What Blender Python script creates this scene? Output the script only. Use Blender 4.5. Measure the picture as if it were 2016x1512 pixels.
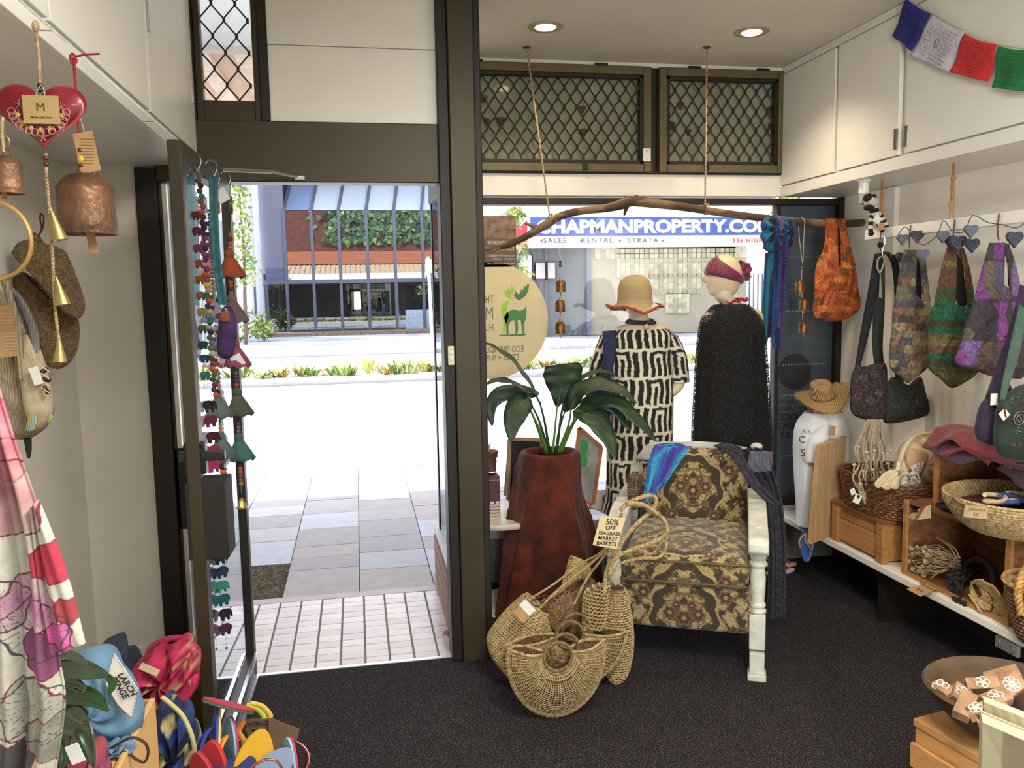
import bpy, math, random
import numpy as np
from mathutils import Vector, Matrix
for o in list(bpy.data.objects): bpy.data.objects.remove(o)
S = bpy.context.scene; COL = S.collection
random.seed(7); RNG = np.random.default_rng(7)
# ------------------------------------------------------------------ camera
F, CX, CY, HC = 1630., 1008., 756., 1.6
_d = np.array([701.86-CX, 585.11-CY, F]); _d /= np.linalg.norm(_d)
_q = np.array([1701.86-CX, 585.11-18.4-CY, F])
_n = np.cross(_d, _q); _n /= np.linalg.norm(_n); _u = -_n if _n[1] > 0 else _n
_r = np.cross(_d, _u)
RW = np.array([_r, _d, _u])            # camera axes (x right, y down, z forward) -> world
cam = bpy.data.objects.new('camera', bpy.data.cameras.new('camera')); COL.objects.link(cam)
cam.data.sensor_width = 36; cam.data.lens = F/2016*36; cam.data.clip_start = .05; cam.data.clip_end = 400
m = Matrix(((RW[0][0], -RW[0][1], -RW[0][2], 0), (RW[1][0], -RW[1][1], -RW[1][2], 0), (RW[2][0], -RW[2][1], -RW[2][2], HC), (0, 0, 0, 1)))
cam.matrix_world = m; S.camera = cam
# ------------------------------------------------------------------ world, sun, lights, exposure
w = bpy.data.worlds.new('sky'); S.world = w; w.use_nodes = True
nt = w.node_tree; nt.nodes.clear()
wo = nt.nodes.new('ShaderNodeOutputWorld'); bg = nt.nodes.new('ShaderNodeBackground'); sk = nt.nodes.new('ShaderNodeTexSky')
sk.sky_type = 'NISHITA'; sk.sun_disc = False; sk.sun_elevation = math.radians(52); sk.sun_rotation = math.radians(-50)
sk.air_density = 1.2; sk.dust_density = 3.0
bg.inputs[1].default_value = .8
hs = nt.nodes.new('ShaderNodeHueSaturation'); hs.inputs['Saturation'].default_value = .45; nt.links.new(sk.outputs[0], hs.inputs['Color']); nt.links.new(hs.outputs[0], bg.inputs[0]); nt.links.new(bg.outputs[0], wo.inputs[0])
sun = bpy.data.objects.new('sun', bpy.data.lights.new('sun', 'SUN')); COL.objects.link(sun)
sun.data.energy = 13; sun.data.angle = .009; sun.data.color = (1, .96, .88)
sd = Vector((-.55, .42, .85)).normalized()      # towards the sun
sun.rotation_euler = sd.to_track_quat('Z', 'Y').to_euler()
def area(name, loc, sx, sy, power, color, rot=(0, 0, 0)):
    l = bpy.data.lights.new(name, 'AREA'); l.shape = 'RECTANGLE'; l.size = sx; l.size_y = sy; l.energy = power; l.color = color
    o = bpy.data.objects.new(name, l); COL.objects.link(o); o.location = loc; o.rotation_euler = rot; return o
area('ceiling_light_panel', (.6, -1.4, 2.78), 1.2, .6, 62, (.94, .98, 1))
area('ceiling_light_panel', (.75, .6, 2.78), .6, 1.2, 95, (1, .95, .88))
area('rear_fill_light', (.3, -2.9, 1.35), 1.3, 1.7, 80, (1, .965, .92), (math.radians(88), 0, math.radians(-36))).data.spread = math.radians(85)  # unseen fill light added at the back to brighten the right wall
S.view_settings.view_transform = 'Standard'; S.view_settings.look = 'None'
S.view_settings.exposure = 0; S.view_settings.gamma = 1; S.view_settings.use_curve_mapping = False
# ------------------------------------------------------------------ pixel of the photograph + one known plane -> point in the room
def ray(px, py): return RW @ np.array([px-CX, py-CY, F])
def PY(px, py, Y): v = ray(px, py); v = v*(Y/v[1]); return Vector((v[0], v[1], v[2]+HC))
def PX(px, py, X): v = ray(px, py); v = v*(X/v[0]); return Vector((v[0], v[1], v[2]+HC))
def PZ(px, py, Z): v = ray(px, py); v = v*((Z-HC)/v[2]); return Vector((v[0], v[1], v[2]+HC))
def L(pts, Y): return [PY(a, b, Y) for a, b in pts]
# ------------------------------------------------------------------ materials
def lin(c):
    c = [x/255. for x in c]; return tuple((x/12.92 if x <= .04045 else ((x+.055)/1.055)**2.4) for x in c)+(1,)
MC = {}
def M(name, rgb, rough=.6, metal=0, var=.12, ns=12, bump=0, bs=60, rgb2=None, kind='noise', spec=.5, stretch=(1, 1, 1), sheen=0, tint=None, coat=0):
    if name in MC: return MC[name]
    mt = bpy.data.materials.new(name); mt.use_nodes = True; n = mt.node_tree.nodes; l = mt.node_tree.links
    b = n['Principled BSDF']; b.inputs['Roughness'].default_value = rough; b.inputs['Metallic'].default_value = metal
    b.inputs['Specular IOR Level'].default_value = spec; b.inputs['Coat Weight'].default_value = coat
    if sheen: b.inputs['Sheen Weight'].default_value = sheen
    tc = n.new('ShaderNodeTexCoord'); mp = n.new('ShaderNodeMapping'); mp.inputs['Scale'].default_value = stretch
    l.new(tc.outputs['Object'], mp.inputs[0])
    c1 = lin(rgb); c2 = lin(rgb2) if rgb2 else tuple(max(0, x*(1-var*2)) for x in c1[:3])+(1,)
    if rgb2 is None: c1 = tuple(min(1, x*(1+var)) for x in c1[:3])+(1,)
    t = None
    if kind == 'attr':
        at = n.new('ShaderNodeAttribute'); at.attribute_name = 'Col'
        tx = n.new('ShaderNodeTexNoise'); tx.inputs['Scale'].default_value = ns; tx.inputs['Detail'].default_value = 4; l.new(mp.outputs[0], tx.inputs[0])
        mr = n.new('ShaderNodeMapRange'); mr.inputs[1].default_value = .3; mr.inputs[2].default_value = .7; mr.inputs[3].default_value = 1-var; mr.inputs[4].default_value = 1+var; l.new(tx.outputs[0], mr.inputs[0])
        mx = n.new('ShaderNodeVectorMath'); mx.operation = 'SCALE'; l.new(at.outputs['Color'], mx.inputs[0]); l.new(mr.outputs[0], mx.inputs['Scale']); l.new(mx.outputs[0], b.inputs['Base Color'])
    else:
        cr = n.new('ShaderNodeValToRGB'); cr.color_ramp.elements[0].color = c2; cr.color_ramp.elements[1].color = c1
        cr.color_ramp.elements[0].position = .3; cr.color_ramp.elements[1].position = .7
        if kind == 'noise': t = n.new('ShaderNodeTexNoise'); t.inputs['Scale'].default_value = ns; t.inputs['Detail'].default_value = 5; o = t.outputs[0]
        elif kind == 'speck': t = n.new('ShaderNodeTexNoise'); t.inputs['Scale'].default_value = ns; t.inputs['Detail'].default_value = 2; o = t.outputs[0]; cr.color_ramp.elements[0].position = .52; cr.color_ramp.elements[1].position = .68
        elif kind == 'wave': t = n.new('ShaderNodeTexWave'); t.inputs['Scale'].default_value = ns; t.inputs['Distortion'].default_value = 6; t.inputs['Detail'].default_value = 3; t.inputs['Detail Scale'].default_value = 1.5; o = t.outputs[0]
        elif kind == 'bands': t = n.new('ShaderNodeTexWave'); t.inputs['Scale'].default_value = ns; t.inputs['Distortion'].default_value = .3; o = t.outputs[0]
        elif kind == 'vor': t = n.new('ShaderNodeTexVoronoi'); t.inputs['Scale'].default_value = ns; o = t.outputs['Distance']
        elif kind == 'cell': t = n.new('ShaderNodeTexVoronoi'); t.inputs['Scale'].default_value = ns; o = t.outputs['Color']
        l.new(mp.outputs[0], t.inputs[0]); l.new(o, cr.inputs[0]); l.new(cr.outputs[0], b.inputs['Base Color'])
    if bump:
        bt = n.new('ShaderNodeTexNoise'); bt.inputs['Scale'].default_value = bs; bt.inputs['Detail'].default_value = 4; l.new(mp.outputs[0], bt.inputs[0])
        bp = n.new('ShaderNodeBump'); bp.inputs['Strength'].default_value = bump; bp.inputs['Distance'].default_value = .01; l.new(bt.outputs[0], bp.inputs['Height']); l.new(bp.outputs[0], b.inputs['Normal'])
    MC[name] = mt; return mt
def MGlass(name, refl=.07, tint=(1, 1, 1), tr=1.0, rough=0.0):
    if name in MC: return MC[name]
    mt = bpy.data.materials.new(name); mt.use_nodes = True; n = mt.node_tree.nodes; l = mt.node_tree.links; n.clear()
    o = n.new('ShaderNodeOutputMaterial'); a = n.new('ShaderNodeBsdfTransparent'); g = n.new('ShaderNodeBsdfGlossy'); mx = n.new('ShaderNodeMixShader')
    a.inputs[0].default_value = (*tint, 1); g.inputs['Roughness'].default_value = rough; g.inputs[0].default_value = (.9, .95, 1, 1)
    fr = n.new('ShaderNodeFresnel'); fr.inputs[0].default_value = 1.5; ad = n.new('ShaderNodeMath'); ad.operation = 'MULTIPLY_ADD'; ad.inputs[1].default_value = .8; ad.inputs[2].default_value = refl-.04; ad.use_clamp = True
    l.new(fr.outputs[0], ad.inputs[0]); l.new(ad.outputs[0], mx.inputs[0]); l.new(a.outputs[0], mx.inputs[1]); l.new(g.outputs[0], mx.inputs[2]); l.new(mx.outputs[0], o.inputs[0])
    MC[name] = mt; return mt
def MEmit(name, rgb, s):
    if name in MC: return MC[name]
    mt = bpy.data.materials.new(name); mt.use_nodes = True; b = mt.node_tree.nodes['Principled BSDF']
    b.inputs['Base Color'].default_value = lin(rgb); b.inputs['Emission Color'].default_value = lin(rgb); b.inputs['Emission Strength'].default_value = s
    MC[name] = mt; return mt
# ------------------------------------------------------------------ mesh builder
def V(p): return np.array([p[0], p[1], p[2]], float)
def smoothpath(pts, k=4):
    P = [V(p) for p in pts]; n = len(P)
    if n < 3: return P
    out = []
    for i in range(n-1):
        p0 = P[max(0, i-1)]; p1 = P[i]; p2 = P[i+1]; p3 = P[min(n-1, i+2)]
        for j in range(k):
            t = j/k; out.append(.5*((2*p1)+(-p0+p2)*t+(2*p0-5*p1+4*p2-p3)*t*t+(-p0+3*p1-3*p2+p3)*t**3))
    out.append(P[-1]); return out
class MB:
    def __init__(s): s.v = []; s.f = []; s.mi = []; s.c = []
    def add(s, v, f, mi=0, col=None):
        b = len(s.v); s.v += [tuple(map(float, p)) for p in v]; s.f += [tuple(b+i for i in q) for q in f]; s.mi += [mi]*len(f)
        if col is None: col = (1, 1, 1)
        if len(np.shape(col)) == 1: s.c += [tuple(col)]*len(v)
        else: s.c += [tuple(c) for c in col]
        return s
    def box(s, a, b, mi=0, col=None):
        x0, y0, z0 = [min(a[i], b[i]) for i in range(3)]; x1, y1, z1 = [max(a[i], b[i]) for i in range(3)]
        v = [(x0, y0, z0), (x1, y0, z0), (x1, y1, z0), (x0, y1, z0), (x0, y0, z1), (x1, y0, z1), (x1, y1, z1), (x0, y1, z1)]
        return s.add(v, [(0, 3, 2, 1), (4, 5, 6, 7), (0, 1, 5, 4), (1, 2, 6, 5), (2, 3, 7, 6), (3, 0, 4, 7)], mi, col)
    def obox(s, c, ax, ay, az, mi=0, col=None):       # centre, three half vectors
        c, ax, ay, az = map(V, (c, ax, ay, az)); v = [c+i*ax+j*ay+k*az for k in (-1, 1) for i, j in ((-1, -1), (1, -1), (1, 1), (-1, 1))]
        return s.add(v, [(0, 3, 2, 1), (4, 5, 6, 7), (0, 1, 5, 4), (1, 2, 6, 5), (2, 3, 7, 6), (3, 0, 4, 7)], mi, col)
    def tube(s, pts, r, n=8, mi=0, sm=0, flat=None, closed=False, twist=0, col=None):
        P = smoothpath(pts, sm) if sm else [V(p) for p in pts]
        k = len(P); rr = np.interp(np.linspace(0, 1, k), np.linspace(0, 1, len(r)), r) if hasattr(r, '__len__') else [r]*k
        up = V(flat[0]) if flat else None; fr = flat[1] if flat else 1.
        vs = []; prev = None
        for i in range(k):
            if closed: t = P[(i+1) % k]-P[i-1]
            else: t = P[min(k-1, i+1)]-P[max(0, i-1)]
            t = t/(np.linalg.norm(t)+1e-12)
            if up is not None: a = np.cross(t, up)
            elif prev is None: a = np.cross(t, [0, 0, 1.] if abs(t[2]) < .9 else [1., 0, 0])
            else: a = prev-t*np.dot(prev, t)
            a = a/(np.linalg.norm(a)+1e-12); prev = a; b = np.cross(t, a)
            for j in range(n):
                th = 2*math.pi*j/n+twist*i; vs.append(P[i]+a*math.cos(th)*rr[i]+b*math.sin(th)*rr[i]*fr)
        fs = []
        for i in range(k if closed else k-1):
            for j in range(n): i2 = (i+1) % k; fs.append((i*n+j, i*n+(j+1) % n, i2*n+(j+1) % n, i2*n+j))
        if not closed: fs += [tuple(range(n))[::-1], tuple((k-1)*n+j for j in range(n))]
        return s.add(vs, fs, mi, col)
    def lathe(s, prof, o=(0, 0, 0), n=24, mi=0, sx=1, sy=1, R=None, col=None, cap=True):
        vs = []; o = V(o); R = np.eye(3) if R is None else np.array(R)
        for r, z in prof:
            for j in range(n): th = 2*math.pi*j/n; vs.append(o+R@np.array([r*math.cos(th)*sx, r*math.sin(th)*sy, z]))
        k = len(prof); fs = [(i*n+j, i*n+(j+1) % n, (i+1)*n+(j+1) % n, (i+1)*n+j) for i in range(k-1) for j in range(n)]
        if cap: fs += [tuple(range(n))[::-1], tuple((k-1)*n+j for j in range(n))]
        return s.add(vs, fs, mi, col)
    def ball(s, c, r, n=12, k=8, mi=0, R=None, col=None):
        r = (r, r, r) if not hasattr(r, '__len__') else r
        pr = [(max(1e-4, math.sin(math.pi*i/k)), -math.cos(math.pi*i/k)) for i in range(k+1)]
        R = np.eye(3) if R is None else np.array(R); return s.lathe(pr, c, n, mi, R=R@np.diag(r), col=col)
    def grid(s, P, mi=0, cu=False, cv=False, col=None):
        P = np.asarray(P, float); a, b = P.shape[:2]; fs = []
        for i in range(a if cu else a-1):
            i2 = (i+1) % a
            for j in range(b if cv else b-1): j2 = (j+1) % b; fs.append((i*b+j, i*b+j2, i2*b+j2, i2*b+j))
        return s.add(P.reshape(-1, 3), fs, mi, None if col is None else np.asarray(col).reshape(-1, 3))
    def prism(s, pts, d, mi=0, col=None):           # planar polygon of 3-D points extruded by vector d
        P = [V(p) for p in pts]; n = len(P); d = V(d)
        return s.add(P+[p+d for p in P], [tuple(range(n)), tuple(range(n, 2*n))[::-1]]+[(i, i+n, (i+1) % n+n, (i+1) % n) for i in range(n)], mi, col)
    def sections(s, secs, n=28, mi=0, fold=0, nf=9, ph=0, cap=True, sm=4, colf=None, sharp=0):   # (x,y,z,rx,ry) horizontal ellipses
        A = np.array(smoothpath([q[:3] for q in secs], sm)); B = np.array(smoothpath([(q[3], q[4], q[5] if len(q) > 5 else 0) for q in secs], sm))
        th = np.linspace(0, 2*math.pi, n, endpoint=False); P = np.zeros((len(A), n, 3)); fl = np.linspace(0, 1, len(A))
        for i in range(len(A)):
            w = 1+fold*(np.sin(nf*th+ph+2*fl[i])+.5*np.sin((nf*2+1)*th+1.7*ph-3*fl[i]))*(B[i][2] if len(secs[0]) > 5 else 1)
            P[i, :, 0] = A[i][0]+B[i][0]*np.cos(th)*w; P[i, :, 1] = A[i][1]+B[i][1]*np.sin(th)*w; P[i, :, 2] = A[i][2]
        if sharp:
            for i in range(len(A)):
                w = 1+sharp*B[i][2]*((1-np.abs(np.sin(1.5*th+ph+1.8*fl[i])))**3+(1-np.abs(np.sin(2.5*th-ph*2-2.6*fl[i])))**3*.7-.4); P[i, :, 0] = A[i][0]+(P[i, :, 0]-A[i][0])*w; P[i, :, 1] = A[i][1]+(P[i, :, 1]-A[i][1])*w
        b0 = len(s.v); c = None
        if colf is not None: c = colf(P, th, fl)
        s.grid(P, mi, cv=True, col=c)
        if cap: s.f += [tuple(b0+j for j in range(n))[::-1], tuple(b0+(len(A)-1)*n+j for j in range(n))]; s.mi += [mi, mi]
        return s
    def puff(s, outline, th, nrm=(0, -1, 0), n=72, rings=10, colf=None, wob=.0, mi=0, sm=True, flatn=2.4):
        # closed cushion-like body from a flat 3-D outline, bulging along nrm
        P = np.array([V(p) for p in outline]); Q = np.vstack([P, P[:1]])
        if sm:
            Q = np.array(smoothpath(np.vstack([P, P[:2]]), 4)); Q = Q[:4*len(P)+1]
        d = np.r_[0, np.cumsum(np.linalg.norm(np.diff(Q, axis=0), axis=1))]; t = np.linspace(0, d[-1], n, endpoint=False)
        E = np.stack([np.interp(t, d, Q[:, i]) for i in range(3)], 1); c = E.mean(0); nv = V(nrm); nv /= np.linalg.norm(nv)
        R = []; ks = np.r_[np.linspace(0, 1, rings+1)[:-1], 1.0, np.linspace(1, 0, rings+1)[1:]]
        for i, k in enumerate(ks):
            sg = 1 if i <= rings else -1; k = max(k, .02)
            h = th*.5*(max(0, 1-k**flatn))**.5; ph = np.sin(np.arange(n)*2*math.pi/n*7+i*.6)*wob*k*h*2
            R.append(c+(E-c)*k+nv*(sg*h+ph[:, None] if wob else sg*h))
        R = np.array(R); cc = None
        if colf is not None: cc = colf(R)
        return s.grid(R, mi, cv=True, col=cc)
    def mesh(s, name, off=(0, 0, 0)):
        me = bpy.data.meshes.new(name); v = np.array(s.v)-np.array(off) if len(s.v) else np.zeros((0, 3))
        me.from_pydata([tuple(p) for p in v], [], s.f); me.polygons.foreach_set('material_index', s.mi)
        if any(c != (1, 1, 1) for c in s.c[:2000:7]) or any(c != (1, 1, 1) for c in s.c[-50:]):
            a = me.attributes.new('Col', 'FLOAT_COLOR', 'POINT'); a.data.foreach_set('color', np.c_[np.array(s.c), np.ones(len(s.c))].ravel())
        me.update(); return me
def wloc(o):
    v = Vector((0, 0, 0))
    while o: v += o.location; o = o.parent
    return v
def obj(name, mb, mats, parent=None, smooth=35, bevel=0, sol=0, sub=0, label=None, kind=None):
    me = mb.mesh(name, wloc(parent)); mats = mats if isinstance(mats, (list, tuple)) else [mats]
    for q in mats: me.materials.append(q)
    if smooth:
        me.shade_smooth()
        if smooth < 180: me.set_sharp_from_angle(angle=math.radians(smooth))
    o = bpy.data.objects.new(name, me); COL.objects.link(o); o.parent = parent
    if bevel: q = o.modifiers.new('b', 'BEVEL'); q.width = bevel; q.segments = 2; q.limit_method = 'ANGLE'
    if sol: q = o.modifiers.new('s', 'SOLIDIFY'); q.thickness = sol; q.offset = 0
    if sub: q = o.modifiers.new('d', 'SUBSURF'); q.levels = sub; q.render_levels = sub
    if label: o['label'] = label
    if kind: o['kind'] = kind
    return o
def tag(o, label, cat, group=None, kind=None):
    o['label'] = label; o['category'] = cat
    if group: o['group'] = group
    if kind: o['kind'] = kind
    return o
def thing(name, label, cat, loc=(0, 0, 0), group=None):
    o = bpy.data.objects.new(name, None); COL.objects.link(o); o.location = loc; o.empty_display_size = .05
    return tag(o, label, cat, group)
def struct(name, mb, mats, parent=None, **k):
    o = obj(name, mb, mats, parent, **k)
    if parent is None: o['kind'] = 'structure'
    return o
def dup(root, delta, label=None, rotz=0, mats=None):
    def cp(o, par):
        c = o.copy(); COL.objects.link(c); c.parent = par
        for ch in o.children: cp(ch, c)
        return c
    r = cp(root, None); r.location = root.location+Vector(delta); r.rotation_euler = (0, 0, rotz)
    if label: r['label'] = label
    return r
def text(name, s, size, mat, parent, o, xd=(1, 0, 0), ud=(0, 0, 1), bold=0, ext=.0006, align='CENTER', mirror=False, spacing=1, shear=0, line=1, sx=1):
    cu = bpy.data.curves.new(name, 'FONT'); cu.body = s; cu.size = size; cu.offset = bold; cu.extrude = ext; cu.align_x = align; cu.align_y = 'CENTER'; cu.space_character = spacing; cu.shear = shear; cu.space_line = line; cu.resolution_u = 3
    t = bpy.data.objects.new('tmp', cu); me = bpy.data.meshes.new_from_object(t); bpy.data.objects.remove(t)
    x = Vector(xd).normalized(); u = Vector(ud).normalized(); nn = x.cross(u)
    if mirror: sx = -sx
    mt = Matrix(((x[0]*sx, u[0], nn[0], o[0]), (x[1]*sx, u[1], nn[1], o[1]), (x[2]*sx, u[2], nn[2], o[2]), (0, 0, 0, 1)))
    me.transform(Matrix.Translation(-wloc(parent)) @ mt)
    if mirror: me.flip_normals()
    me.materials.clear(); me.materials.append(mat)
    ob = bpy.data.objects.new(name, me); COL.objects.link(ob); ob.parent = parent; return ob
def vcol(rgb): return np.array(lin(rgb)[:3])
# frequently used materials
bronze = M('bronze_aluminium', (66, 59, 44), .45, .35, var=.08, ns=3)
bronzeD = M('dark_bronze', (42, 36, 31), .5, .3, var=.08, ns=3)
white = M('white_paint', (232, 230, 221), .35, var=.03, ns=2)
wallm = M('wall_paint', (222, 217, 205), .7, var=.03, ns=2)
glass = MGlass('clear_glass', .08)
rope = M('jute_rope', (196, 172, 132), .9, rgb2=(146, 120, 84), ns=90, bump=.6, bs=200)
seagrass = M('seagrass', (200, 178, 130), .8, rgb2=(136, 114, 74), ns=70, bump=.5, bs=250)
seagrassD = M('seagrass_dark', (150, 122, 84), .8, rgb2=(92, 70, 46), ns=80, bump=.6, bs=250)
wood = M('pine_crate_wood', (178, 128, 78), .55, rgb2=(146, 98, 54), ns=7, stretch=(5, .7, 8), bump=.15, bs=30)
woodL = M('pale_plywood', (190, 158, 116), .6, rgb2=(166, 132, 92), ns=6, stretch=(8, 8, .8), bump=.1, bs=30)
woodD = M('old_crate_wood', (138, 94, 56), .6, rgb2=(96, 60, 34), ns=7, stretch=(5, .7, 8), bump=.2, bs=30)
wicker = M('brown_wicker', (130, 84, 48), .45, rgb2=(74, 42, 24), ns=60, bump=.5, bs=120, coat=.2)
ink = M('black_ink', (28, 26, 26), .7, var=.05)
paper = M('cream_card', (205, 190, 150), .8, var=.04, ns=20)
paperW = M('white_card', (225, 226, 222), .8, var=.04, ns=20)
kraft = M('kraft_card', (178, 142, 98), .8, var=.08, ns=30)
brass = M('aged_brass', (150, 104, 56), .42, .75, rgb2=(78, 46, 28), ns=28, bump=.3, bs=70)
string = M('cotton_string', (200, 188, 160), .9, var=.1, ns=60)
metal = M('bright_steel', (190, 190, 188), .25, .9, var=.05)
black = M('black_plastic', (24, 23, 24), .4, var=.1)
# ================================================================== THE ROOM
D, W = 3.53, 4.43          # plane of the shop door, plane of the display window
XL, XR, ZC = -1.1, 2.77, 2.825
carpet = M('charcoal_carpet', (116, 110, 112), .95, rgb2=(36, 34, 38), kind='speck', ns=230, bump=.8, bs=350, spec=.1)
struct('floor', MB().box((XL, -3, -.05), (XR, D, 0)).box((.42, D, -.05), (XR, W+.02, 0)), carpet, smooth=0)
struct('ceiling', MB().box((XL, -3, ZC), (XR, D, ZC+.08)).box((.36, D, ZC), (XR, W+.1, ZC+.08)), M('ceiling_paint', (228, 221, 208), .6, var=.03, ns=2), smooth=0)
struct('wall_left', MB().box((XL-.1, -3, 0), (XL, D, ZC)), wallm, smooth=0)
struct('wall_right', MB().box((XR, -3, 0), (XR+.1, W+.1, ZC)), M('wall_paint_lit', (240, 234, 222), .65, var=.02, ns=2), smooth=0)  # lighter copy of the wall paint, stronger light put into its colour
struct('wall_back', MB().box((XL, -3.1, 0), (XR, -3, ZC)), wallm, smooth=0)
struct('wall_front', MB().box((XL, D, 0), (-.835, D+.1, 2.13)), wallm, smooth=0)
struct('baseboard_front', MB().box((XL, D-.015, 0), (-.84, D, .18)), white, bevel=.003)
struct('baseboard_left', MB().box((XL, -3, 0), (XL+.015, D, .18)), white, bevel=.003)
struct('trim_1', MB().box((XR-.03, 3.90, .31), (XR, 3.99, 2.115)), white, bevel=.002)      # boxed pipe / pillar on the right wall
under = M('dark_skirting', (38, 34, 35), .8, var=.1)
struct('baseboard_right', MB().box((XR-.01, -3, 0), (XR, W, .26)), under)
# ---- overhead cupboards
yA = PX(1775, 300, 2.37)[1]; zA = PX(1775, 292, 2.37)[2]
def cupboards(name, label, xf, xw, z0, lip, ys, y0, y1, hinge_at):
    t = thing(name, label, 'cupboard', (xw, (y0+y1)/2, z0)); s = 1 if xw > xf else -1
    obj('carcass', MB().box((xf+s*.02, y0, z0), (xw, y1, ZC-.002)), white, t, bevel=.002)
    obj('front_rail', MB().box((xf, y0, z0-.002), (xf+s*.021, y1, z0+lip)), white, t, bevel=.002)
    obj('top_rail', MB().box((xf, y0, ZC-.04), (xf+s*.021, y1, ZC-.002)), white, t, bevel=.002)
    for a, b in ys:
        d = obj('door', MB().box((xf-s*.004, a+.004, z0+lip+.006), (xf+s*.018, b-.004, ZC-.046)), white, t, bevel=.002)
    for y, z in hinge_at: obj('hinge', MB().box((xf-s*.009, y-.012, z), (xf-s*.002, y+.012, z+.09)), metal, t, bevel=.001)
    return t
cupboards('overhead_cupboard', 'long white overhead cupboard on right wall above the hanging bags', 2.37, XR, 2.118, .055,
          [(1.7, yA-.02), (yA+.02, 3.84), (3.86, W-.02), (.8, 1.66)], .5, W-.01, [(yA-.035, zA), (yA+.035, zA)])
cupboards('overhead_cupboard', 'white overhead cupboard on left wall behind the hanging heart and bells', -.6, XL, 2.13, .04,
          [(1.0, 1.9), (1.91, 2.75), (2.76, D-.01)], .5, D-.005, [(2.79, 2.42), (D-.04, 2.36)])
# ---- white base shelf on the right
b = thing('base_shelf', 'long white low shelf along right wall carrying crates and baskets', 'shelf', (2.56, 3, .28))
obj('shelf_board', MB().box((2.35, -1, .28), (XR-.011, W-.03, .312)), white, b, bevel=.003)
for y in (.5, 2.0, 3.45): obj('bracket', MB().box((2.42, y, .0), (XR-.012, y+.03, .28)), bronzeD, b)
# ---- bronze door frame: header, mullions, panel and lattice light over the door
def frame_box(n, a, b, m=bronze, bv=.004): return struct(n, MB().box(a, b), m, bevel=bv)
y0, y1 = D-.02, D+.08
frame_box('trim_3', (-.755, y0, 2.066), (.38, y1, 2.305))
frame_box('trim_4', (.355, y0-.03, 0), (.40, y1, ZC), bronzeD)
frame_box('trim_5', (.40, y0-.05, 0), (.505, y1+.02, ZC), bronze)
frame_box('trim_6', (.505, y0-.03, 0), (.535, y1+.02, ZC), bronzeD)
frame_box('trim_7', (-.835, y0, 0), (-.755, y1, 2.12), bronzeD)
frame_box('trim_8', (-.625, y0, 2.305), (-.59, y1, ZC), bronzeD)
frame_box('trim_9', (-.345, y0, 2.305), (-.31, y1, ZC), bronzeD)
struct('trim_10', MB().box((-.31, D-.012, 2.305), (.356, D+.02, 2.60)), white, bevel=.002)
struct('trim_11', MB().box((-.31, D-.012, 2.603), (.356, D+.02, ZC)), white, bevel=.002)
struct('trim_12', MB().box((XL, D, 2.13), (-.6, D+.1, ZC)), white)
# ---- lattice helper: diamond security mesh as crossing wavy strands with knots
latt = M('lattice_bronze', (56, 47, 36), .5, .3, var=.1)
def lattice(x0, x1, z0, z1, y, cw, ch, parent, r=.0042):
    mb = MB(); k = math.ceil((x1-x0)/cw)+1; nz = math.ceil((z1-z0)/ch*2)+1
    for sgn in (1, -1):
        for i in range(-nz, k+nz):
            pts = []
            for j in range(nz+1):
                x = x0+(i+sgn*j*.5)*cw; z = z1-j*ch*.5
                for dz in (.16, 0, -.16): pts.append((x+(-sgn*dz*.05)*cw, z+dz*ch*.6*.5))
            seg = []
            for p in pts:
                if x0-.001 <= p[0] <= x1+.001 and z0-.001 <= p[1] <= z1+.001: seg.append((p[0], y+.0015*sgn, p[1]))
                elif len(seg) > 1: mb.tube(seg, r*.8, 5); seg = []
                else: seg = []
            if len(seg) > 1: mb.tube(seg, r*.8, 5)
    for j in range(nz+1):
        for i in range(k+1):
            x = x0+(i+(.5 if j % 2 else 0))*cw; z = z1-j*ch*.5
            if x0 < x < x1 and z0 < z < z1: mb.box((x-r*1.2, y-r, z-r*2.4), (x+r*1.2, y+r, z+r*2.4))
    return obj('diamond_lattice', mb, latt, parent)
w1 = bpy.data.objects.new('window_1', None); COL.objects.link(w1); w1.location = (-.47, D, 2.3); w1['kind'] = 'structure'; w1['label'] = 'tall narrow lattice window high above the open door'
mb = MB()
for a, b_ in (((-.59, D, 2.305), (-.565, D+.05, ZC)), ((-.37, D, 2.305), (-.345, D+.05, ZC)), ((-.565, D, 2.305), (-.37, D+.05, 2.385))): mb.box(a, b_)
obj('window_frame', mb, bronze, w1, bevel=.003)
lattice(-.565, -.37, 2.38, ZC, D+.03, .09, .125, w1)
obj('pane', MB().box((-.565, D+.045, 2.38), (-.37, D+.05, ZC)), glass, w1)
# ---- sidelight between frame and door
s1 = bpy.data.objects.new('window_2', None); COL.objects.link(s1); s1.location = (-.6, D, 0); s1['kind'] = 'structure'; s1['label'] = 'narrow glass sidelight left of the open door'
mb = MB().box((-.755, D, 0), (-.742, y1-.01, 2.066)).box((-.52, D, 0), (-.495, y1-.01, 2.066)).box((-.755, D, 0), (-.5, y1-.01, .1))
obj('window_frame', mb, bronze, s1, bevel=.003)
obj('mid_rail', MB().box((-.755, D-.0, .66), (-.54, D+.07, 1.0)), bronzeD, s1, bevel=.003)
obj('glazing_bead', MB().box((-.742, D+.005, .1), (-.725, D+.03, 2.06)), M('bright_anodised', (214, 212, 206), .35, .5, var=.03), s1)
obj('pane', MB().box((-.742, D+.035, .1), (-.52, D+.041, 2.066)), glass, s1)
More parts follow.
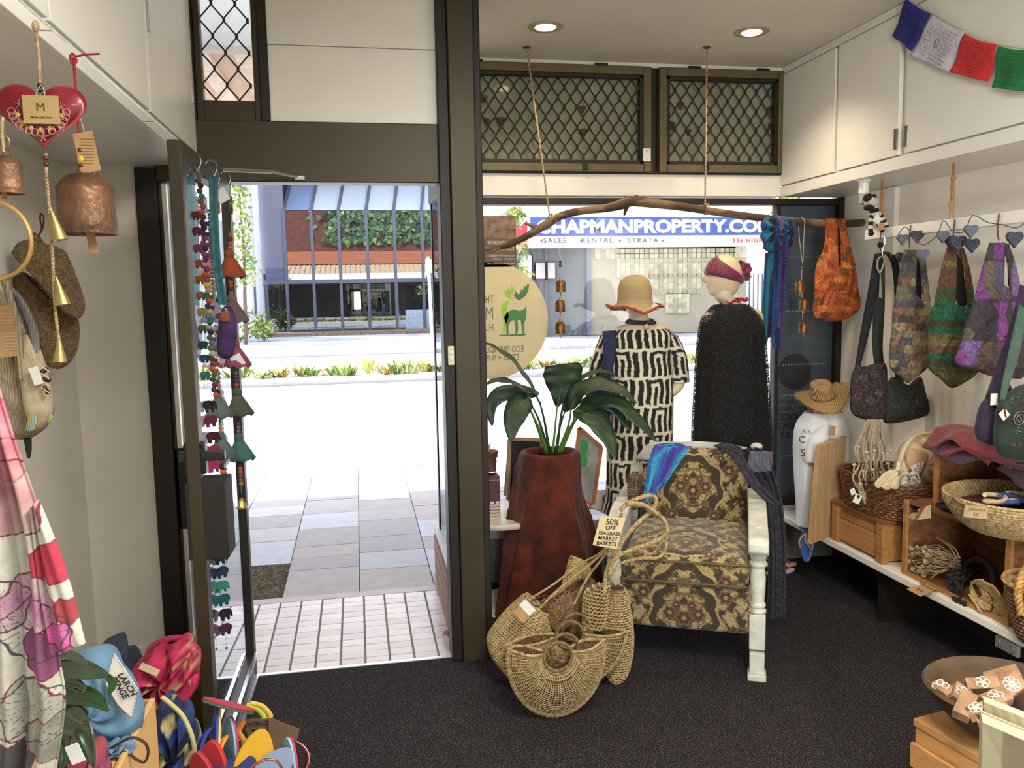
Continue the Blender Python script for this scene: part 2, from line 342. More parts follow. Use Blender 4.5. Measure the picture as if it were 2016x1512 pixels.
# ---- door leaf, opened inwards ; hinge at (-.49, D)
dd = bpy.data.objects.new('door_1', None); COL.objects.link(dd); dd.location = (-.49, D, 0); dd['kind'] = 'structure'; dd['label'] = 'bronze framed glass shop door standing open inwards'
hx, hy = -.495, D-.01; nx, ny = -.515, 2.655; ll = math.hypot(nx-hx, ny-hy); e = np.array([(nx-hx)/ll, (ny-hy)/ll, 0]); pz = np.array([e[1], -e[0], 0])  # pz points to the left of leaf
def leafbox(mb, s0, s1_, z0, z1, t0=-.02, t1=.02):
    c = V((hx, hy, 0))+e*(s0+s1_)/2+pz*(t0+t1)/2+np.array([0, 0, (z0+z1)/2]); return mb.obox(c, e*(s1_-s0)/2, pz*(t1-t0)/2, (0, 0, (z1-z0)/2))
ZD = 2.075
obj('stile', leafbox(MB(), 0, .055, .01, ZD), bronzeD, dd, bevel=.003)
obj('stile', leafbox(MB(), ll-.06, ll, .01, ZD), bronze, dd, bevel=.003)
obj('rail', leafbox(MB(), .055, ll-.06, ZD-.07, ZD), bronze, dd, bevel=.003)
obj('rail', leafbox(MB(), .055, ll-.06, .01, .12), bronze, dd, bevel=.003)
obj('kick_strip', leafbox(leafbox(MB(), .05, ll-.07, .12, .13, -.035, -.021), .05, ll-.07, .02, .035, -.035, -.021), metal, dd)
obj('pane', leafbox(MB(), .055, ll-.06, .12, ZD-.07, -.003, .003), MGlass('door_glass', .12), dd)
obj('lock_box', leafbox(MB(), ll-.13, ll-.002, .79, 1.035, -.09, .03), M('lock_black', (30, 27, 24), .7), dd, bevel=.003)
hb = leafbox(leafbox(leafbox(MB(), ll-.05, ll-.02, 1.10, 1.13, -.09, .05), ll-.055, ll-.015, 1.06, 1.16, -.034, .03), ll-.14, ll-.03, 1.07, 1.085, -.085, -.07)
obj('lock_handle', hb, black, dd, bevel=.003)
arm = thing('door_closer', 'bright steel door closer arm under the door header', 'door closer', tuple(V((hx, hy, 0))+e*.3+[0, 0, 2.03]))
p0 = PY(438, 334, D-.25); p1 = PY(535, 338, D-.12); p2 = PY(590, 350, D-.04)
obj('arm', MB().tube([p0, p1], .008, 8).tube([p1-Vector((.012, 0, -.004)), p2], .006, 8), metal, arm)
obj('pivot_plate', MB().obox(p2, (.02, 0, 0), (0, .012, 0), (0, 0, .008)), metal, arm, bevel=.002)
sw = thing('light_switch', 'cream double light switch plate on the dark door post', 'switch', tuple(PY(888, 700, D-.075)))
c = PY(888, 700, D-.075); obj('plate', MB().obox(c, (.013, 0, 0), (0, .004, 0), (0, 0, .04)), M('cream_plastic', (214, 208, 186), .4, var=.03), sw, bevel=.002)
for dz in (.014, -.012): obj('rocker', MB().obox(c+Vector((0, -.006, dz)), (.006, 0, 0), (0, .003, 0), (0, 0, .007)), white, sw, bevel=.001)
# ---- display bay: window wall
bar = frame_box
bar('trim_13', (.42, W-.06, .265), (XR, W+.04, .335), M('sill_paint', (176, 180, 182), .4, var=.04))
bar('trim_14', (.42, W-.01, 0), (XR, W+.08, .265), M('sill_riser', (120, 122, 118), .5, var=.05))
bar('trim_15', (.40, W-.03, 2.075), (XR, W+.05, 2.112), bronzeD)
bar('trim_16', (.40, W-.035, 2.12), (2.37, W+.05, 2.25), white)
bar('trim_17', (2.735, W-.04, .31), (XR, W+.05, 2.118), bronzeD)
bar('trim_18', (2.37, W-.03, .312), (2.74, W+.04, .385), bronzeD)
bar('trim_19', (.40, W-.02, .30), (.43, W+.04, 2.12), bronzeD)
bar('trim_20', (2.36, W-.02, .335), (2.385, W+.04, 2.08), bronzeD)
bar('trim_21', (.385, D+.08, 0), (.42, W+.06, .30), M('brick_return', (150, 138, 130), .8, var=.1, ns=15))
bar('trim_22', (.375, D+.08, .30), (.43, W+.06, .33), M('return_capping', (190, 192, 194), .4, var=.03))
bar('trim_23', (.39, D+.08, 2.075), (.425, W, 2.25), bronzeD)
bar('trim_24', (.39, D+.08, 2.25), (.425, W, ZC), white)
bar('trim_25', (.40, W-.03, 2.8), (2.385, W+.05, ZC), white)
w3 = bpy.data.objects.new('window_3', None); COL.objects.link(w3); w3.location = (1.4, W, .33); w3['kind'] = 'structure'; w3['label'] = 'large display window glass facing the street'
obj('pane', MB().box((.43, W+.008, .335), (2.365, W+.014, 2.08)), glass, w3)
obj('side_pane', MB().box((.404, D+.09, .33), (.409, W, 2.08)), glass, w3)
obj('screened_pane', MB().box((2.385, W+.004, .385), (2.735, W+.012, 2.075)), M('grey_screen_film', (72, 84, 94), .35, rgb2=(62, 73, 82), kind='bands', ns=30, stretch=(1, 0, 0)), w3)
for z in (1.78, 1.47, 1.16, .98, .62):
    mb = MB()
    for i in range(16): mb.box((2.42+i*.018, W-.002, z), (2.426+i*.018, W+.004, z+.006))
    obj('dotted_line', mb, M('pale_dots', (150, 158, 160), .6), w3)
obj('round_emblem', MB().lathe([(.105, -.001), (.105, .002)], (2.50, W+.002, 1.12), 40, R=[[1, 0, 0], [0, 0, 1], [0, 1, 0]]), M('emblem_black', (34, 38, 43), .5), w3)
for i, (s_, z, sz, bo) in enumerate((('NO SLAVE LABOUR', .945, .034, .0006), ('NO CHILD LABOUR', .905, .034, .0006), ('NO BLOOD', .855, .056, .002), ('NO SWEAT', .80, .056, .002), ('NO TEARS', .745, .056, .002))):
    text('lettering', s_, sz, M('letter_grey', (40, 46, 52), .6), w3, (2.70, W+.001, z), bold=bo, align='LEFT', mirror=True, spacing=1.1)
# transom windows with lattice
frost = M('transom_glass', (160, 163, 142), .12, rgb2=(136, 139, 120), ns=3, coat=.5)
for i, (xa, xb) in enumerate(((.55, 1.60), (1.645, 2.385))):
    tw = bpy.data.objects.new(f'window_{i+4}', None); COL.objects.link(tw); tw.location = ((xa+xb)/2, W, 2.25); tw['kind'] = 'structure'
    tw['label'] = ['wide lattice transom window above the driftwood branch', 'smaller lattice transom window beside the white cupboards'][i]
    za, zb = 2.245, 2.80; f = .045
    mb = MB().box((xa, W-.06, za), (xa+f, W, zb)).box((xb-f, W-.06, za), (xb, W, zb)).box((xa+f, W-.06, za), (xb-f, W, za+f)).box((xa+f, W-.06, zb-f), (xb-f, W, zb))
    obj('window_frame', mb, M('transom_frame', (100, 91, 66), .45, .25, var=.06), tw, bevel=.005)
    g = .018; mb = MB().box((xa+f, W-.05, za+f), (xa+f+g, W-.01, zb-f)).box((xb-f-g, W-.05, za+f), (xb-f, W-.01, zb-f)).box((xa+f, W-.05, za+f), (xb-f, W-.01, za+f+g)).box((xa+f, W-.05, zb-f-g), (xb-f, W-.01, zb-f))
    obj('inner_frame', mb, bronzeD, tw, bevel=.002)
    lattice(xa+f+g, xb-f-g, za+f+g, zb-f-g, W-.035, .068, .103, tw, .0052)
    obj('pane', MB().box((xa+f, W+.012, za+f), (xb-f, W+.03, zb-f)), frost, tw)
    xm = (xa+xb)/2+(.15 if i == 0 else -.1)
    obj('latch', MB().box((xm-.013, W-.075, za+.01), (xm+.013, W-.055, za+.045)), black, tw, bevel=.002)
    for xm in ((xb-.28, xa+.1) if i == 0 else (xa+.2, xb-.14)): obj('hinge', MB().box((xm-.035, W-.065, zb-.006), (xm+.035, W-.045, zb+.008)), black, tw)
    for px, py in (((952, 195), (958, 240), (985, 240), (1147, 215), (1148, 262)) if i == 0 else ((1340, 208), (1355, 260), (1322, 248), (1515, 218), (1520, 250))):
        c = PY(px, py, W+.006); s_ = random.uniform(.026, .042)
        pts = [c+Vector((s_*math.cos(a)*(.6+.3*math.sin(3*a)), 0, s_*math.sin(a)*(.9+.2*math.cos(2*a)))) for a in np.linspace(0, 2*math.pi, 12, endpoint=False)]
        obj('dried_leaf', MB().prism(pts, (0, .003, 0)), M('dried_leaf_brown', (104, 66, 46), .8, var=.2, ns=40), tw)
bk = thing('catch_box', 'small white catch screwed between the two transom windows', 'latch', tuple(PY(1273, 305, W-.07)))
c = PY(1273, 305, W-.066); obj('body', MB().obox(c, (.022, 0, 0), (0, .006, 0), (0, 0, .034)), white, bk, bevel=.002); obj('screw', MB().ball(c+Vector((0, -.007, .02)), .003, 6, 4).ball(c+Vector((0, -.007, -.02)), .003, 6, 4), black, bk)
bar('trim_27', (.43, W-.05, 2.236), (2.385, W, 2.248), M('rubber_black', (24, 22, 22), .6))
bar('trim_26', (1.60, W-.02, 2.245), (1.645, W+.03, 2.8), bronzeD)
# ---- downlights
for k, (px, py, lb) in enumerate(((1074, 52, 'round recessed ceiling downlight nearer the door post'), (1480, 62, 'round recessed ceiling downlight nearer the white cupboards'), (-1, .62, 'round ceiling downlight above the camera on the left, mirrored in the transom glass'), (-1, 1.62, 'round ceiling downlight above the camera on the right, mirrored in the transom glass'))):
    c = PZ(px, py, ZC) if px > 0 else Vector((py, 1.55, ZC)); t = thing('downlight', lb, 'downlight', tuple(c), 'recessed downlights')
    obj('trim_ring', MB().lathe([(.045, -.001), (.052, -.006), (.082, -.005), (.085, 0)], c, 32), M('downlight_ring', (176, 164, 146), .4), t)
    obj('bulb', MB().lathe([(.043, -.004), (.043, -.009)], c, 28), MEmit('bulb_glow', (255, 226, 176), 9), t)
    l = bpy.data.lights.new('downlight_beam', 'SPOT'); l.energy = 40; l.spot_size = math.radians(125); l.spot_blend = .8; l.color = (1, .80, .55); l.shadow_soft_size = .05
    lo = bpy.data.objects.new('downlight_beam', l); COL.objects.link(lo); lo.location = c-Vector((0, 0, .03))
# ================================================================== OUTSIDE
grout = M('grey_grout', (128, 118, 118), .9, var=.1, ns=40)
ep = bpy.data.objects.new('floor_entry', None); COL.objects.link(ep); ep.location = (-.2, 3.95, 0); ep['kind'] = 'structure'; ep['label'] = 'cream tiled entry step outside the open door'
obj('grout_bed', MB().box((-.84, D, -.08), (.39, W+.02, -.004)), grout, ep)
tw_, td_ = .108, .0705; xg = PZ(719.6, 1307, 0)[0]; tm = [M('entry_tile_%d' % i, c, .35, var=.05, ns=14) for i, c in enumerate(((208, 196, 194), (198, 186, 186), (214, 204, 200)))]
base = None
for i in range(-7, 4):
    for j in range(12):
        x0, x1 = xg+i*tw_+.005, xg+(i+1)*tw_-.005
        if x1 < -.83 or x0 > .385: continue
        if base is None:
            mb = MB().box((0, 0, -.01), (tw_-.01, td_-.004, 0)); me = mb.mesh('tile'); me.materials.append(tm[0]); mes = [me]
            for q in tm[1:]: m2 = me.copy(); m2.materials.clear(); m2.materials.append(q); mes.append(m2)
            base = True
        o = bpy.data.objects.new('tile', mes[(i*5+j*3+(i*j) % 4) % 3]); COL.objects.link(o); o.parent = ep
        xx = min(x1, .385); o.scale.x = (xx-x0)/(tw_-.01)
        o.location = Vector((x0, D+.012+j*td_, random.uniform(-.001, .001)))-ep.location
obj('edge_strip', MB().box((-.84, D+.012+12*td_, -.05), (.39, W+.03, .001)), M('edge_strip', (170, 160, 165), .5, var=.05), ep)
obj('threshold', MB().box((-.48, D-.008, -.01), (.36, D+.012, .004)), M('threshold_metal', (206, 200, 200), .3, .4), ep)
# brick facing on the bay return
rt = thing('low_brick_wall', 'low brown brick plinth under the display window beside the entry tiles', 'wall', (.38, 4, 0))
bm_ = M('plinth_brick', (150, 124, 112), .8, var=.15, ns=25)
for j in range(4):
    for i in range(4): obj('brick', MB().box((.372, D+.09+(i+.5*(j % 2)-.5*(j % 2))*.215, .005+j*.073), (.386, D+.09+i*.215+.205, .07+j*.073)), bm_, rt, smooth=0)
# footpath
fp = bpy.data.objects.new('floor_footpath', None); COL.objects.link(fp); fp.location = (0, 5.5, -.02); fp['kind'] = 'structure'; fp['label'] = 'bluestone footpath paving in the shade outside the door'
obj('mortar_bed', MB().box((-16, W+.03, -.1), (20, 7.9, -.03)), M('paver_joint', (96, 98, 104), .9), fp)
pm = [M('bluestone_%d' % i, c, .7, var=.04, ns=9, bump=.05) for i, c in enumerate(((156, 160, 170), (166, 172, 186), (150, 152, 160), (172, 180, 196), (160, 158, 162)))]
xs = [-16, -11, -7, -4.4, -3.0, -1.72, -1.3, -.88, -.46, -.045, .37, .79, 1.21, 1.63, 2.05, 2.47, 2.89, 4.2, 7, 11, 20]; R2 = random.Random(4)
for a, b in zip(xs[:-1], xs[1:]):
    y = W+.035
    while y < 7.85:
        h = R2.choice((.24, .34, .5, .42, .28)); y2 = min(7.88, y+h)
        if 7.88-y2 < .15: y2 = 7.88
        if a > -1.4 and b < -.4 and y < 5.1:
            if y < 4.6: y = 5.12; continue
        if True:
            obj('paver', MB().box((a+.003, y+.003, -.05), (b-.003, y2-.003, -.02+R2.uniform(-.001, .001))), pm[R2.randrange(5)], fp, smooth=0)
        y = y2
mb = MB(); nx_, ny_ = 60, 60; X, Yy = np.meshgrid(np.linspace(-1.3, -.46, nx_), np.linspace(W+.03, 5.12, ny_), indexing='ij')
mb.grid(np.stack([X, Yy, -.035+RNG.uniform(0, .018, X.shape)], 2))
g_ = obj('tree_pit_gravel', mb, M('brown_mulch', (128, 116, 102), .95, rgb2=(72, 62, 54), ns=120, bump=.6, bs=160), fp, smooth=0); g_['kind'] = 'stuff'
# kerb, road, median, far footpath
conc = M('kerb_concrete', (196, 196, 196), .8, var=.06, ns=5)
struct('trim_30', MB().box((-16, 7.9, -.12), (20, 8.15, -.02)), conc)
road = M('asphalt', (168, 168, 170), .85, var=.06, ns=6)
struct('floor_road', MB().box((-60, 8.1, -.3), (70, 26, -.14)), road, smooth=0)
struct('trim_31', MB().box((-60, 17.0, -.14), (70, 19.6, -.03)), conc)
struct('floor_far_footpath', MB().box((-60, 25.6, -.2), (70, 46, -.02)), M('far_path', (188, 190, 200), .8, rgb2=(150, 152, 165), kind='noise', ns=.6), smooth=0)
struct('trim_32', MB().box((-60, 25.3, -.2), (70, 25.62, 0)), conc)
struct('floor_garden_bed', MB().box((-4.6, 36.3, -.1), (5, 38.4, .12)), M('bark_mulch', (150, 130, 112), .9, rgb2=(104, 88, 74), ns=9))
leafm = [M('leaf_bright_%d' % i, c, .6, var=.15, ns=8) for i, c in enumerate(((150, 176, 84), (104, 136, 60), (196, 196, 120), (176, 140, 70)))]
def tuft(name, c, r, h, n, label, cat, group, mats=None, blade=.03, seed=0):
    R = random.Random(seed); mb = MB()
    for i in range(n):
        a = R.uniform(0, 6.28); q = R.uniform(0, r*.5); b0 = V(c)+[q*math.cos(a), q*math.sin(a), 0]; hh = h*R.uniform(.5, 1); rr = r*R.uniform(.4, 1)
        p = [b0+[math.cos(a)*rr*t, math.sin(a)*rr*t, hh*(t*1.6-t*t*.8)] for t in (0, .35, .7, 1)]; sd_ = V((-math.sin(a), math.cos(a), 0))*blade
        w_ = (.5, 1, .7, .05); mi = R.randrange(3)
        mb.add([p[k]+sd_*w_[k]*s for k in range(4) for s in (-1, 1)], [(2*k, 2*k+1, 2*k+3, 2*k+2) for k in range(3)], mi)
    o = obj(name, mb, mats or leafm[:3], smooth=0); return tag(o, label, cat, group)
for i in range(46):
    x = -4.6+i*.28+R2.uniform(-.1, .1)
    tuft('strappy_plant', (x, 17.9+R2.uniform(-.3, .3), -.03), .36, R2.uniform(.22, .46), 34, 'sunlit strappy green plant in the median strip across the road', 'plant', 'median strip plants', [leafm[R2.randrange(4)] for _ in range(3)], .025, i)
def tree(name, c, tr, crown, n, ls, label, seed, cat='tree', mats=None):
    R = random.Random(seed); t = thing(name, label, cat, c); mb = MB()
    top = max(q[2]+q[5] for q in crown)
    if tr: obj('trunk', MB().tube([c, (c[0]+.1, c[1], (c[2]+top)/2), (c[0], c[1], top*.9)], [tr, tr*.6, tr*.2], 7), M('tree_bark', (120, 104, 88), .9, var=.15), t)
    for i in range(n):
        q = crown[R.randrange(len(crown))]; a = np.array([R.gauss(0, 1) for _ in range(3)]); a = a/np.linalg.norm(a)*R.uniform(.5, 1)
        p = V((q[0]+a[0]*q[3], q[1]+a[1]*q[4], q[2]+a[2]*q[5])); u = np.array([R.gauss(0, 1) for _ in range(3)]); u /= np.linalg.norm(u); v_ = np.cross(u, [R.gauss(0, 1) for _ in range(3)]); v_ /= np.linalg.norm(v_)
        s = ls*R.uniform(.6, 1.2); mb.add([p-u*s, p+v_*s*.5, p+u*s, p-v_*s*.5], [(0, 1, 2, 3)], R.randrange(3))
    o = obj('foliage', mb, mats or leafm[:3], t, smooth=0); o['kind'] = 'stuff'; return t
A = PY(478, 560, 31)
tree('slender_tree', (A[0], 31, -.02), .08, [(A[0]-.1, 31, 2.6+k*.9, .85-.1*k, .8, .7) for k in range(5)], 900, .11, 'slender pale green street tree in front of the white wall', 3)
tree('low_shrub', (PY(495, 670, 33)[0], 33, 0), 0, [(PY(485, 670, 33)[0], 33, .6, 1.0, .6, .7), (PY(520, 670, 33)[0], 33, .4, .5, .5, .4)], 500, .1, 'low green shrub at the foot of the white wall', 4, 'shrub')
# ---- white wall building, far left
bw = M('sunlit_white_render', (236, 238, 242), .8, var=.03, ns=1)
t = thing('white_building', 'tall white rendered wall left of the glazed building', 'building', (-10, 36, 0))
x1 = PY(510, 600, 36)[0]
obj('wall', MB().box((-40, 36, -.1), (x1, 37.7, 14)), bw, t, smooth=0); obj('downpipe', MB().tube([(x1-.15, 35.85, 0), (x1-.15, 35.85, 12)], .09, 8), M('downpipe_grey', (190, 184, 190), .5), t)
obj('gate_post', MB().box((PY(486, 600, 33)[0], 35.4, 0), (PY(486, 600, 33)[0]+.07, 35.5, 2.1)).box((PY(486, 600, 33)[0]-1.2, 35.4, 1.0), (PY(486, 600, 33)[0], 35.45, 1.06)), M('gate_dark', (80, 84, 90), .6), t)
# ---- glazed two storey building across the road
YB = 38.; bx = lambda px, py=600: PY(px, py, YB)[0]; bz = lambda py, px=690: PY(px, py, YB)[2]
fr_ = M('facade_frame', (98, 101, 118), .5, .2, var=.05); dk = M('facade_dark', (70, 74, 84), .7, var=.15, ns=.8)
mirror = MGlass('facade_mirror_glass', .40, (.35, .37, .43)); mirror2 = MGlass('facade_ground_glass', .16, (.5, .53, .53))
t = thing('glazed_building', 'two storey grey office building with tall mirrored glass panes', 'building', (bx(690), YB+3, 0))
X0, X1 = bx(517), bx(880); zt, zm, zb_ = bz(415), bz(553), bz(662)
obj('shell', MB().box((X0, YB+7, 0), (X1, YB+7.2, 9.5)).box((X0, YB, 0), (X0+.1, YB+7, 9.5)).box((X0, YB, zm-.15), (X1, YB+7, zm+.05)).box((X0, YB, zt+2.6), (X1, YB+7, zt+2.9)), M('building_interior', (116, 120, 130), .8, var=.1, ns=.5), t, smooth=0)
obj('side_panel', MB().box((X0, YB-.05, bz(538)), (bx(567), YB+.1, 9.0)), M('side_panel_grey', (112, 113, 130), .6, rgb2=(98, 100, 118), ns=.5), t, smooth=0)
obj('blue_panel', MB().box((X0+.2, YB-.08, bz(553)), (bx(568), YB+.1, bz(527))), M('blue_grey_panel', (84, 96, 124), .6), t, smooth=0)
obj('entry_door', MB().box((X0+.1, YB-.02, bz(662)), (bx(567), YB+.1, bz(556))), MGlass('entry_glass', .2, (.3, .33, .4)), t)
cols_ = [567, 620, 673, 727, 781, 835, 880]
for k, px in enumerate(cols_[:-1]): obj('mullion', MB().box((bx(px)-.06, YB-.12, zb_-.1), (bx(px)+.06, YB+.05, zt+.02)), fr_, t, smooth=0)
obj('transom_beam', MB().box((X0, YB-.14, zm-.1), (X1, YB+.05, zm+.08)), fr_, t, smooth=0)
obj('base_rail', MB().box((bx(567), YB-.14, zb_-.15), (X1, YB+.05, zb_)), fr_, t, smooth=0)
for k in range(6):
    a, b = bx(cols_[k])+.07, bx(cols_[k+1])-.07
    obj('upper_pane', MB().box((a, YB, zm+.08), (b, YB+.02, zt)), mirror, t, smooth=0)
    obj('lower_pane', MB().box((a, YB, zb_), (b, YB+.02, zm-.1)), mirror2, t, smooth=0)
    # sloping skylight pane above
    mb = MB(); dx = .25; zz = zt+1.35; mb.add([(a, YB, zt+.03), (b, YB, zt+.03), (b+dx, YB+1.3, zz), (a+dx, YB+1.3, zz), (a, YB+.03, zt+.03), (b, YB+.03, zt+.03), (b+dx, YB+1.33, zz), (a+dx, YB+1.33, zz)], [(0, 1, 2, 3), (7, 6, 5, 4), (0, 4, 5, 1), (3, 2, 6, 7)])
    obj('sloping_pane', mb, M('skylight_blue', (150, 170, 206), .1, .3, var=.1, ns=.4) if k == 0 else M('skylight_bright', (214, 222, 236), .1, .3, var=.05, ns=.4), t, smooth=0)
    obj('sloping_bar', MB().obox((a-.07+dx/2, YB+.62, (zt+zz)/2+.03), (.05, 0, 0), (dx/2, .68, .7), (0, -.04, .04)), fr_, t, smooth=0)
# furniture behind the lower panes
obj('inner_bench', MB().box((bx(591), YB+2.2, bz(612)), (bx(731), YB+2.5, bz(598))).box((bx(600), YB+2.3, 0), (bx(600)+.1, YB+2.4, bz(612))).box((bx(716), YB+2.3, 0), (bx(716)+.1, YB+2.4, bz(612))), M('bench_grey', (122, 126, 128), .6), t, smooth=0)
mb = MB()
for k in range(9): mb.box((bx(672), YB+4, bz(605)+k*.24), (bx(735), YB+4.4, bz(605)+k*.24+.05))
for k in range(4): mb.box((bx(672+k*21), YB+4, .2), (bx(672+k*21)+.06, YB+4.4, bz(556)))
obj('inner_shelving', mb, dk, t, smooth=0)
mb = MB()
for k in range(14): mb.tube([(bx(602)+k*.2, YB+3.4, .3), (bx(602)+k*.2, YB+3.4, 1.15)], .07, 6)
obj('inner_radiator', mb, M('radiator_grey', (150, 152, 150), .6), t)
obj('frosted_band', MB().box((bx(798), YB-.03, bz(657)), (X1, YB-.01, bz(612))), M('frosted_film', (168, 190, 206), .4), t, smooth=0)
obj('sign_board_dark', MB().box((bx(802), YB+.6, bz(612)), (bx(862), YB+.65, bz(563))), M('dark_menu', (84, 86, 88), .7), t, smooth=0)
text('lettering', 'Gus\nPlus\nCo', .42, M('chalk_white', (180, 184, 186), .8), t, (bx(830), YB+.57, bz(588)), shear=.3, line=.8)
for k, (px, z0, z1) in enumerate(((808, 652, 560), (737, 0, 0), (743, 0, 0))):
    if z0: obj('inner_post', MB().tube([(bx(px+6), YB+1, bz(640)), (bx(px-6), YB+1, bz(530))], .03, 6), conc, t)
tree('indoor_tree', (bx(760), YB+1.8, .2), .14, [(bx(733), YB+1.6, bz(590), .8, .5, .7), (bx(752), YB+1.6, bz(622), 1.0, .6, .6)], 260, .2, 'leafy green plant with a bare trunk behind the office glass', 9, 'plant', [leafm[1], M('leaf_deep', (60, 110, 64), .6), leafm[1]])
pp = PY(846, 610, 27); sp = thing('street_sign', 'white street sign on a thin pole across the road', 'sign', (pp[0], 27, -.02))
obj('pole', MB().tube([(pp[0]+.05, 27, -.02), (pp[0], 27, PY(846, 508, 27)[2])], .05, 8), bw, sp); a = PY(838, 537, 26.9); b = PY(852, 510, 26.9)
obj('sign_plate', MB().box((a[0], 26.88, a[2]), (b[0], 26.9, b[2])), bw, sp, bevel=.02)
# ---- property office with long fascia sign
YC = 30.; cx_ = lambda px, py=500: PY(px, py, YC)[0]; cz = lambda py, px=1250: PY(px, py, YC)[2]
t = thing('property_office', 'long grey shop building under a blue and white property sign', 'building', (cx_(1250), YC+4, 0))
wm = M('pale_grey_render', (182, 172, 148), .8, rgb2=(164, 156, 136), ns=.7); wd = M('steel_grey_render', (100, 105, 112), .8, var=.06, ns=.7)
xa, xb, xc = cx_(1012), cx_(1165), cx_(1482)
obj('dark_wall', MB().box((xa, YC+.6, 0), (xb, YC+6, cz(408))), wd, t, smooth=0); obj('pale_wall', MB().box((xb, YC+.5, 0), (xc, YC+6, cz(408))), wm, t, smooth=0)
obj('corner_pipe', MB().box((xb-.08, YC+.4, 0), (xb+.08, YC+.52, cz(480))), M('pipe_blue_grey', (110, 118, 134), .5), t, smooth=0)
obj('fascia', MB().box((cx_(1020), YC-.02, cz(486)), (cx_(1520), YC+.4, cz(410))), bw, t, smooth=0)
obj('blue_band', MB().box((cx_(1045), YC-.06, cz(464)), (cx_(1512), YC-.02, cz(428))), M('sign_blue', (64, 92, 166), .5, var=.02), t, smooth=0)
zc_ = cz(446, 1250); H_ = (cz(430)-cz(462)); wl = M('sign_white', (244, 246, 250), .5, var=.01)
o = text('lettering', 'CHAPMANPROPERTY.COM', 1.0, wl, t, (0, 0, 0), bold=.045, ext=.01, align='LEFT')
bb = np.array([v.co[:] for v in o.data.vertices]); x0, x1_, z0, z1_ = bb[:, 0].min(), bb[:, 0].max(), bb[:, 2].min(), bb[:, 2].max()
xs0, xs1 = cx_(1056), cx_(1056)+(cx_(1421)-cx_(1056))/15.05*19.2
tw0, th0 = (xs1-xs0)/(x1_-x0), (H_*.84)/(z1_-z0)
for v in o.data.vertices:
    q = v.co+wloc(t); k = v.co.copy(); wx = xs0+(k.x-x0)*tw0; wz = zc_-H_*.42+(k.z-z0)*th0; v.co = Vector((wx, YC-.08+(k.y-bb[:, 1].mean())*.5, wz))-wloc(t)
lg = M('sign_lettering_grey', (84, 96, 128), .6); rd = M('sign_red', (214, 60, 78), .6)
for s_, px, sz, mt_ in (('SALES', 1092, .27, lg), ('RENTAL', 1175, .27, lg), ('STRATA', 1265, .27, lg), ('336 HIGH ST', 1481, .24, rd)): text('lettering', s_, sz, mt_, t, (cx_(px), YC-.05, cz(474, px)), ext=.01, spacing=1.25, sx=1.05)
for px in (1066, 1144, 1220, 1304): obj('red_dot', MB().lathe([(.045, -.01), (.045, .01)], (cx_(px), YC-.04, cz(474, px)), 12, R=[[1, 0, 0], [0, 0, 1], [0, 1, 0]]), rd, t)
rp = [(1019, 428), (1036, 428), (1036, 478), (1028, 472), (1036, 466), (1019, 460)]
obj('red_emblem', MB().prism(L([(1008, 435), (1024, 446), (1038, 434), (1038, 480), (1008, 480)], YC-.05), (0, .03, 0)).prism(L([(1008, 480), (1038, 480), (1038, 484), (1008, 484)], YC-.05), (0, .03, 0)), rd, t, smooth=0)
for k, (a, b, c_, d_) in enumerate(((1030, 1052, 500, 545), (1060, 1078, 515, 545), (1084, 1098, 515, 545))):
    obj('window_frame', MB().box((cx_(a)-.06, YC+.5, cz(d_)-.06), (cx_(b)+.06, YC+.56, cz(c_)+.06)), M('window_dark', (70, 74, 82), .5), t, smooth=0)
    obj('pane', MB().box((cx_(a), YC+.47, cz(d_)), (cx_(b), YC+.5, cz(c_))), M('reflecting_pane', (196, 190, 190), .3, var=.2, ns=1), t, smooth=0)
obj('shop_door', MB().box((cx_(1052), YC+.5, 0), (cx_(1060), YC+.58, cz(470))).box((cx_(1078), YC+.5, 0), (cx_(1084), YC+.58, cz(470))), M('door_grey', (88, 94, 104), .5), t, smooth=0)
# glass block windows: each block its own piece
gb = [M('glass_block_%d' % i, c, .2, var=.12, ns=3) for i, c in enumerate(((196, 186, 150), (172, 168, 140), (206, 198, 168)))]
obj('block_mortar', MB().box((cx_(1178), YC+.44, cz(508)), (xc-.05, YC+.49, cz(486))).box((cx_(1222), YC+.44, cz(545)), (xc-.5, YC+.49, cz(486))).box((cx_(1278), YC+.44, cz(580)), (cx_(1390), YC+.49, cz(540))).box((cx_(1320), YC+.44, cz(618)), (cx_(1366), YC+.49, cz(575))), M('block_mortar', (214, 208, 184), .7), t, smooth=0)
gm = []
bwid = cx_(1233)-cx_(1223.3)
for q in gb: me = MB().box((0, 0, 0), (bwid-.03, .04, bwid-.03)).mesh('glass_block'); me.materials.append(q); gm.append(me)
zt0 = cz(488)
cnt = 0
for j in range(14):
    for i in range(32):
        x = cx_(1179)+i*bwid; z = zt0-(j+1)*bwid; px = 1179+i*9.7; py = 488+(j+.5)*9.7
        ok = (py < 507) or (1222 < px < 1455 and py < 545) or (1278 < px < 1385 and py < 580) or (1320 < px < 1362 and py < 617)
        if not ok or px > 1475: continue
        cnt += 1
        if cnt > 298: break
        o = bpy.data.objects.new('glass_block', gm[(i*7+j*5+i*j) % 3]); COL.objects.link(o); o.parent = t; o.location = Vector((x+.015, YC+.41, z+.015))-t.location
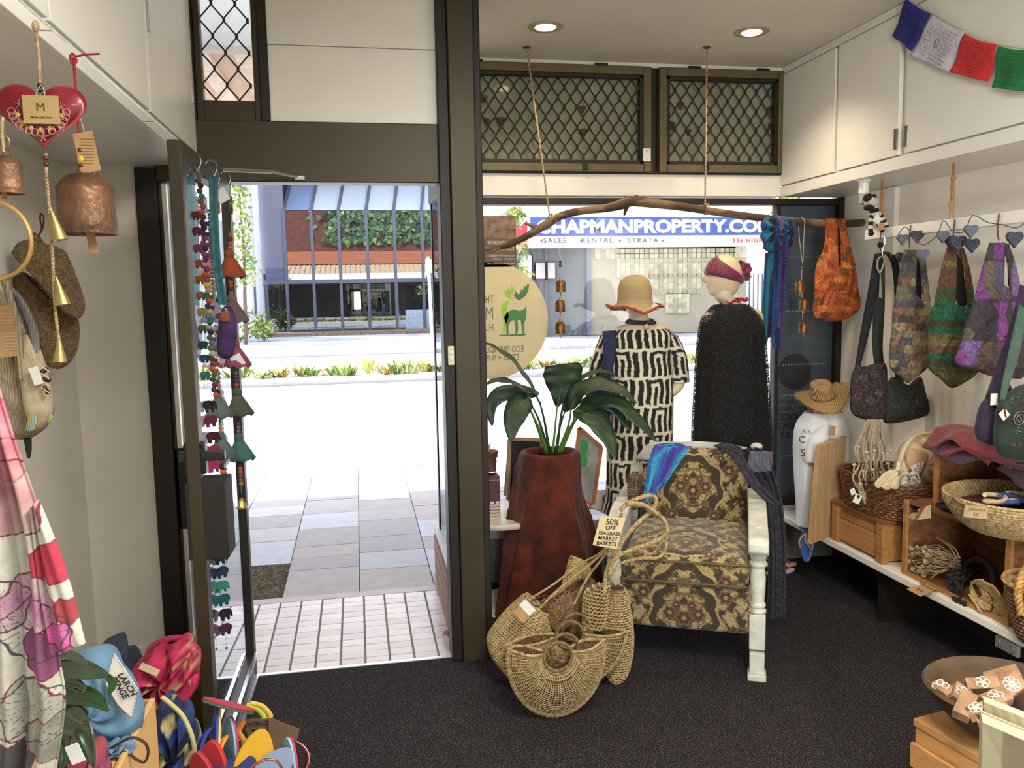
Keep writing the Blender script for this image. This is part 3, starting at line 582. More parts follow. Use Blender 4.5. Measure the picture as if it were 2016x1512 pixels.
# trees and fence to the right, tree behind poster
tree('street_tree', (cx_(1500), 28, 0), .1, [(cx_(1497), 28, cz(420), .7, .6, .8), (cx_(1490), 28, cz(460), .6, .6, 1.0), (cx_(1500), 28, cz(520), .7, .6, 1.2), (cx_(1498), 28, cz(580), .5, .5, .9)], 900, .13, 'tall pale green tree right of the property office', 11)
tree('street_tree', (PY(1010, 480, 24)[0], 24, 0), .1, [(PY(1015, 425, 24)[0], 24, PY(1015, 425, 24)[2], .3, .3, .3), (PY(1018, 500, 24)[0], 24, PY(1018, 500, 24)[2], .35, .4, .8), (PY(1000, 550, 24)[0], 24, PY(1000, 550, 24)[2], .8, .5, .5)], 520, .1, 'green street tree behind the window poster', 12)
ft = thing('palisade_fence', 'dark vertical bar fence beside the property office', 'fence', (cx_(1490), YC+2, 0)); 
for k in range(12): obj('fence_bar', MB().box((cx_(1487)+k*.19, YC+2, 0), (cx_(1487)+k*.19+.04, YC+2.04, cz(540))), M('fence_grey', (92, 98, 110), .6), ft, smooth=0)
for z in (.3, cz(548)): obj('fence_rail', MB().box((cx_(1486), YC+2.04, z), (cx_(1530), YC+2.07, z+.06)), M('fence_grey', (92, 98, 110), .6), ft, smooth=0)
t = thing('white_shed', 'bright white wall behind the palisade fence', 'building', (cx_(1500), YC+9, 0)); obj('wall', MB().box((xc+.2, YC+9, 0), (xc+9, YC+10, 5)), bw, t, smooth=0); obj('roof_edge', MB().box((xc+.1, YC+8.8, 5), (xc+9, YC+10, 5.2)), conc, t, smooth=0)
# our own side: awning, brick upper storey (seen mirrored in the glass opposite)
aw = thing('street_awning', 'corrugated awning roof sheltering the footpath', 'awning', (0, 6.3, 3))
obj('awning_deck', MB().box((-16, W+.15, 3.02), (20, 8.25, 3.08)), M('awning_peach', (214, 178, 150), .7, var=.05), aw, smooth=0)
mb = MB()
for k in range(150): mb.box((-16+k*.24, W+.15, 2.99), (-16+k*.24+.1, 8.2, 3.02))
o = obj('corrugation', mb, M('awning_rib', (232, 210, 184), .6), aw, smooth=0); o['kind'] = 'stuff'
obj('awning_fascia', MB().box((-16, 8.2, 2.9), (20, 8.26, 3.5)), M('fascia_cream', (214, 200, 186), .7), aw, smooth=0)
mb = MB()
for k in range(90): mb.prism([(-16+k*.4, 8.2, 3.45), (-16+k*.4+.2, 8.2, 3.5), (-16+k*.4+.2, 5.0, 4.3), (-16+k*.4, 5.0, 4.25)], (.2, 0, 0))
o = obj('sloping_roof_sheet', mb, M('roof_sheet_cream', (150, 132, 112), .5, var=.1), aw, smooth=0); o['kind'] = 'stuff'
bk = thing('brick_upper_storey', 'red brick upper storey of the shop above the awning', 'building', (0, 5, 3.4))
obj('wall', MB().box((-16, W+.2, 3.1), (20, W+.5, 10)), M('red_brick', (104, 56, 44), .85, rgb2=(66, 38, 32), ns=6), bk, smooth=0)
obj('timber_band', MB().box((-16, W+.5, 4.35), (20, W+.6, 5.4)), M('orange_timber', (150, 88, 58), .7, var=.1, ns=2, stretch=(.2, 1, 3)), bk, smooth=0)
struct('wall_street', MB().box((-16, W+.1, 0), (XL-.02, W+.14, 2.95)).box((XR+.1, W+.1, 0), (20, W+.14, 2.95)).box((XL-.1, D+.1, 0), (-.84, W+.1, 2.95)), M('shopfront_dark', (84, 80, 78), .7, rgb2=(50, 50, 52), ns=.9), smooth=0)
struct('wall_upper', MB().box((XL-.1, W-.05, ZC+.01), (XR+.1, W+.1, 3.6)).box((XL-.1, D+.06, ZC), (.4, D+.12, 3.1)), wallm, smooth=0)

mb = MB(); Rc = random.Random(21)
for i in range(800):
    x = Rc.gauss(Rc.choice((-1.2, 1.0, 3.2, 5.5)), .8); z = 6.0+Rc.uniform(0, 2.8); p = V((x, W+.62+Rc.uniform(-.1, .1), z)); u = np.array([Rc.gauss(0, 1), .3*Rc.gauss(0, 1), Rc.gauss(0, 1)]); u /= np.linalg.norm(u); v_ = np.cross(u, [0, 1, 0]); s = .3*Rc.uniform(.5, 1.3); mb.add([p-u*s, p+v_*s*.6, p+u*s, p-v_*s*.6], [(0, 1, 2, 3)], Rc.randrange(3))
o = obj('wall_creeper', mb, [M('creeper_dark_%d' % i, c, .6) for i, c in enumerate(((58, 84, 48), (40, 62, 40), (96, 122, 66)))], smooth=0); tag(o, 'leafy creeper on the brick storey above the awning, seen mirrored opposite', 'plant', None, 'stuff')
# ================================================================== helpers for cloth, rope, leaves
def rbox(mb, c, ax, ay, az, r, n=10, colf=None, puff=0, mi=0):
    # rounded box; ax, ay, az half vectors ; colf(local metres array)
    c = V(c); A = [V(ax), V(ay), V(az)]; h = np.array([np.linalg.norm(a) for a in A]); U = np.array([a/np.linalg.norm(a) for a in A])
    for k in range(3):
        i, j = [(1, 2), (2, 0), (0, 1)][k]
        ni, nj = (n, n) if not hasattr(n, '__len__') else (n[i], n[j])
        for s in (1, -1):
            a = np.linspace(-h[i], h[i], ni); b_ = np.linspace(-h[j], h[j], nj); A_, B_ = np.meshgrid(a, b_, indexing='ij'); P = np.zeros(A_.shape+(3,)); P[..., i] = A_; P[..., j] = B_; P[..., k] = s*h[k]
            inn = np.clip(P, -(h-r), h-r); d = P-inner if False else P-inn; L_ = np.linalg.norm(d, axis=-1, keepdims=True); Q = inn+d/np.maximum(L_, 1e-9)*r
            if puff: Q[..., 2] += np.sign(Q[..., 2])*puff*(1-(Q[..., 0]/h[0])**2)*(1-(Q[..., 1]/h[1])**2)
            Wp = c+Q@U
            if s < 0: Wp = Wp[:, ::-1]; Q = Q[:, ::-1]
            mb.grid(Wp, mi, col=colf(Q) if colf else None)
    return mb
def braid(mb, pts, R=.006, k=3, pitch=.035, n=5, mi=0, rs=.62):
    P = np.array(smoothpath(pts, 6)); d = np.r_[0, np.cumsum(np.linalg.norm(np.diff(P, axis=0), axis=1))]; m_ = max(8, int(d[-1]/(pitch/7)))
    t = np.linspace(0, d[-1], m_); Q = np.stack([np.interp(t, d, P[:, i]) for i in range(3)], 1); T = np.gradient(Q, axis=0); T /= np.linalg.norm(T, axis=1, keepdims=True)+1e-9
    a = np.cross(T, [0, .3, 1.]); a /= np.linalg.norm(a, axis=1, keepdims=True)+1e-9; b_ = np.cross(T, a)
    for q in range(k):
        ph = 2*math.pi*(t/pitch)+q*2*math.pi/k; mb.tube(Q+a*(np.cos(ph)*R*.6)[:, None]+b_*(np.sin(ph)*R*.6)[:, None], R*rs, n, mi)
    return mb
def drape(mb, lp, rp, Y, amp=.01, nf=4, n=26, m_=40, colf=None, ph=0, mi=0, Y2=None, sm=5):
    # sheet between two pixel polylines at depth Y, with folds in depth
    A = np.array(smoothpath([PY(a, b, Y) for a, b in lp], sm)); B = np.array(smoothpath([PY(a, b, Y if Y2 is None else Y2) for a, b in rp], sm))
    def rs(Q): d = np.linspace(0, 1, len(Q)); t = np.linspace(0, 1, m_); return np.stack([np.interp(t, d, Q[:, i]) for i in range(3)], 1)
    A, B = rs(A), rs(B); s = np.linspace(0, 1, n)[None, :, None]; P = A[:, None]*(1-s)+B[:, None]*s
    tt = np.linspace(0, 1, m_)[:, None]; f = np.sin(nf*2*math.pi*s[..., 0]+ph+1.3*tt)+.5*np.sin(nf*4.7*s[..., 0]*3+ph*2-2*tt)
    P[..., 1] += amp*f
    return mb.grid(P, mi, col=None if colf is None else colf(np.broadcast_to(s[..., 0], (m_, n)), np.broadcast_to(tt, (m_, n)), P))
def blade(mb, pts, wid, nrm=(0, -1, .2), prof=None, n=16, fold=.25, mi=0, wave=.04):
    P = np.array(smoothpath(pts, 6)); d = np.linspace(0, 1, len(P)); t = np.linspace(0, 1, n); Q = np.stack([np.interp(t, d, P[:, i]) for i in range(3)], 1)
    T = np.gradient(Q, axis=0); T /= np.linalg.norm(T, axis=1, keepdims=True); nv = V(nrm); sd_ = np.cross(T, nv); sd_ /= np.linalg.norm(sd_, axis=1, keepdims=True)+1e-9; nn = np.cross(sd_, T)
    wv = np.sin(math.pi*np.clip(t, 0, 1)**.75)**.8 if prof is None else np.interp(t, np.linspace(0, 1, len(prof)), prof)
    cols = []
    for s in (-1, -.5, 0, .5, 1): cols.append(Q+sd_*(wv*wid*.5*s)[:, None]+nn*((abs(s)*fold*wid*wv*.5)+wave*wid*np.sin(t*22+s*3)*abs(s))[:, None])
    return mb.grid(np.stack(cols, 1), mi)
def bell(mb, c, w, h, mi=0, n=20):
    c = V(c); r = w/2; mb.lathe([(r*.12, h*.5), (r*.62, h*.48), (r*.86, h*.38), (r*.95, h*.24), (r*.98, h*.2), (r, -h*.40), (r*1.02, -h*.5), (r*.9, -h*.5), (r*.85, -h*.1), (r*.3, h*.3)], c, n, mi)
    return mb
def brocade(a, b):
    x = np.abs(((a/.54+.5) % 1)-.5)*.54; bb = ((b+.18) % .36)-.18; dk = vcol((54, 44, 28)); cr = vcol((166, 149, 102)); tn = vcol((108, 89, 54)); rd = vcol((72, 38, 28))
    x2 = x+.006*np.sin(bb*90+8*x)+.004*np.sin(bb*170); b2 = bb+.006*np.sin(x*110)+.004*np.sin(x*190+bb*60)
    f = .25+np.cos(2*np.pi*x2/.095)*np.cos(2*np.pi*b2/.12)+.6*np.cos(2*np.pi*(x2/.06+.5*np.sin(b2*52)))*np.cos(2*np.pi*b2/.075+9*x2)+.45*np.sin(x2*260+3*np.sin(b2*90))*np.sin(b2*230)
    r = np.hypot(x/.135, bb/.15); an = np.arctan2(bb, x); rr = r+.06*np.sin(an*8); C = np.where((f > .12)[..., None], cr, dk); C = np.where((np.abs(f-.12) < .16)[..., None], tn, C); C = np.where(((f > .3) & (np.abs(np.sin(f*8+x*90)) < .3))[..., None], tn, C)
    C = np.where(((rr > .82) & (rr < 1.04))[..., None], dk, C); C = np.where((np.abs(rr-1.07) < .03)[..., None], cr, C); C = np.where(((rr > .55) & (rr < .62))[..., None], tn, C)
    for (cx, cy, rad) in ((0, -.012, .026), (.06, .008, .022), (.032, .045, .014), (.10, -.13, .02), (.17, .09, .022), (.235, -.06, .022), (.20, -.16, .014), (.13, .15, .014), (.055, -.075, .012)):
        q = np.hypot(x-cx, bb-cy); an = np.arctan2(bb-cy, x-cx); R_ = rad*(1+.16*np.cos(6*an)); C = np.where((q < R_*1.35)[..., None], tn, C); C = np.where((q < R_)[..., None], rd, C); C = np.where((q < R_*.4)[..., None], cr*.8, C)
    return C
M('brocade', (255, 255, 255), .85, kind='attr', ns=260, var=.18, bump=.25, bs=400, sheen=.3)
attr = M('printed_cloth', (255, 255, 255), .85, kind='attr', ns=60, var=.1, bump=.15, bs=200)
def MLace(name, rgb, scale, th):
    mt = bpy.data.materials.new(name); mt.use_nodes = True; n = mt.node_tree.nodes; l = mt.node_tree.links; b = n['Principled BSDF']; b.inputs['Base Color'].default_value = lin(rgb); b.inputs['Roughness'].default_value = .9
    tc = n.new('ShaderNodeTexCoord'); v_ = n.new('ShaderNodeTexVoronoi'); v_.feature = 'DISTANCE_TO_EDGE'; v_.inputs['Scale'].default_value = scale; c = n.new('ShaderNodeMath'); c.operation = 'LESS_THAN'; c.inputs[1].default_value = th
    l.new(tc.outputs['Object'], v_.inputs[0]); l.new(v_.outputs[0], c.inputs[0]); l.new(c.outputs[0], b.inputs['Alpha']); return mt
# ================================================================== ARMCHAIR
ca = math.radians(26); cu_ = V((math.cos(ca), -math.sin(ca), 0)); cv_ = V((math.sin(ca), math.cos(ca), 0)); CO = V((1.60, 3.03, 0))-cu_*.66     # left front corner on floor
def ch(u, v, z): return CO+cu_*u+cv_*v+[0, 0, z]
T = thing('armchair', 'white framed armchair upholstered in olive and cream floral brocade', 'armchair', tuple(ch(.33, .35, 0)))
cw = M('chalky_white_paint', (206, 208, 200), .6, rgb2=(176, 178, 168), ns=14, bump=.1, bs=40)
def cbox(mb, u0, u1, v0, v1, z0, z1): return mb.obox(ch((u0+u1)/2, (v0+v1)/2, (z0+z1)/2), cu_*(u1-u0)/2, cv_*(v1-v0)/2, (0, 0, (z1-z0)/2))
for u in (.0, .595):
    mb = MB(); cbox(mb, u, u+.065, 0, .065, .12, .27)
    mb.obox(ch(u+.0325, .0325-.012, .055), cu_*.03, cv_*.03, (0, 0, .055)); mb.obox(ch(u+.0325, .0325-.03, .012), cu_*.037, cv_*.036, (0, 0, .013))
    mb.lathe([(.030, .27), (.036, .275), (.036, .285), (.028, .292), (.034, .30), (.034, .31), (.027, .32), (.031, .36), (.032, .42), (.028, .465), (.036, .475), (.036, .487), (.028, .495), (.034, .505), (.03, .54), (.033, .57)], ch(u+.0325, .0325, 0), 20)
    obj('leg', mb, cw, T, bevel=.004)
    mb = MB(); cbox(mb, u+.005, u+.06, .62, .68, 0, .58); obj('leg', mb, cw, T, bevel=.004)
for k, (u, sgn) in enumerate(((.0, -1), (.595, 1))):
    # arm: flat board with a scroll at the front
    mb = MB(); pr = [(-.05, .522), (-.066, .54), (-.064, .572), (-.04, .592), (.03, .598), (.12, .603), (.18, .618), (.25, .628), (.68, .63), (.68, .598), (.25, .594), (.17, .582), (.1, .566), (.02, .56), (-.008, .54), (-.024, .522)]
    mb.prism([ch(u-.008, v, z+.015) for v, z in pr], cu_*.08)
    obj('armrest', mb, cw, T, bevel=.006)
    mb = MB(); cbox(mb, u+.022, u+.042, .08, .62, .33, .62) ; sp = obj('side_panel', mb, cw, T, bevel=.003)
    mb = MB()
    for q in range(26):
        v0 = .09+q*.02; mb.tube([ch(u+.044 if k == 0 else u+.02, v0, .60), ch(u+.044 if k == 0 else u+.02, min(.61, v0+.1), .36)], .0028, 4)
    o = obj('cane_weave', mb, M('cane_white', (196, 200, 194), .6), sp); o['kind'] = 'stuff'
mb = MB(); cbox(mb, .06, .60, .01, .04, .10, .13); 
bro = MC['brocade']
ql = lambda Q: brocade(Q[..., 0], Q[..., 1]+Q[..., 2]*1.0+.06)
obj('seat_cushion', rbox(MB(), ch(.33, .30, .43), cu_*.265, cv_*.30, (0, 0, .072), .055, (110, 120, 40), ql, .022), bro, T, smooth=180)
for z in (.475, .385): 
    pts = [ch(.33+a*.263, .30+b_*.298, z) for a, b_ in ((-1, .9), (-1, -.85), (-.9, -1), (-.4, -1.012), (0, -1.02), (.4, -1.012), (.9, -1), (1, -.85), (1, .9))]
    obj('piping', MB().tube(pts, .0055, 6, sm=4), M('piping_brown', (96, 82, 52), .8), T)
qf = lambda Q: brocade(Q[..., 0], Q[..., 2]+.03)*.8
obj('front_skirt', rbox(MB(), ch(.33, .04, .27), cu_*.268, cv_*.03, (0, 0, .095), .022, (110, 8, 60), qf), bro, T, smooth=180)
obj('seat_deck', rbox(MB(), ch(.33, .34, .29), cu_*.262, cv_*.28, (0, 0, .07), .02, 8), M('deck_brown', (70, 56, 36), .9), T)
mb = MB()
fr2 = RNG.uniform(0, 1, (60, 3))
for a in fr2: p = ch(.588+.008*a[0], .0+.03*a[1], .19+.19*a[2]); mb.tube([p, p+cu_*(.012+.014*a[1])+V((0, -.01, -.006))], .0007, 3)
o = obj('frayed_edge', mb, M('frayed_thread', (176, 160, 124), .9), T); o['kind'] = 'stuff'
# back, reclined
bt = math.radians(14); bw_ = np.array(cv_)*math.sin(bt)+np.array([0, 0, math.cos(bt)])
HB = .222; bc = ch(.33, .66, .42)+bw_*.19
qb = lambda Q: brocade(Q[..., 0], Q[..., 2]-.02)
nb = np.cross(cu_, bw_)
mb = rbox(MB(), bc, cu_*.262, nb*.055, bw_*HB, .045, (110, 16, 120), qb, 0)
# clip the upper corners to the shaped outline
vv = np.array(mb.v); loc = (vv-bc); a_ = loc@cu_; h_ = loc@bw_; lim = .262-np.clip((h_-.08)/.14, 0, 1)*.09; sc = np.where(np.abs(a_) > lim, lim/np.maximum(np.abs(a_), 1e-6), 1); vv = vv+np.outer(a_*(sc-1), cu_); mb.v = [tuple(p) for p in vv]
obj('backrest', mb, bro, T, smooth=180)
bo = bc+np.array(nb)*-0  # frame behind
mb = MB(); back = -nb if np.dot(nb, cv_) < 0 else nb
for s in (-1, 1):
    p0 = ch(.33+s*.30, .66, .10)+back*.05; mb.obox((p0+ (bc+cu_*s*.30+bw_*(HB+.0)+back*.06))/2, cu_*.024, back*.024, ((bc+cu_*s*.30+bw_*(HB+.0)+back*.06)-p0)/2)
mb.prism([bc+cu_*a+bw_*z+back*.035 for a, z in ((-.30, HB-.07), (-.30, HB), (-.16, HB+.03), (0, HB+.035), (.16, HB+.03), (.30, HB), (.30, HB-.07))], back*.045)
obj('back_frame', mb, cw, T, bevel=.006)
for s in (-1, 1): obj('finial', MB().ball(bc+cu_*s*.30+bw_*(HB+.02)+back*.06, (.03, .03, .018), 14, 8), cw, T)
# scarves over the chair
def bluec(s, t, P):
    k = np.sin(9*s+4*t*2+np.sin(t*9)*1.2); c1, c2, c3, c4 = [vcol(c) for c in ((70, 60, 150), (30, 110, 170), (46, 150, 190), (110, 66, 140))]
    C = np.where((k > .5)[..., None], c1, np.where((k > -.1)[..., None], c4 if False else vcol((58, 84, 170)), np.where((k > -.6)[..., None], c2, c3))); q = np.sin(60*s)*np.sin(50*t) > .72; return np.where(q[..., None], vcol((120, 70, 130)), C)
o = obj('blue_scarf', drape(drape(MB(), [(1288, 878), (1275, 920), (1268, 975), (1258, 1000)], [(1360, 878), (1345, 900), (1310, 950), (1272, 985)], 3.52, .012, 4, 40, 60, bluec), [(1290, 876), (1320, 872), (1345, 874)], [(1285, 890), (1320, 884), (1350, 880)], 3.6, .004, 2, 20, 20, bluec), attr, sol=.003, smooth=180)
tag(o, 'blue and purple silk scarf over the left corner of the armchair back', 'scarf')
dkc = M('charcoal_lace', (62, 62, 70), .9, rgb2=(38, 38, 46), ns=70, kind='vor', bump=.4, bs=150)
mb = drape(MB(), [(1405, 878), (1440, 900), (1480, 960), (1530, 1005)], [(1420, 876), (1460, 895), (1495, 950), (1535, 990)], 3.42, .006, 2, 12, 40)
mb = drape(mb, [(1455, 884), (1475, 925), (1500, 960), (1515, 1080), (1512, 1225)], [(1500, 882), (1522, 925), (1540, 1000), (1545, 1100), (1544, 1230)], 3.62, .02, 3, 34, 60)
mb = drape(mb, [(1408, 876), (1430, 872), (1460, 880)], [(1420, 895), (1440, 890), (1462, 900)], 3.56, .003, 2, 12, 16)
o = obj('grey_shawl', mb, dkc, sol=.004, smooth=180); tag(o, 'long charcoal lace shawl hanging off the right side of the armchair back', 'shawl')
o = obj('grey_scarf', drape(MB(), [(1478, 888), (1472, 925), (1490, 930)], [(1512, 888), (1516, 900), (1520, 926)], 3.50, .008, 3, 24, 24), M('slate_silk', (96, 98, 112), .6, rgb2=(70, 72, 86), ns=18), sol=.003, smooth=180); tag(o, 'slate grey silk scarf folded on top of the charcoal shawl', 'scarf')
# ================================================================== MANNEQUINS
skin = M('mannequin_cream', (216, 200, 168), .5, var=.03, ns=3)
def head(mb, c, s=1.0, yaw=0):
    # egg head with a nose, brow and chin; yaw turns the face
    n, k = 32, 26; th = np.linspace(0, 2*np.pi, n, endpoint=False); P = np.zeros((k, n, 3))
    for i in range(k):
        a = np.pi*i/(k-1); z = -np.cos(a); r = np.sin(a)**.9+1e-3
        rx = .073*r*(1 if z > -.1 else 1+.18*(z+.1)); ry = .094*r*(1 if z > 0 else 1+.12*z)
        x = rx*np.sin(th); y = -ry*np.cos(th)
        fr = np.clip(np.cos(th), 0, 1)       # face side is -y (cos=1)
        nose = np.exp(-((z+.12)/.13)**2)*np.exp(-(np.sin(th)/.16)**2)*fr*.024; chin = np.exp(-((z+.72)/.16)**2)*fr**3*.016; lips = np.exp(-((z+.42)/.06)**2)*np.exp(-(np.sin(th)/.3)**2)*fr*.008
        eye = -np.exp(-((z-.1)/.10)**2)*(np.exp(-((np.abs(np.sin(th))-.38)/.16)**2))*fr*.009
        y = y-(nose+chin+lips+eye); P[i, :, 0] = x; P[i, :, 1] = y; P[i, :, 2] = z*.115
    cy, sy = math.cos(yaw), math.sin(yaw); X = P[..., 0]*cy-P[..., 1]*sy; Y_ = P[..., 0]*sy+P[..., 1]*cy; P[..., 0], P[..., 1] = X, Y_
    return mb.grid(V(c)+P*s, cv=True)
YM = 4.12
def mxy(px, py, Y=YM): return PY(px, py, Y)
def mannequin(name, label, cpx, hz, neck_px, shoulder, Y, yaw, headc):
    t = thing(name, label, 'mannequin', (cpx, Y, 0)); mb = MB(); sh = shoulder
    s = [(cpx, Y, .95, .14, .10), (cpx, Y, 1.05, .145, .10), (cpx, Y, 1.18, .125, .09), (cpx, Y, sh-.12, .155, .10), (cpx, Y, sh-.03, .165, .085), (cpx, Y, sh+.005, .13, .07), (cpx, Y+.005, sh+.03, .06, .055), (headc[0], headc[1], sh+.07, .05, .052), (headc[0], headc[1], headc[2]-.06, .05, .055)]
    mb.sections(s, 30); head(mb, headc, 1.0, yaw); obj('body', mb, skin, t, smooth=180)
    for sd_ in (-1, 1): obj('leg', MB().tube([(cpx+sd_*.07, Y, .96), (cpx+sd_*.075, Y, .5), (cpx+sd_*.075, Y+.01, .06)], [.075, .05, .03], 12, sm=3).ball((cpx+sd_*.075, Y-.03, .035), (.035, .075, .03), 12, 8), skin, t, smooth=180)
    obj('stand_base', MB().lathe([(.0, .0), (.15, .0), (.15, .008), (.02, .012)], (cpx, Y, 0), 30), metal, t)
    return t
# first mannequin: printed dress, hat, necklace
c1 = mxy(1260, 640); hc = mxy(1256, 592); c1x = c1[0]
zz = lambda py, px=1260, Y=YM: PY(px, py, Y)[2]
m1 = mannequin('mannequin', 'cream mannequin seen from behind in the black and white print dress and straw hat', c1x, 0, 0, zz(645), YM, math.radians(160), (hc[0], YM, zz(588)))
for sd_, pts in ((1, [(1318, 668), (1334, 700), (1338, 750), (1322, 775)]), (-1, [(1198, 668), (1180, 720), (1172, 780)])):
    obj('arm', MB().tube([PY(a, b_, YM-.01*k) for k, (a, b_) in enumerate(pts)], [.045, .04, .033, .022], 12, sm=4), skin, m1, smooth=180)
def dressc(P, th, fl):
    a = np.broadcast_to((th[None, :]*.165*1.15), P.shape[:2]); z = P[..., 2]; row = z/.145; q_ = (a+.03*(np.floor(row) % 2))/.225; s1 = q_ % 1; i = np.where(s1 < .56, 0, 1)+2*np.floor(q_); s = np.where(s1 < .56, s1/.56, (s1-.56)/.44); t = row % 1
    s = s+.03*np.sin(z*60+i); t = t+.02*np.sin(a*70)
    typ = (i+np.floor(row)*0) % 2
    b1 = ((s > .06) & (s < .94) & (t > .06) & (t < .95)) & ~((s > .28) & (s < .74) & (t < .84)) ; b1 |= (s > .42) & (s < .62) & (t > .06) & (t < .70); b1 &= ~((s > .74) & (t < .0))
    b2 = ((s > .08) & (s < .42) | (s > .62) & (s < .92)) & (t > .05) & (t < .95)
    bk_ = np.where(typ == 0, b1, b2); C = np.where(bk_[..., None], vcol((26, 25, 27)), vcol((214, 208, 188)))
    return C
dl = lambda py: ((mxy(1192 if py < 900 else 1190, py)[0]+mxy(1332 if py < 800 else 1328, py)[0])/2)
secs = [(dl(1000)-.02, YM, zz(1005), .185, .12), (dl(960), YM, zz(960), .18, .12), (dl(860), YM, zz(860), .178, .12), (dl(760), YM, zz(760), .172, .12), (c1x, YM, zz(700), .172, .115), (c1x, YM, zz(668), .178, .112), (c1x, YM, zz(655), .172, .098), (c1x+.0, YM, zz(648), .145, .088)]
mb = MB().sections(secs, 300, fold=.018, nf=7, sm=40, colf=dressc, cap=False)
sl = mb
for sd_, pts in ((1, [(1312, 660), (1330, 700), (1336, 752)]), (-1, [(1204, 660), (1184, 715), (1176, 770)])):
    A = np.array(smoothpath([PY(a, b_, YM-.008) for a, b_ in pts], 22)); th = np.linspace(0, 2*np.pi, 60, endpoint=False); P = A[:, None]+np.stack([np.cos(th)*.056, np.sin(th)*.056, np.sin(th)*0], 1)[None]
    mb.grid(P, cv=True, col=dressc(P, th*.35+1, None))
o = obj('print_dress', mb, attr, sol=.003, smooth=180); tag(o, 'black and cream geometric print dress on the mannequin beside the plant', 'dress')
hatm = M('straw_hat_natural', (206, 190, 152), .9, rgb2=(164, 144, 106), kind='bands', ns=55, stretch=(0, 0, 1), bump=.5, bs=220)
t = thing('cloche_hat', 'natural straw cloche hat with rust frayed brim on the first mannequin', 'hat', (hc[0], YM, zz(600)))
rpx = (mxy(1281, 580)[0]-mxy(1218, 580)[0])/2; hx0 = (mxy(1281, 580)[0]+mxy(1218, 580)[0])/2
P = []
for r, z, wv in ((.02, zz(542), 0), (rpx*.5, zz(545), 0), (rpx*.82, zz(552), 0), (rpx*.97, zz(568), 0), (rpx*1.0, zz(588), 0), (rpx*1.03, zz(598), .003), (rpx*1.25, zz(606), .01), (rpx*1.58, zz(607), .016)):
    th = np.linspace(0, 2*np.pi, 60, endpoint=False); P.append(np.stack([hx0+r*np.cos(th), YM+r*1.1*np.sin(th), z+wv*(1.2*np.abs(np.cos(th))*1.6-1)+wv*.4*np.sin(5*th)], 1))
obj('hat_body', MB().grid(np.array(P), cv=True), hatm, t, sol=.005, smooth=180)
e_ = P[-1]; mb = MB(); mb.tube(e_, .007, 6, closed=True)
for k in range(150):
    a = random.uniform(0, 6.28); q = np.array([hx0+rpx*1.58*math.cos(a), YM+rpx*1.74*math.sin(a), np.interp(a, np.linspace(0, 2*np.pi, 60), e_[:, 2])]); d_ = V((math.cos(a), math.sin(a), random.uniform(-.6, .6))); mb.tube([q, q+d_*.014], .0015, 3)
obj('frayed_brim_edge', mb, M('rust_raffia', (168, 82, 50), .9, var=.2, ns=40), t)
def hangtag(name, label, cpx, cpy, Y, w, h, mat=None, rot=0, st=None, parent=None, grp=None):
    c = PY(cpx, cpy, Y); x = Vector((math.cos(rot), 0, math.sin(rot))); z = Vector((-math.sin(rot), 0, math.cos(rot))); mb = MB().obox(c, x*w/2, Vector((0, .0012, 0)), z*h/2)
    if parent: o = obj('tag', mb, mat or paperW, parent); 
    else:
        t = thing(name, label, 'tag', tuple(c), grp); o = obj('card', mb, mat or paperW, t); parent = t
    if st: obj('tag_string', MB().tube([PY(st[0], st[1], Y+.01), c+z*h*.4], .0009, 4), string, parent)
    return o
hangtag('', '', 1288, 604, YM-.13, .024, .034, paperW, -.5, (1285, 590), t)
t = thing('bead_necklace', 'thick dark bead necklace around the neck under the straw hat', 'necklace', (c1x, YM, zz(630)))
mb = MB(); R3 = random.Random(3)
for k in range(3):
    for i in range(40):
        a = 2*math.pi*i/40; mb.ball((c1x+.004+math.cos(a)*(.062+.007*k), YM+math.sin(a)*(.06+.007*k), zz(630)-.006*k+.006*math.sin(a)), .0062, 8, 5)
o = obj('beads', mb, M('navy_beads', (44, 48, 66), .4, rgb2=(24, 26, 36), ns=50), t); o['kind'] = 'stuff'
for px, py, r_ in ((1272, 642, .5), (1282, 646, -.3), (1277, 652, .2)): hangtag('', '', px, py, YM-.11, .022, .017, paper, r_, None, t)
navy = M('navy_canvas', (36, 48, 84), .85, rgb2=(26, 34, 62), ns=50, bump=.3)
t = thing('navy_shoulder_bag', 'navy canvas shoulder bag hanging off the left shoulder of the print dress', 'bag', tuple(PY(1180, 780, YM-.12)))
obj('strap', drape(MB(), [(1187, 652), (1188, 700), (1178, 760)], [(1213, 650), (1211, 700), (1198, 765)], YM-.13, .004, 1, 10, 30), navy, t, sol=.006, smooth=180)
obj('pouch', MB().puff(L([(1165, 752), (1205, 748), (1212, 790), (1198, 822), (1170, 824), (1152, 795)], YM-.10), .07), navy, t, smooth=180)
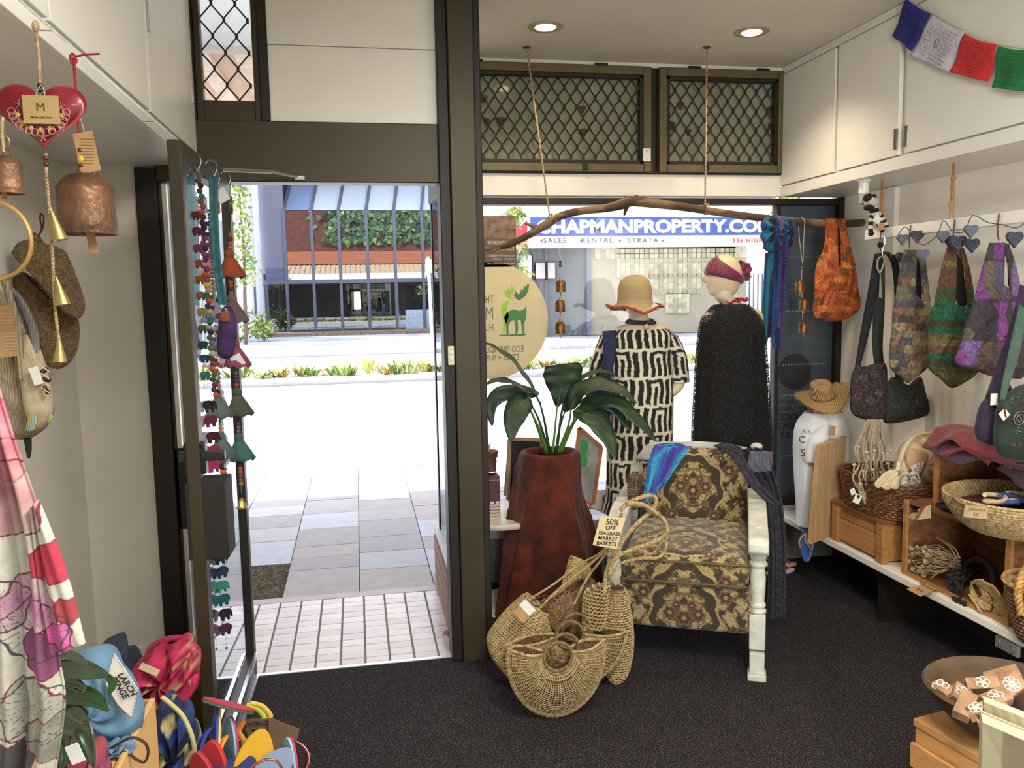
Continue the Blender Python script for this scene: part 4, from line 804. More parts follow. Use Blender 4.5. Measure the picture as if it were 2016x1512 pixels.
# second mannequin
Y2 = 4.02; c2 = PY(1443, 640, Y2); hc2 = PY(1425, 545, Y2); z2 = lambda py, px=1440: PY(px, py, Y2)[2]
m2 = mannequin('mannequin', 'cream mannequin in profile wearing the black lace shawl and crimson headscarf', c2[0], 0, 0, z2(612), Y2, math.radians(-100), (hc2[0], Y2, z2(545)))
shm = MLace('black_lace_knit', (20, 19, 21), 105, .16); shd = M('black_knit', (34, 32, 33), .95, rgb2=(16, 15, 17), kind='vor', ns=130, bump=.7, bs=200)
X2 = lambda px, py: PY(px, py, Y2)[0]
def xs2(l, r, py, dy, e=0): return ((X2(l, py)+X2(r, py))/2, Y2, z2(py), (X2(r, py)-X2(l, py))/2+e, dy+e)
sec2 = [xs2(1367, 1513, 885, .15), xs2(1370, 1509, 820, .15), xs2(1374, 1504, 740, .145), xs2(1379, 1499, 670, .14), xs2(1386, 1492, 630, .125), xs2(1400, 1476, 609, .10), xs2(1412, 1466, 599, .075)]
T2 = thing('lace_shawl', 'long black knitted lace shawl draped over the second mannequin', 'shawl', (c2[0], Y2, z2(880)))
obj('knit_body', MB().sections(sec2, 90, fold=.02, nf=8, sm=10), shd, T2, smooth=180)
obj('lace_overlay', MB().sections([(a, b_, c_, d_+.012, e__+.012) for a, b_, c_, d_, e__ in sec2], 90, fold=.02, nf=8, sm=10, cap=False), shm, T2, smooth=180)
sk_ = [xs2(1382, 1500, 1180, .12), xs2(1378, 1503, 1000, .13), xs2(1372, 1508, 886, .135)]
o = obj('black_skirt', MB().sections(sk_, 60, fold=.04, nf=9, sm=6), M('black_cotton', (28, 27, 30), .9, var=.2), smooth=180); tag(o, 'plain black long skirt under the lace shawl behind the armchair', 'skirt')
crim = M('crimson_silk', (128, 30, 66), .5, rgb2=(86, 18, 44), ns=26, bump=.5, bs=40, kind='wave', stretch=(1, 1, 5), sheen=.3)
t = thing('headscarf', 'crimson silk headscarf knotted behind the bald mannequin head', 'scarf', tuple(hc2))
P = []
for i, (f, rr) in enumerate(((0, 1.03), (.12, 1.10), (.35, 1.13), (.5, 1.10), (.65, 1.14), (.85, 1.11), (1, 1.03))):
    th = np.linspace(0, 2*np.pi, 48, endpoint=False); tilt = -.30*np.cos(th)   # slopes down to the back (right)
    wd = .085*(.62+.38*(-np.cos(th)))+.012; zc0 = .018+tilt*.14
    z = zc0+(f-.5)*wd; zz_ = np.clip(z/.115, -.97, .97); q = np.sqrt(1-zz_**2)
    P.append(np.stack([hc2[0]+.094*rr*q*np.cos(th), Y2+.074*rr*q*np.sin(th), hc2[2]+z], 1))
obj('band', MB().grid(np.array(P), cv=True), crim, t, sol=.004, smooth=180)
kn = PY(1452, 548, Y2); mb = MB().ball(kn, (.022, .02, .024), 14, 8)
obj('knot', mb, crim, t, smooth=180)
for tip in ((1478, 524), (1476, 546), (1462, 514)):
    p = PY(*tip, Y2); mb = blade(MB(), [kn, (Vector(kn)+p)/2+Vector((0, 0, .01)), p], .055, (0, -1, .1), [.3, .7, 1, .6], 10, .3, wave=.1); obj('tail', mb, crim, t, sol=.002, smooth=180)
t = thing('red_necklace', 'red cluster bead necklace above the black lace shawl', 'necklace', (c2[0], Y2, z2(592)))
mb = MB()
for i in range(60): a = 2*math.pi*i/60; mb.ball((c2[0]+.006+math.cos(a)*.066+R3.uniform(-.005, .005), Y2+math.sin(a)*.062+R3.uniform(-.005, .005), z2(592)+.008*math.cos(a)+R3.uniform(-.008, .006)), .007, 7, 5)
o = obj('beads', mb, M('red_beads', (158, 26, 44), .3), t); o['kind'] = 'stuff'
# ================================================================== BRANCH with ropes and hung goods
YBr = 4.15
barkm = M('driftwood_bark', (122, 98, 72), .85, rgb2=(78, 60, 44), kind='wave', ns=2, stretch=(.5, 3, 6), bump=.6, bs=35)
bp_ = [(945, 490), (965, 489), (1000, 482), (1035, 466), (1062, 450), (1085, 436), (1105, 425), (1140, 416), (1185, 411), (1215, 405), (1238, 397), (1255, 397), (1300, 402), (1350, 408), (1395, 415), (1450, 423), (1520, 431), (1590, 437), (1650, 441), (1700, 438)]
t = thing('hanging_branch', 'long driftwood branch slung across the display window on two ropes', 'branch', tuple(PY(1250, 400, YBr)))
R5 = random.Random(5); pth = [PY(a, b_, YBr+.015*math.sin(k)) for k, (a, b_) in enumerate(bp_)]
obj('limb', MB().tube(pth, [.008, .012, .016, .017, .02, .022, .019, .02, .019, .022, .028, .027, .025, .022, .021, .02, .019, .019, .02, .02, .019], 12, sm=5), barkm, t, smooth=60)
for pts, r0, r1 in (([(1070, 446), (1055, 447), (1033, 439)], .014, .006), ([(1235, 402), (1232, 412), (1229, 424)], .018, .005), ([(1252, 396), (1253, 388), (1262, 391)], .02, .006), ([(985, 486), (972, 494), (960, 497)], .01, .005), ([(1265, 398), (1263, 390), (1268, 388)], .012, .004)):
    obj('stub', MB().tube([PY(a, b_, YBr) for a, b_ in pts], [r0, r1], 8, sm=3), barkm, t, smooth=60)
for (tx, ty), (bx_, by_) in (((1037, 92), (1082, 432)), ((1392, 92), (1388, 412))):
    a = PZ(tx, ty, ZC); b_ = PY(bx_, by_, YBr); mb = MB(); braid(mb, [a, b_+Vector((0, 0, .02))], .0042, 2, .02, 5); 
    for q in (-1, 1): mb.tube([a+Vector((0, 0, -.05)), a+Vector((q*.018, 0, -.065)), a+Vector((q*.012, 0, -.05))], .002, 5)
    mb.tube([b_+Vector((0, -.028*math.cos(x), .0+.028*math.sin(x))) for x in np.linspace(0, 2*math.pi, 14)], .0035, 5); mb.tube([b_+Vector((.012, -.028*math.cos(x), .028*math.sin(x))) for x in np.linspace(0, 2*math.pi, 14)], .0035, 5)
    obj('rope', mb, rope, t); obj('ceiling_hook', MB().lathe([(.02, 0), (.02, -.006), (.006, -.01)], a, 14).tube([a, a+Vector((0, 0, -.03))], .003, 6), M('hook_brown', (108, 88, 66), .6), t)
def bellchain(label, loop, drop, bells, w, h, Y, grp='bell chains on the branch'):
    t = thing('bell_chain', label, 'wind chime', tuple(PY(*drop[-1], Y)), grp)
    obj('cord', MB().tube([PY(a, b_, Y-.03) for a, b_ in loop], .0016, 5, sm=3).tube([PY(a, b_, Y) for a, b_ in drop], .0018, 5, sm=2), string, t)
    obj('bead', MB().ball(PY(*drop[0], Y), .009, 8, 6), M('wood_bead', (66, 34, 26), .4), t); obj('bead', MB().ball(PY(drop[0][0], drop[0][1]+7, Y), .008, 8, 6), MC['wood_bead'], t)
    for a, b_ in bells:
        c = PY(a, b_, Y); q = obj('bell', bell(MB(), c, w, h), brass, t, smooth=50)
        obj('clapper', MB().obox(c+Vector((0, 0, -h*.62)), (w*.06, 0, 0), (0, .002, 0), (0, 0, h*.24)), wood, q); obj('crown_ring', MB().tube([c+Vector((math.cos(x)*w*.14, 0, h*.55+math.sin(x)*w*.14)) for x in np.linspace(0, 6.28, 12)], .0018, 5), brass, q)
    return t
bellchain('three copper bells on a cord near the left end of the branch', [(1118, 430), (1116, 444), (1108, 480), (1104, 512), (1098, 470), (1095, 432)], [(1103, 516), (1105, 540), (1104, 648)], [(1104, 563), (1103, 602), (1103, 645)], .052, .062, YBr-.02)
bellchain('three brass bells on a cord between the blue scarf and orange bag', [(1577, 428), (1584, 436), (1582, 480), (1580, 518), (1574, 470), (1572, 446)], [(1580, 522), (1578, 545), (1581, 645)], [(1575, 564), (1583, 598), (1582, 644)], .050, .06, YBr-.04)
def scarfc(s, t, P):
    k = (s*5+.5*np.sin(t*5)+t*1.5) % 5; cs = [vcol(c) for c in ((44, 42, 92), (20, 100, 132), (30, 28, 40), (30, 58, 112), (72, 52, 96))]
    C = np.zeros(k.shape+(3,))
    for i, c in enumerate(cs): C = np.where(((k >= i) & (k < i+1))[..., None], c, C)
    d_ = (np.sin(t*200+8*np.sin(s*20)) > .55) & (k % 2 < 1); return np.where(d_[..., None], C*1.8+.02, C)
t = thing('patchwork_scarf', 'blue and teal patchwork silk scarf knotted over the branch', 'scarf', tuple(PY(1530, 440, YBr)))
obj('tail', drape(MB(), [(1508, 500), (1505, 560), (1500, 640), (1498, 686)], [(1552, 470), (1550, 540), (1545, 620), (1542, 634)], YBr-.06, .014, 3, 50, 120, scarfc), attr, t, sol=.004, smooth=180)
obj('tail', drape(MB(), [(1515, 600), (1520, 660), (1524, 686)], [(1545, 600), (1538, 660), (1538, 692)], YBr-.03, .014, 3, 40, 60, scarfc, 2), attr, t, sol=.004, smooth=180)
rc = lambda R: scarfc((R[..., 0]*9) % 1, (R[..., 2]*5) % 1, R)
obj('knot', MB().puff(L([(1505, 428), (1530, 422), (1545, 440), (1540, 475), (1525, 500), (1506, 490), (1500, 460)], YBr-.06), .09, colf=rc, wob=.4), attr, t, smooth=180)
obj('wrap', MB().puff(L([(1538, 428), (1555, 428), (1560, 450), (1552, 490), (1540, 480)], YBr-.04), .09, colf=rc, wob=.4), attr, t, smooth=180)
# orange bag
def patch(cols, w=.035, h=.045, seed=1, det=1):
    rr = np.random.default_rng(seed); tab = np.array([vcol(c) for c in cols])
    rnd = rr.integers(0, len(cols), (64, 64))
    def f(P):
        a = P[..., 0]*1.0+P[..., 1]*.4; z = P[..., 2]+.06*a
        j = np.floor(z/h).astype(int); i = np.floor((a+(j % 3)*.02)/w).astype(int); C = tab[rnd[i % 64, j % 64]]*.8
        d_ = np.sin(a*420+np.sin(z*160)*2)*np.sin(z*380+np.sin(a*120)*2); C = C*(1+det*(.55*(d_ > .4)-.45*(d_ < -.45))[..., None]); s_ = (np.abs((z/h) % 1-.5) > .47); return np.where(s_[..., None], C*.6, C)
    return f
def slingbag(name, label, outline, strapL, strapR, Y, cf, th=.07, group=None, inner=None, mat=None, hook=None):
    t = thing(name, label, 'bag', tuple(PY(*outline[0], Y)), group); mt = mat or attr
    obj('body', MB().puff(L(outline, Y), th, n=130, rings=26, colf=cf, wob=.12), mt, t, smooth=180)
    for A_, B_ in (strapL, strapR):
        cc = None if cf is None else (lambda s, tt, P: cf(P))
        obj('strap', drape(MB(), A_, B_, Y-.005, .002, 1, 16, 50, cc), mt, t, sol=.01, smooth=180)
    if inner: obj('opening', MB().prism(L(inner, Y+.012), (0, .004, 0)), M('opening_black', (20, 18, 20), .95), t, smooth=0)  # flat black panel filling the gap between the straps
    return t
slingbag('orange_bag', 'orange patchwork sling bag hanging near the right end of the branch', [(1618, 500), (1640, 520), (1650, 525), (1662, 520), (1682, 522), (1688, 560), (1694, 604), (1675, 624), (1648, 633), (1622, 630), (1602, 620), (1604, 570), (1606, 528)],
         ([(1626, 430), (1626, 470), (1612, 525)], [(1648, 430), (1649, 480), (1652, 530)]), ([(1650, 430), (1655, 460), (1656, 525)], [(1662, 430), (1672, 480), (1684, 525)]), YBr-.03,
         patch(((196, 102, 50), (176, 84, 38), (206, 122, 62), (158, 72, 36), (190, 96, 60), (120, 72, 40)), .05, .04, 3), inner=[(1622, 470), (1650, 470), (1656, 520), (1640, 524), (1624, 505)])
# ================================================================== TABLE, BOXES, BOARDS in the bay
tb = thing('round_table', 'small round white pedestal table left of the plant', 'table', (.66, 4.06, 0))
tc_ = (.62, 4.02)
obj('tabletop', MB().lathe([(.0, .445), (.27, .445), (.275, .452), (.275, .465), (.27, .47), (.0, .47)], (tc_[0]+.03, tc_[1]+.03, 0), 48), M('pale_birch', (206, 196, 178), .4, var=.03), tb, smooth=40) if False else None
tcx, tcy = .69, 4.13
obj('tabletop', MB().lathe([(.0, .452), (.24, .452), (.245, .458), (.245, .474), (.24, .48), (.0, .48)], (tcx, tcy, 0), 48), M('pale_birch', (206, 198, 184), .4, var=.03), tb, smooth=40)
obj('column', MB().tube([(tcx+.06, tcy, .02), (tcx+.06, tcy, .455)], .03, 20), white, tb)
obj('base', MB().lathe([(.0, 0), (.20, 0), (.205, .004), (.2, .012), (.03, .022), (0, .022)], (tcx+.03, tcy-.03, 0), 40), M('table_base_white', (196, 194, 186), .4, var=.03), tb, smooth=40)
YT = 4.06; zt_ = .481
t = thing('gift_box', 'dark plum gift box with zigzag base on the round table', 'box', (PY(969, 990, YT)[0], YT, zt_)); bxw = .036; bc_ = V((PY(969, 990, YT)[0]+.0, YT, 0)); bx0 = bc_[0]
hT = PY(969, 938, YT)[2]
obj('box_body', MB().box((bx0-.045, YT, zt_), (bx0+.042, YT+.09, hT)), M('plum_card', (92, 56, 66), .7, rgb2=(78, 46, 56)), t, bevel=.002)
mb = MB(); 
for k in range(3):
    z = zt_+.012+k*.016; mb.tube([(bx0-.045+q*.0072, YT-.002, z+(.008 if q % 2 else 0)) for q in range(13)], .002, 4)
obj('zigzag_print', MB().box((bx0-.045, YT-.001, zt_+.001), (bx0+.042, YT+.0005, zt_+.062)), M('box_cream', (206, 190, 180), .7), t); obj('zigzag_line', mb, MC['plum_card'], t)
mb = MB().tube([(bx0-.045+q*.005, YT-.001, hT-.022+(.005 if q % 2 else 0)) for q in range(18)], .001, 4); obj('zigzag_border', mb, MC['box_cream'], t)
for k, s_ in enumerate((6, 8, 12)): obj('white_label', MB().box((bx0-.036+k*.027, YT-.002, zt_+.066), (bx0-.018+k*.027, YT, zt_+.076)), paperW, t)
t = thing('terracotta_pot', 'small brown self-watering pot standing on the plum gift box', 'pot', (bx0, YT+.045, hT))
pw_ = (PY(984, 915, YT)[0]-PY(949, 915, YT)[0])/2; pzt = PY(967, 894, YT)[2]; pc = (PY(966, 915, YT)[0], YT+.045, 0)
obj('glass_foot', MB().lathe([(pw_*.72, hT), (pw_*.8, hT+.006), (pw_*.8, hT+.022), (pw_*.7, hT+.024)], pc, 24), MGlass('clear_tumbler', .15, (.9, .9, .9)), t)
obj('pot_body', MB().lathe([(pw_*.6, hT+.018), (pw_*.78, hT+.022), (pw_*.86, pzt-.024), (pw_*1.0, pzt-.022), (pw_*1.02, pzt-.016), (pw_*.9, pzt-.012), (pw_*.9, pzt-.008), (pw_*1.05, pzt-.006), (pw_*1.05, pzt+.008), (pw_*.95, pzt+.01), (pw_*.3, pzt)], pc, 30), M('dark_terracotta', (104, 66, 58), .7), t, smooth=40)
obj('sprout_figure', MB().ball((pc[0], pc[1], pzt+.012), (.009, .009, .012), 10, 6).tube([(pc[0], pc[1], pzt+.02), (pc[0], pc[1], pzt+.04)], .005, 8).tube([(pc[0]-.012, pc[1], pzt+.05), (pc[0], pc[1], pzt+.038), (pc[0]+.012, pc[1], pzt+.05)], .003, 6), M('sand_stone', (176, 154, 120), .8), t)
def aboard(name, label, q, Y, Yb, fm, bm, txt=None, depth=.10):
    # q: four outer corner pixels (tl, tr, br, bl)
    t = thing(name, label, 'board', tuple(PY(*q[3], Y))); P = [PY(a, b_, Y) for a, b_ in q]; tl, tr, br, bl = P; n_ = Vector((0, .014, 0)); f = .13
    xv = (tr-tl); w_ = xv.length
    def bar_(a, b_, th): 
        d_ = (b_-a).normalized(); s_ = d_.cross(Vector((0, 1, 0))); return MB().obox((a+b_)/2, (b_-a)/2, s_*th/2, n_*.5)
    for a, b_ in ((tl, tr), (tr, br), (br, bl), (bl, tl)): obj('frame_bar', bar_(a, b_, .02), fm, t, bevel=.002)
    obj('board_face', MB().prism([tl, tr, br, bl], (0, .004, 0)), bm, t, smooth=0)
    back = Vector((0, depth, 0))
    for a, b_ in ((tl, bl), (tr, br)): obj('rear_leg', MB().tube([a, b_+back], .007, 6), fm, t)
    return t
birch = M('birch_frame', (196, 166, 124), .6, var=.06, ns=20)
aboard('chalkboard', 'small wooden easel chalkboard behind the draped pot', [(1003, 864), (1066, 866), (1075, 984), (1000, 984)], 4.24, 0, M('chalkboard_frame', (170, 138, 100), .6), M('chalk_black', (44, 42, 42), .8))
t = aboard('poster_easel', 'orange framed easel with a green leaf print leaning in the window', [(1140, 842), (1184, 880), (1168, 990), (1128, 985)], 4.22, 0, M('orange_timber_frame', (208, 132, 82), .5), M('easel_grey_sheet', (178, 182, 176), .6))
gf = M('leaf_green_print', (40, 190, 96), .6)
for a, b_, r1, r2 in ((1151, 878, .02, .035), (1148, 905, .022, .04)): obj('leaf_print', MB().ball(PY(a, b_, 4.21), (r1, .002, r2), 14, 8), gf, t)
text('lettering', 'eco', .03, white, t, PY(1159, 910, 4.205), xd=(.2, 0, .98), ud=(-.98, 0, .2))
t = aboard('folding_frame', 'low folding stand with two salmon legs on the window sill', [(1188, 978), (1226, 976), (1236, 1012), (1196, 1012)], 4.30, 0, M('salmon_wood', (206, 142, 116), .6), M('pale_sheet', (206, 212, 220), .6))
t = thing('sheet_paper', 'pale curled paper standing on the sill beside the orange easel', 'paper', tuple(PY(1175, 1000, 4.33))); obj('sheet', drape(MB(), [(1158, 965), (1160, 1003)], [(1192, 965), (1182, 1005)], 4.33, .01, .5, 12, 12), paperW, t, sol=.001, smooth=180)
# ================================================================== PLANT in the draped pot
red = M('rust_velvet', (102, 36, 18), .9, rgb2=(42, 14, 10), ns=11, bump=.4, bs=26, sheen=.06)
YP = 3.97; px_ = lambda p, y: PY(p, y, YP)[0]; pzz = lambda y: PY(1080, y, YP)[2]
def sc(l, r, y, d=None, k=1): a, b_ = px_(l, y), px_(r, y); return ((a+b_)/2, YP, pzz(y), (b_-a)/2, (d or (b_-a)/2), k)
t = thing('draped_pot', 'tall plant pot wrapped in rust red velvet cloth', 'pot', (px_(1080, 1190), YP, 0))
secs = [sc(988, 1178, 1222, .2, 1.2), sc(992, 1176, 1170, .2, 1.1), sc(998, 1172, 1100, .19, 1), sc(1006, 1160, 1030, .17, .9), sc(1013, 1147, 980, .16, .6), sc(1019, 1144, 930, .15, .4), sc(1024, 1141, 900, .145, .2), sc(1026, 1139, 891, .14, .1), sc(1032, 1133, 889, .125, .1), sc(1037, 1128, 896, .115, .1), sc(1040, 1125, 910, .11, .1)]
obj('velvet_cover', MB().sections(secs, 180, fold=.02, nf=7, ph=1.2, sm=6, cap=False, sharp=.28), red, t, smooth=180, sol=.006)
obj('soil', MB().lathe([(0, 0), (.11, 0), (.11, -.02)], (px_(1083, 900), YP, pzz(905)), 24), M('potting_soil', (40, 32, 26), .95, bump=.5), t)
lily = M('peace_lily_green', (42, 68, 40), .5, rgb2=(24, 44, 29), ns=5, bump=.25, bs=60, coat=.0); lily2 = M('lily_young_green', (84, 130, 52), .4, var=.1)
t = thing('peace_lily', 'large dark green peace lily growing from the velvet draped pot', 'plant', (px_(1083, 900), YP, pzz(905)))
LV = [  # stem path, blade path, width, depth offset of tip, normal, profile
 ([(1088, 892), (1092, 850), (1097, 800)], [(1097, 802), (1104, 765), (1107, 735), (1107, 716)], .21, -.05, (0, -1, .1), [.04, .42, .8, .98, .97, .85]),
 ([(1082, 890), (1072, 830), (1062, 790)], [(1064, 796), (1040, 750), (1008, 708), (975, 685), (950, 672)], .075, -.15, (.3, -.5, 1), None),
 ([(1080, 890), (1062, 830), (1045, 795)], [(1047, 800), (1028, 765), (1000, 751), (975, 750), (955, 757)], .075, -.2, (0, -.5, 1), None),
 ([(1078, 892), (1060, 840), (1040, 800)], [(1044, 782), (1025, 795), (1010, 830), (1006, 868)], .15, -.25, (-.15, -1, .35), None),
 ([(1076, 892), (1050, 820), (1035, 785)], [(1062, 775), (1020, 772), (985, 778), (967, 800), (969, 840)], .11, -.10, (-.2, -.8, .5), None),
 ([(1098, 892), (1118, 840), (1125, 800)], [(1122, 808), (1140, 770), (1180, 757), (1220, 768), (1254, 794)], .12, -.2, (.1, -.7, .8), None),
 ([(1096, 892), (1108, 800), (1130, 755)], [(1130, 757), (1160, 736), (1190, 731), (1222, 745)], .045, -.05, (0, -.5, 1), None),
 ([(1100, 892), (1118, 850), (1130, 825)], [(1130, 808), (1160, 815), (1190, 850), (1212, 905)], .165, -.28, (.2, -1, .5), None),
 ([(1104, 892), (1126, 840), (1142, 815)], [(1140, 812), (1180, 790), (1220, 795), (1262, 835), (1294, 870)], .12, -.28, (.15, -.8, .8), None),
 ([(1104, 892), (1122, 850), (1145, 800)], [(1140, 800), (1170, 792), (1205, 800), (1240, 848)], .11, -.2, (.1, -.9, .6), None),
 ([(1094, 892), (1100, 850), (1112, 810)], [(1112, 812), (1120, 790), (1124, 770)], .05, -.04, (0, -1, .1), None),
]
for st, bl, w_, dy, nr, pf in LV:
    n_ = len(bl); stp = [PY(a, b_, YP-.03+dy*.15*k) for k, (a, b_) in enumerate(st)]; blp = [PY(a, b_, YP-.03+dy*(.3+.7*k/(n_-1))) for k, (a, b_) in enumerate(bl)]
    lf = obj('leaf', blade(MB(), blp, w_*(.8 if w_ < .2 else .95), nr, pf, 26, .12), lily if len(bl) > 3 or True else lily2, t, sol=.0015, smooth=180)
    obj('stalk', MB().tube(stp+[blp[0], blp[1]], [.008, .006, .004, .003, .002], 7, sm=4), lily2 if w_ > .1 else lily, lf, smooth=180)
# ================================================================== SEAGRASS BASKETS
Yb = 2.98
def fan_bag(name, label, ctr, rad, Y, a0, a1, ring, nsp, narc, dome, holes=True, lean=0):
    # rad(angle)->px radius ; open lattice of spokes and arcs
    t = thing(name, label, 'basket', tuple(PY(ctr[0], ctr[1]+rad(1.5*math.pi), Y)), 'open weave seagrass fan bags')
    c = PY(*ctr, Y); s = (PY(ctr[0]+100, ctr[1], Y)-c).length/100
    def pt(a, f, side): # f 0 ring..1 rim ; y-forward dome
        R_ = rad(a); r_ = ring+(R_-ring)*f; d_ = dome*math.sin(math.pi*min(1, f*.62+.12))-.0; d2 = dome*(1-f**3)*(.35+.65*min(1, f*2.2))
        return Vector((c[0]+math.cos(a)*r_*s, Y-side*d2+lean*(math.sin(a)*r_*s), c[2]+math.sin(a)*r_*s))
    A_ = np.linspace(a0, a1, nsp)
    for side in ((1, -1) if holes else (1,)):
        mb = MB()
        for k, a in enumerate(A_): mb.tube([pt(a, f, side) for f in np.linspace(0, 1, 12)], .0017, 5)
        fl = np.r_[np.linspace(0, .18, 4), np.linspace(.25, .9, narc), np.linspace(.93, 1, 4)]
        for f in fl:
            mb.tube([pt(a, f, side)+Vector((0, -.001*(k % 2*2-1)*side, 0)) for k, a in enumerate(np.linspace(a0, a1, nsp*2-1))], .0013 if .2 < f < .92 else .0024, 5)
        obj('woven_shell', mb, seagrass if side == 1 else M('shaded_seagrass', (104, 86, 58), .9, rgb2=(66, 52, 34), ns=60), t)  # back shell coloured darker to paint in the shade inside the bag
    for side in (1, -1):
        off = Vector((0, -side*dome*.45, 0))+(Vector((0, 0, 0)) if side == 1 else Vector((.035, 0, .012)))
        mb = MB(); pts = [c+off+Vector((math.cos(a)*ring*s, 0, math.sin(a)*ring*s)) for a in np.linspace(0, 2*math.pi, 40)]; braid(mb, pts, .0062, 3, .012, 5)
        obj('ring_handle', mb, seagrassD, t)
    for a in (a0, a1):
        mb = MB(); braid(mb, [pt(a, f, 1) for f in np.linspace(0, 1, 6)]+[pt(a, f, -1) for f in np.linspace(1, 0, 6)], .005, 3, .02, 5); obj('rim', mb, seagrass, t)
    return t
def rad1(a):
    x, y = math.cos(a), math.sin(a); return 1/math.sqrt((x/97)**2+(y/(124 if y < 0 else 60))**2)
fan_bag('seagrass_fan_bag', 'frontmost open weave seagrass fan bag with two ring handles on the carpet', (1096, 1288), rad1, 2.90, math.radians(168), math.radians(372), 27, 46, 17, .05)
def rad2(a):
    x, y = math.cos(a), math.sin(a); return 1/math.sqrt((x/118)**2+(y/(115 if y < 0 else 60))**2)
fan_bag('seagrass_fan_bag', 'second open weave seagrass fan bag just behind the frontmost one', (1119, 1246), rad2, 3.06, math.radians(186), math.radians(356), 26, 46, 14, .05)
WB = []
def woven(name, label, outline, Y, th, mat, rows=26, r=.0055, group=None, zig=.002, tiltv=(0, 0), ang=0):
    # closed woven bag: stacked zigzag rope rows following the outline, over a lining body
    t = thing(name, label, 'basket', tuple(PY(*outline[-1], Y)), group); O = np.array([V(p) for p in L(outline, Y)])
    Q = np.array(smoothpath(np.vstack([O, O[:2]]), 5))[:5*len(O)+1]
    ca_, sa_ = math.cos(ang), math.sin(ang); U = np.array([ca_, 0, sa_]); N_ = np.array([-sa_, 0, ca_]); c0 = Q.mean(0); a = (Q-c0)@U; h = (Q-c0)@N_
    lo, hi = h.min(), h.max(); mb = MB(); mb2 = MB()
    for i, hh in enumerate(np.linspace(lo+(hi-lo)*.01, hi-(hi-lo)*.01, rows)):
        xs_ = []
        for k in range(len(Q)):
            k2 = (k+1) % len(Q)
            if (h[k]-hh)*(h[k2]-hh) < 0: xs_.append(a[k]+(a[k2]-a[k])*(hh-h[k])/(h[k2]-h[k]))
        if len(xs_) < 2: continue
        x0, x1 = min(xs_), max(xs_); cx0, rx = (x0+x1)/2, (x1-x0)/2; ry = th/2*min(1, (rx/.1)**.5); m_ = max(20, int(rx*2*math.pi/.008)); pts = []
        for q in range(m_):
            th_ = 2*math.pi*q/m_; w2 = zig*(1 if q % 2 else -1); pts.append(c0+U*(cx0+rx*math.cos(th_))+N_*(hh+w2)+np.array([0, math.sin(th_)*(ry+w2*.7), 0]))
        mb.tube(pts, r, 5, closed=True, mi=0)
    o = obj('woven_wall', mb, mat, t); WB.append(t)
    return t
woven('seagrass_basket', 'chunky closed weave seagrass basket leaning against the velvet pot', [(1038, 1172), (1062, 1190), (1082, 1212), (1085, 1260), (1050, 1320), (1020, 1340), (1000, 1328), (975, 1300), (963, 1275), (963, 1250), (990, 1212), (1015, 1188)], 3.22, .16, seagrass, 30, .0062, ang=-.65)
woven('seagrass_basket', 'tall narrow seagrass basket beside the armchair front leg', [(1200, 1150), (1230, 1158), (1240, 1200), (1246, 1250), (1242, 1300), (1228, 1335), (1200, 1340), (1190, 1280), (1192, 1200)], 3.14, .12, seagrass, 40, .004, ang=0)
c_ = PY(1215, 1158, 3.075); obj('mouth_shade_disc', MB().lathe([(.0, 0), (.026, 0), (.026, .004), (0, .004)], c_, 24, sy=.8), M('basket_mouth_shade', (52, 42, 28), .95), WB[-1])  # dark disc painted in for the shade inside the basket mouth
woven('seagrass_basket', 'small loosely netted seagrass basket with a braided strap in the pile', [(1155, 1162), (1196, 1146), (1197, 1180), (1190, 1232), (1170, 1242), (1150, 1236), (1148, 1200)], 3.10, .07, seagrass, 15, .0045, ang=-.25, zig=.004)
woven('seagrass_basket', 'dark brown seagrass basket at the middle of the pile', [(1100, 1172), (1120, 1166), (1130, 1190), (1124, 1225), (1092, 1240), (1076, 1225), (1084, 1192)], 3.18, .08, seagrassD, 24, .004, ang=.4)
woven('seagrass_basket', 'pale folded seagrass basket at the top of the pile against the velvet', [(1126, 1096), (1146, 1104), (1162, 1120), (1150, 1150), (1120, 1165), (1108, 1160), (1116, 1125)], 3.34, .08, seagrass, 20, .005, ang=.6)
woven('seagrass_basket', 'flattened seagrass basket lying behind the two fan bags', [(1060, 1195), (1110, 1165), (1160, 1140), (1175, 1165), (1160, 1230), (1100, 1262), (1050, 1240)], 3.26, .10, seagrassD, 22, .0055, ang=.5)
woven('seagrass_basket', 'narrow brown netted basket hooked on the back of the chair arm', [(1238, 932), (1262, 934), (1262, 985), (1256, 1000), (1240, 1000), (1236, 970)], 3.60, .05, M('brown_net_rope', (112, 84, 58), .9, rgb2=(70, 50, 34), ns=60, bump=.4), 16, .0028, ang=0, zig=.003)
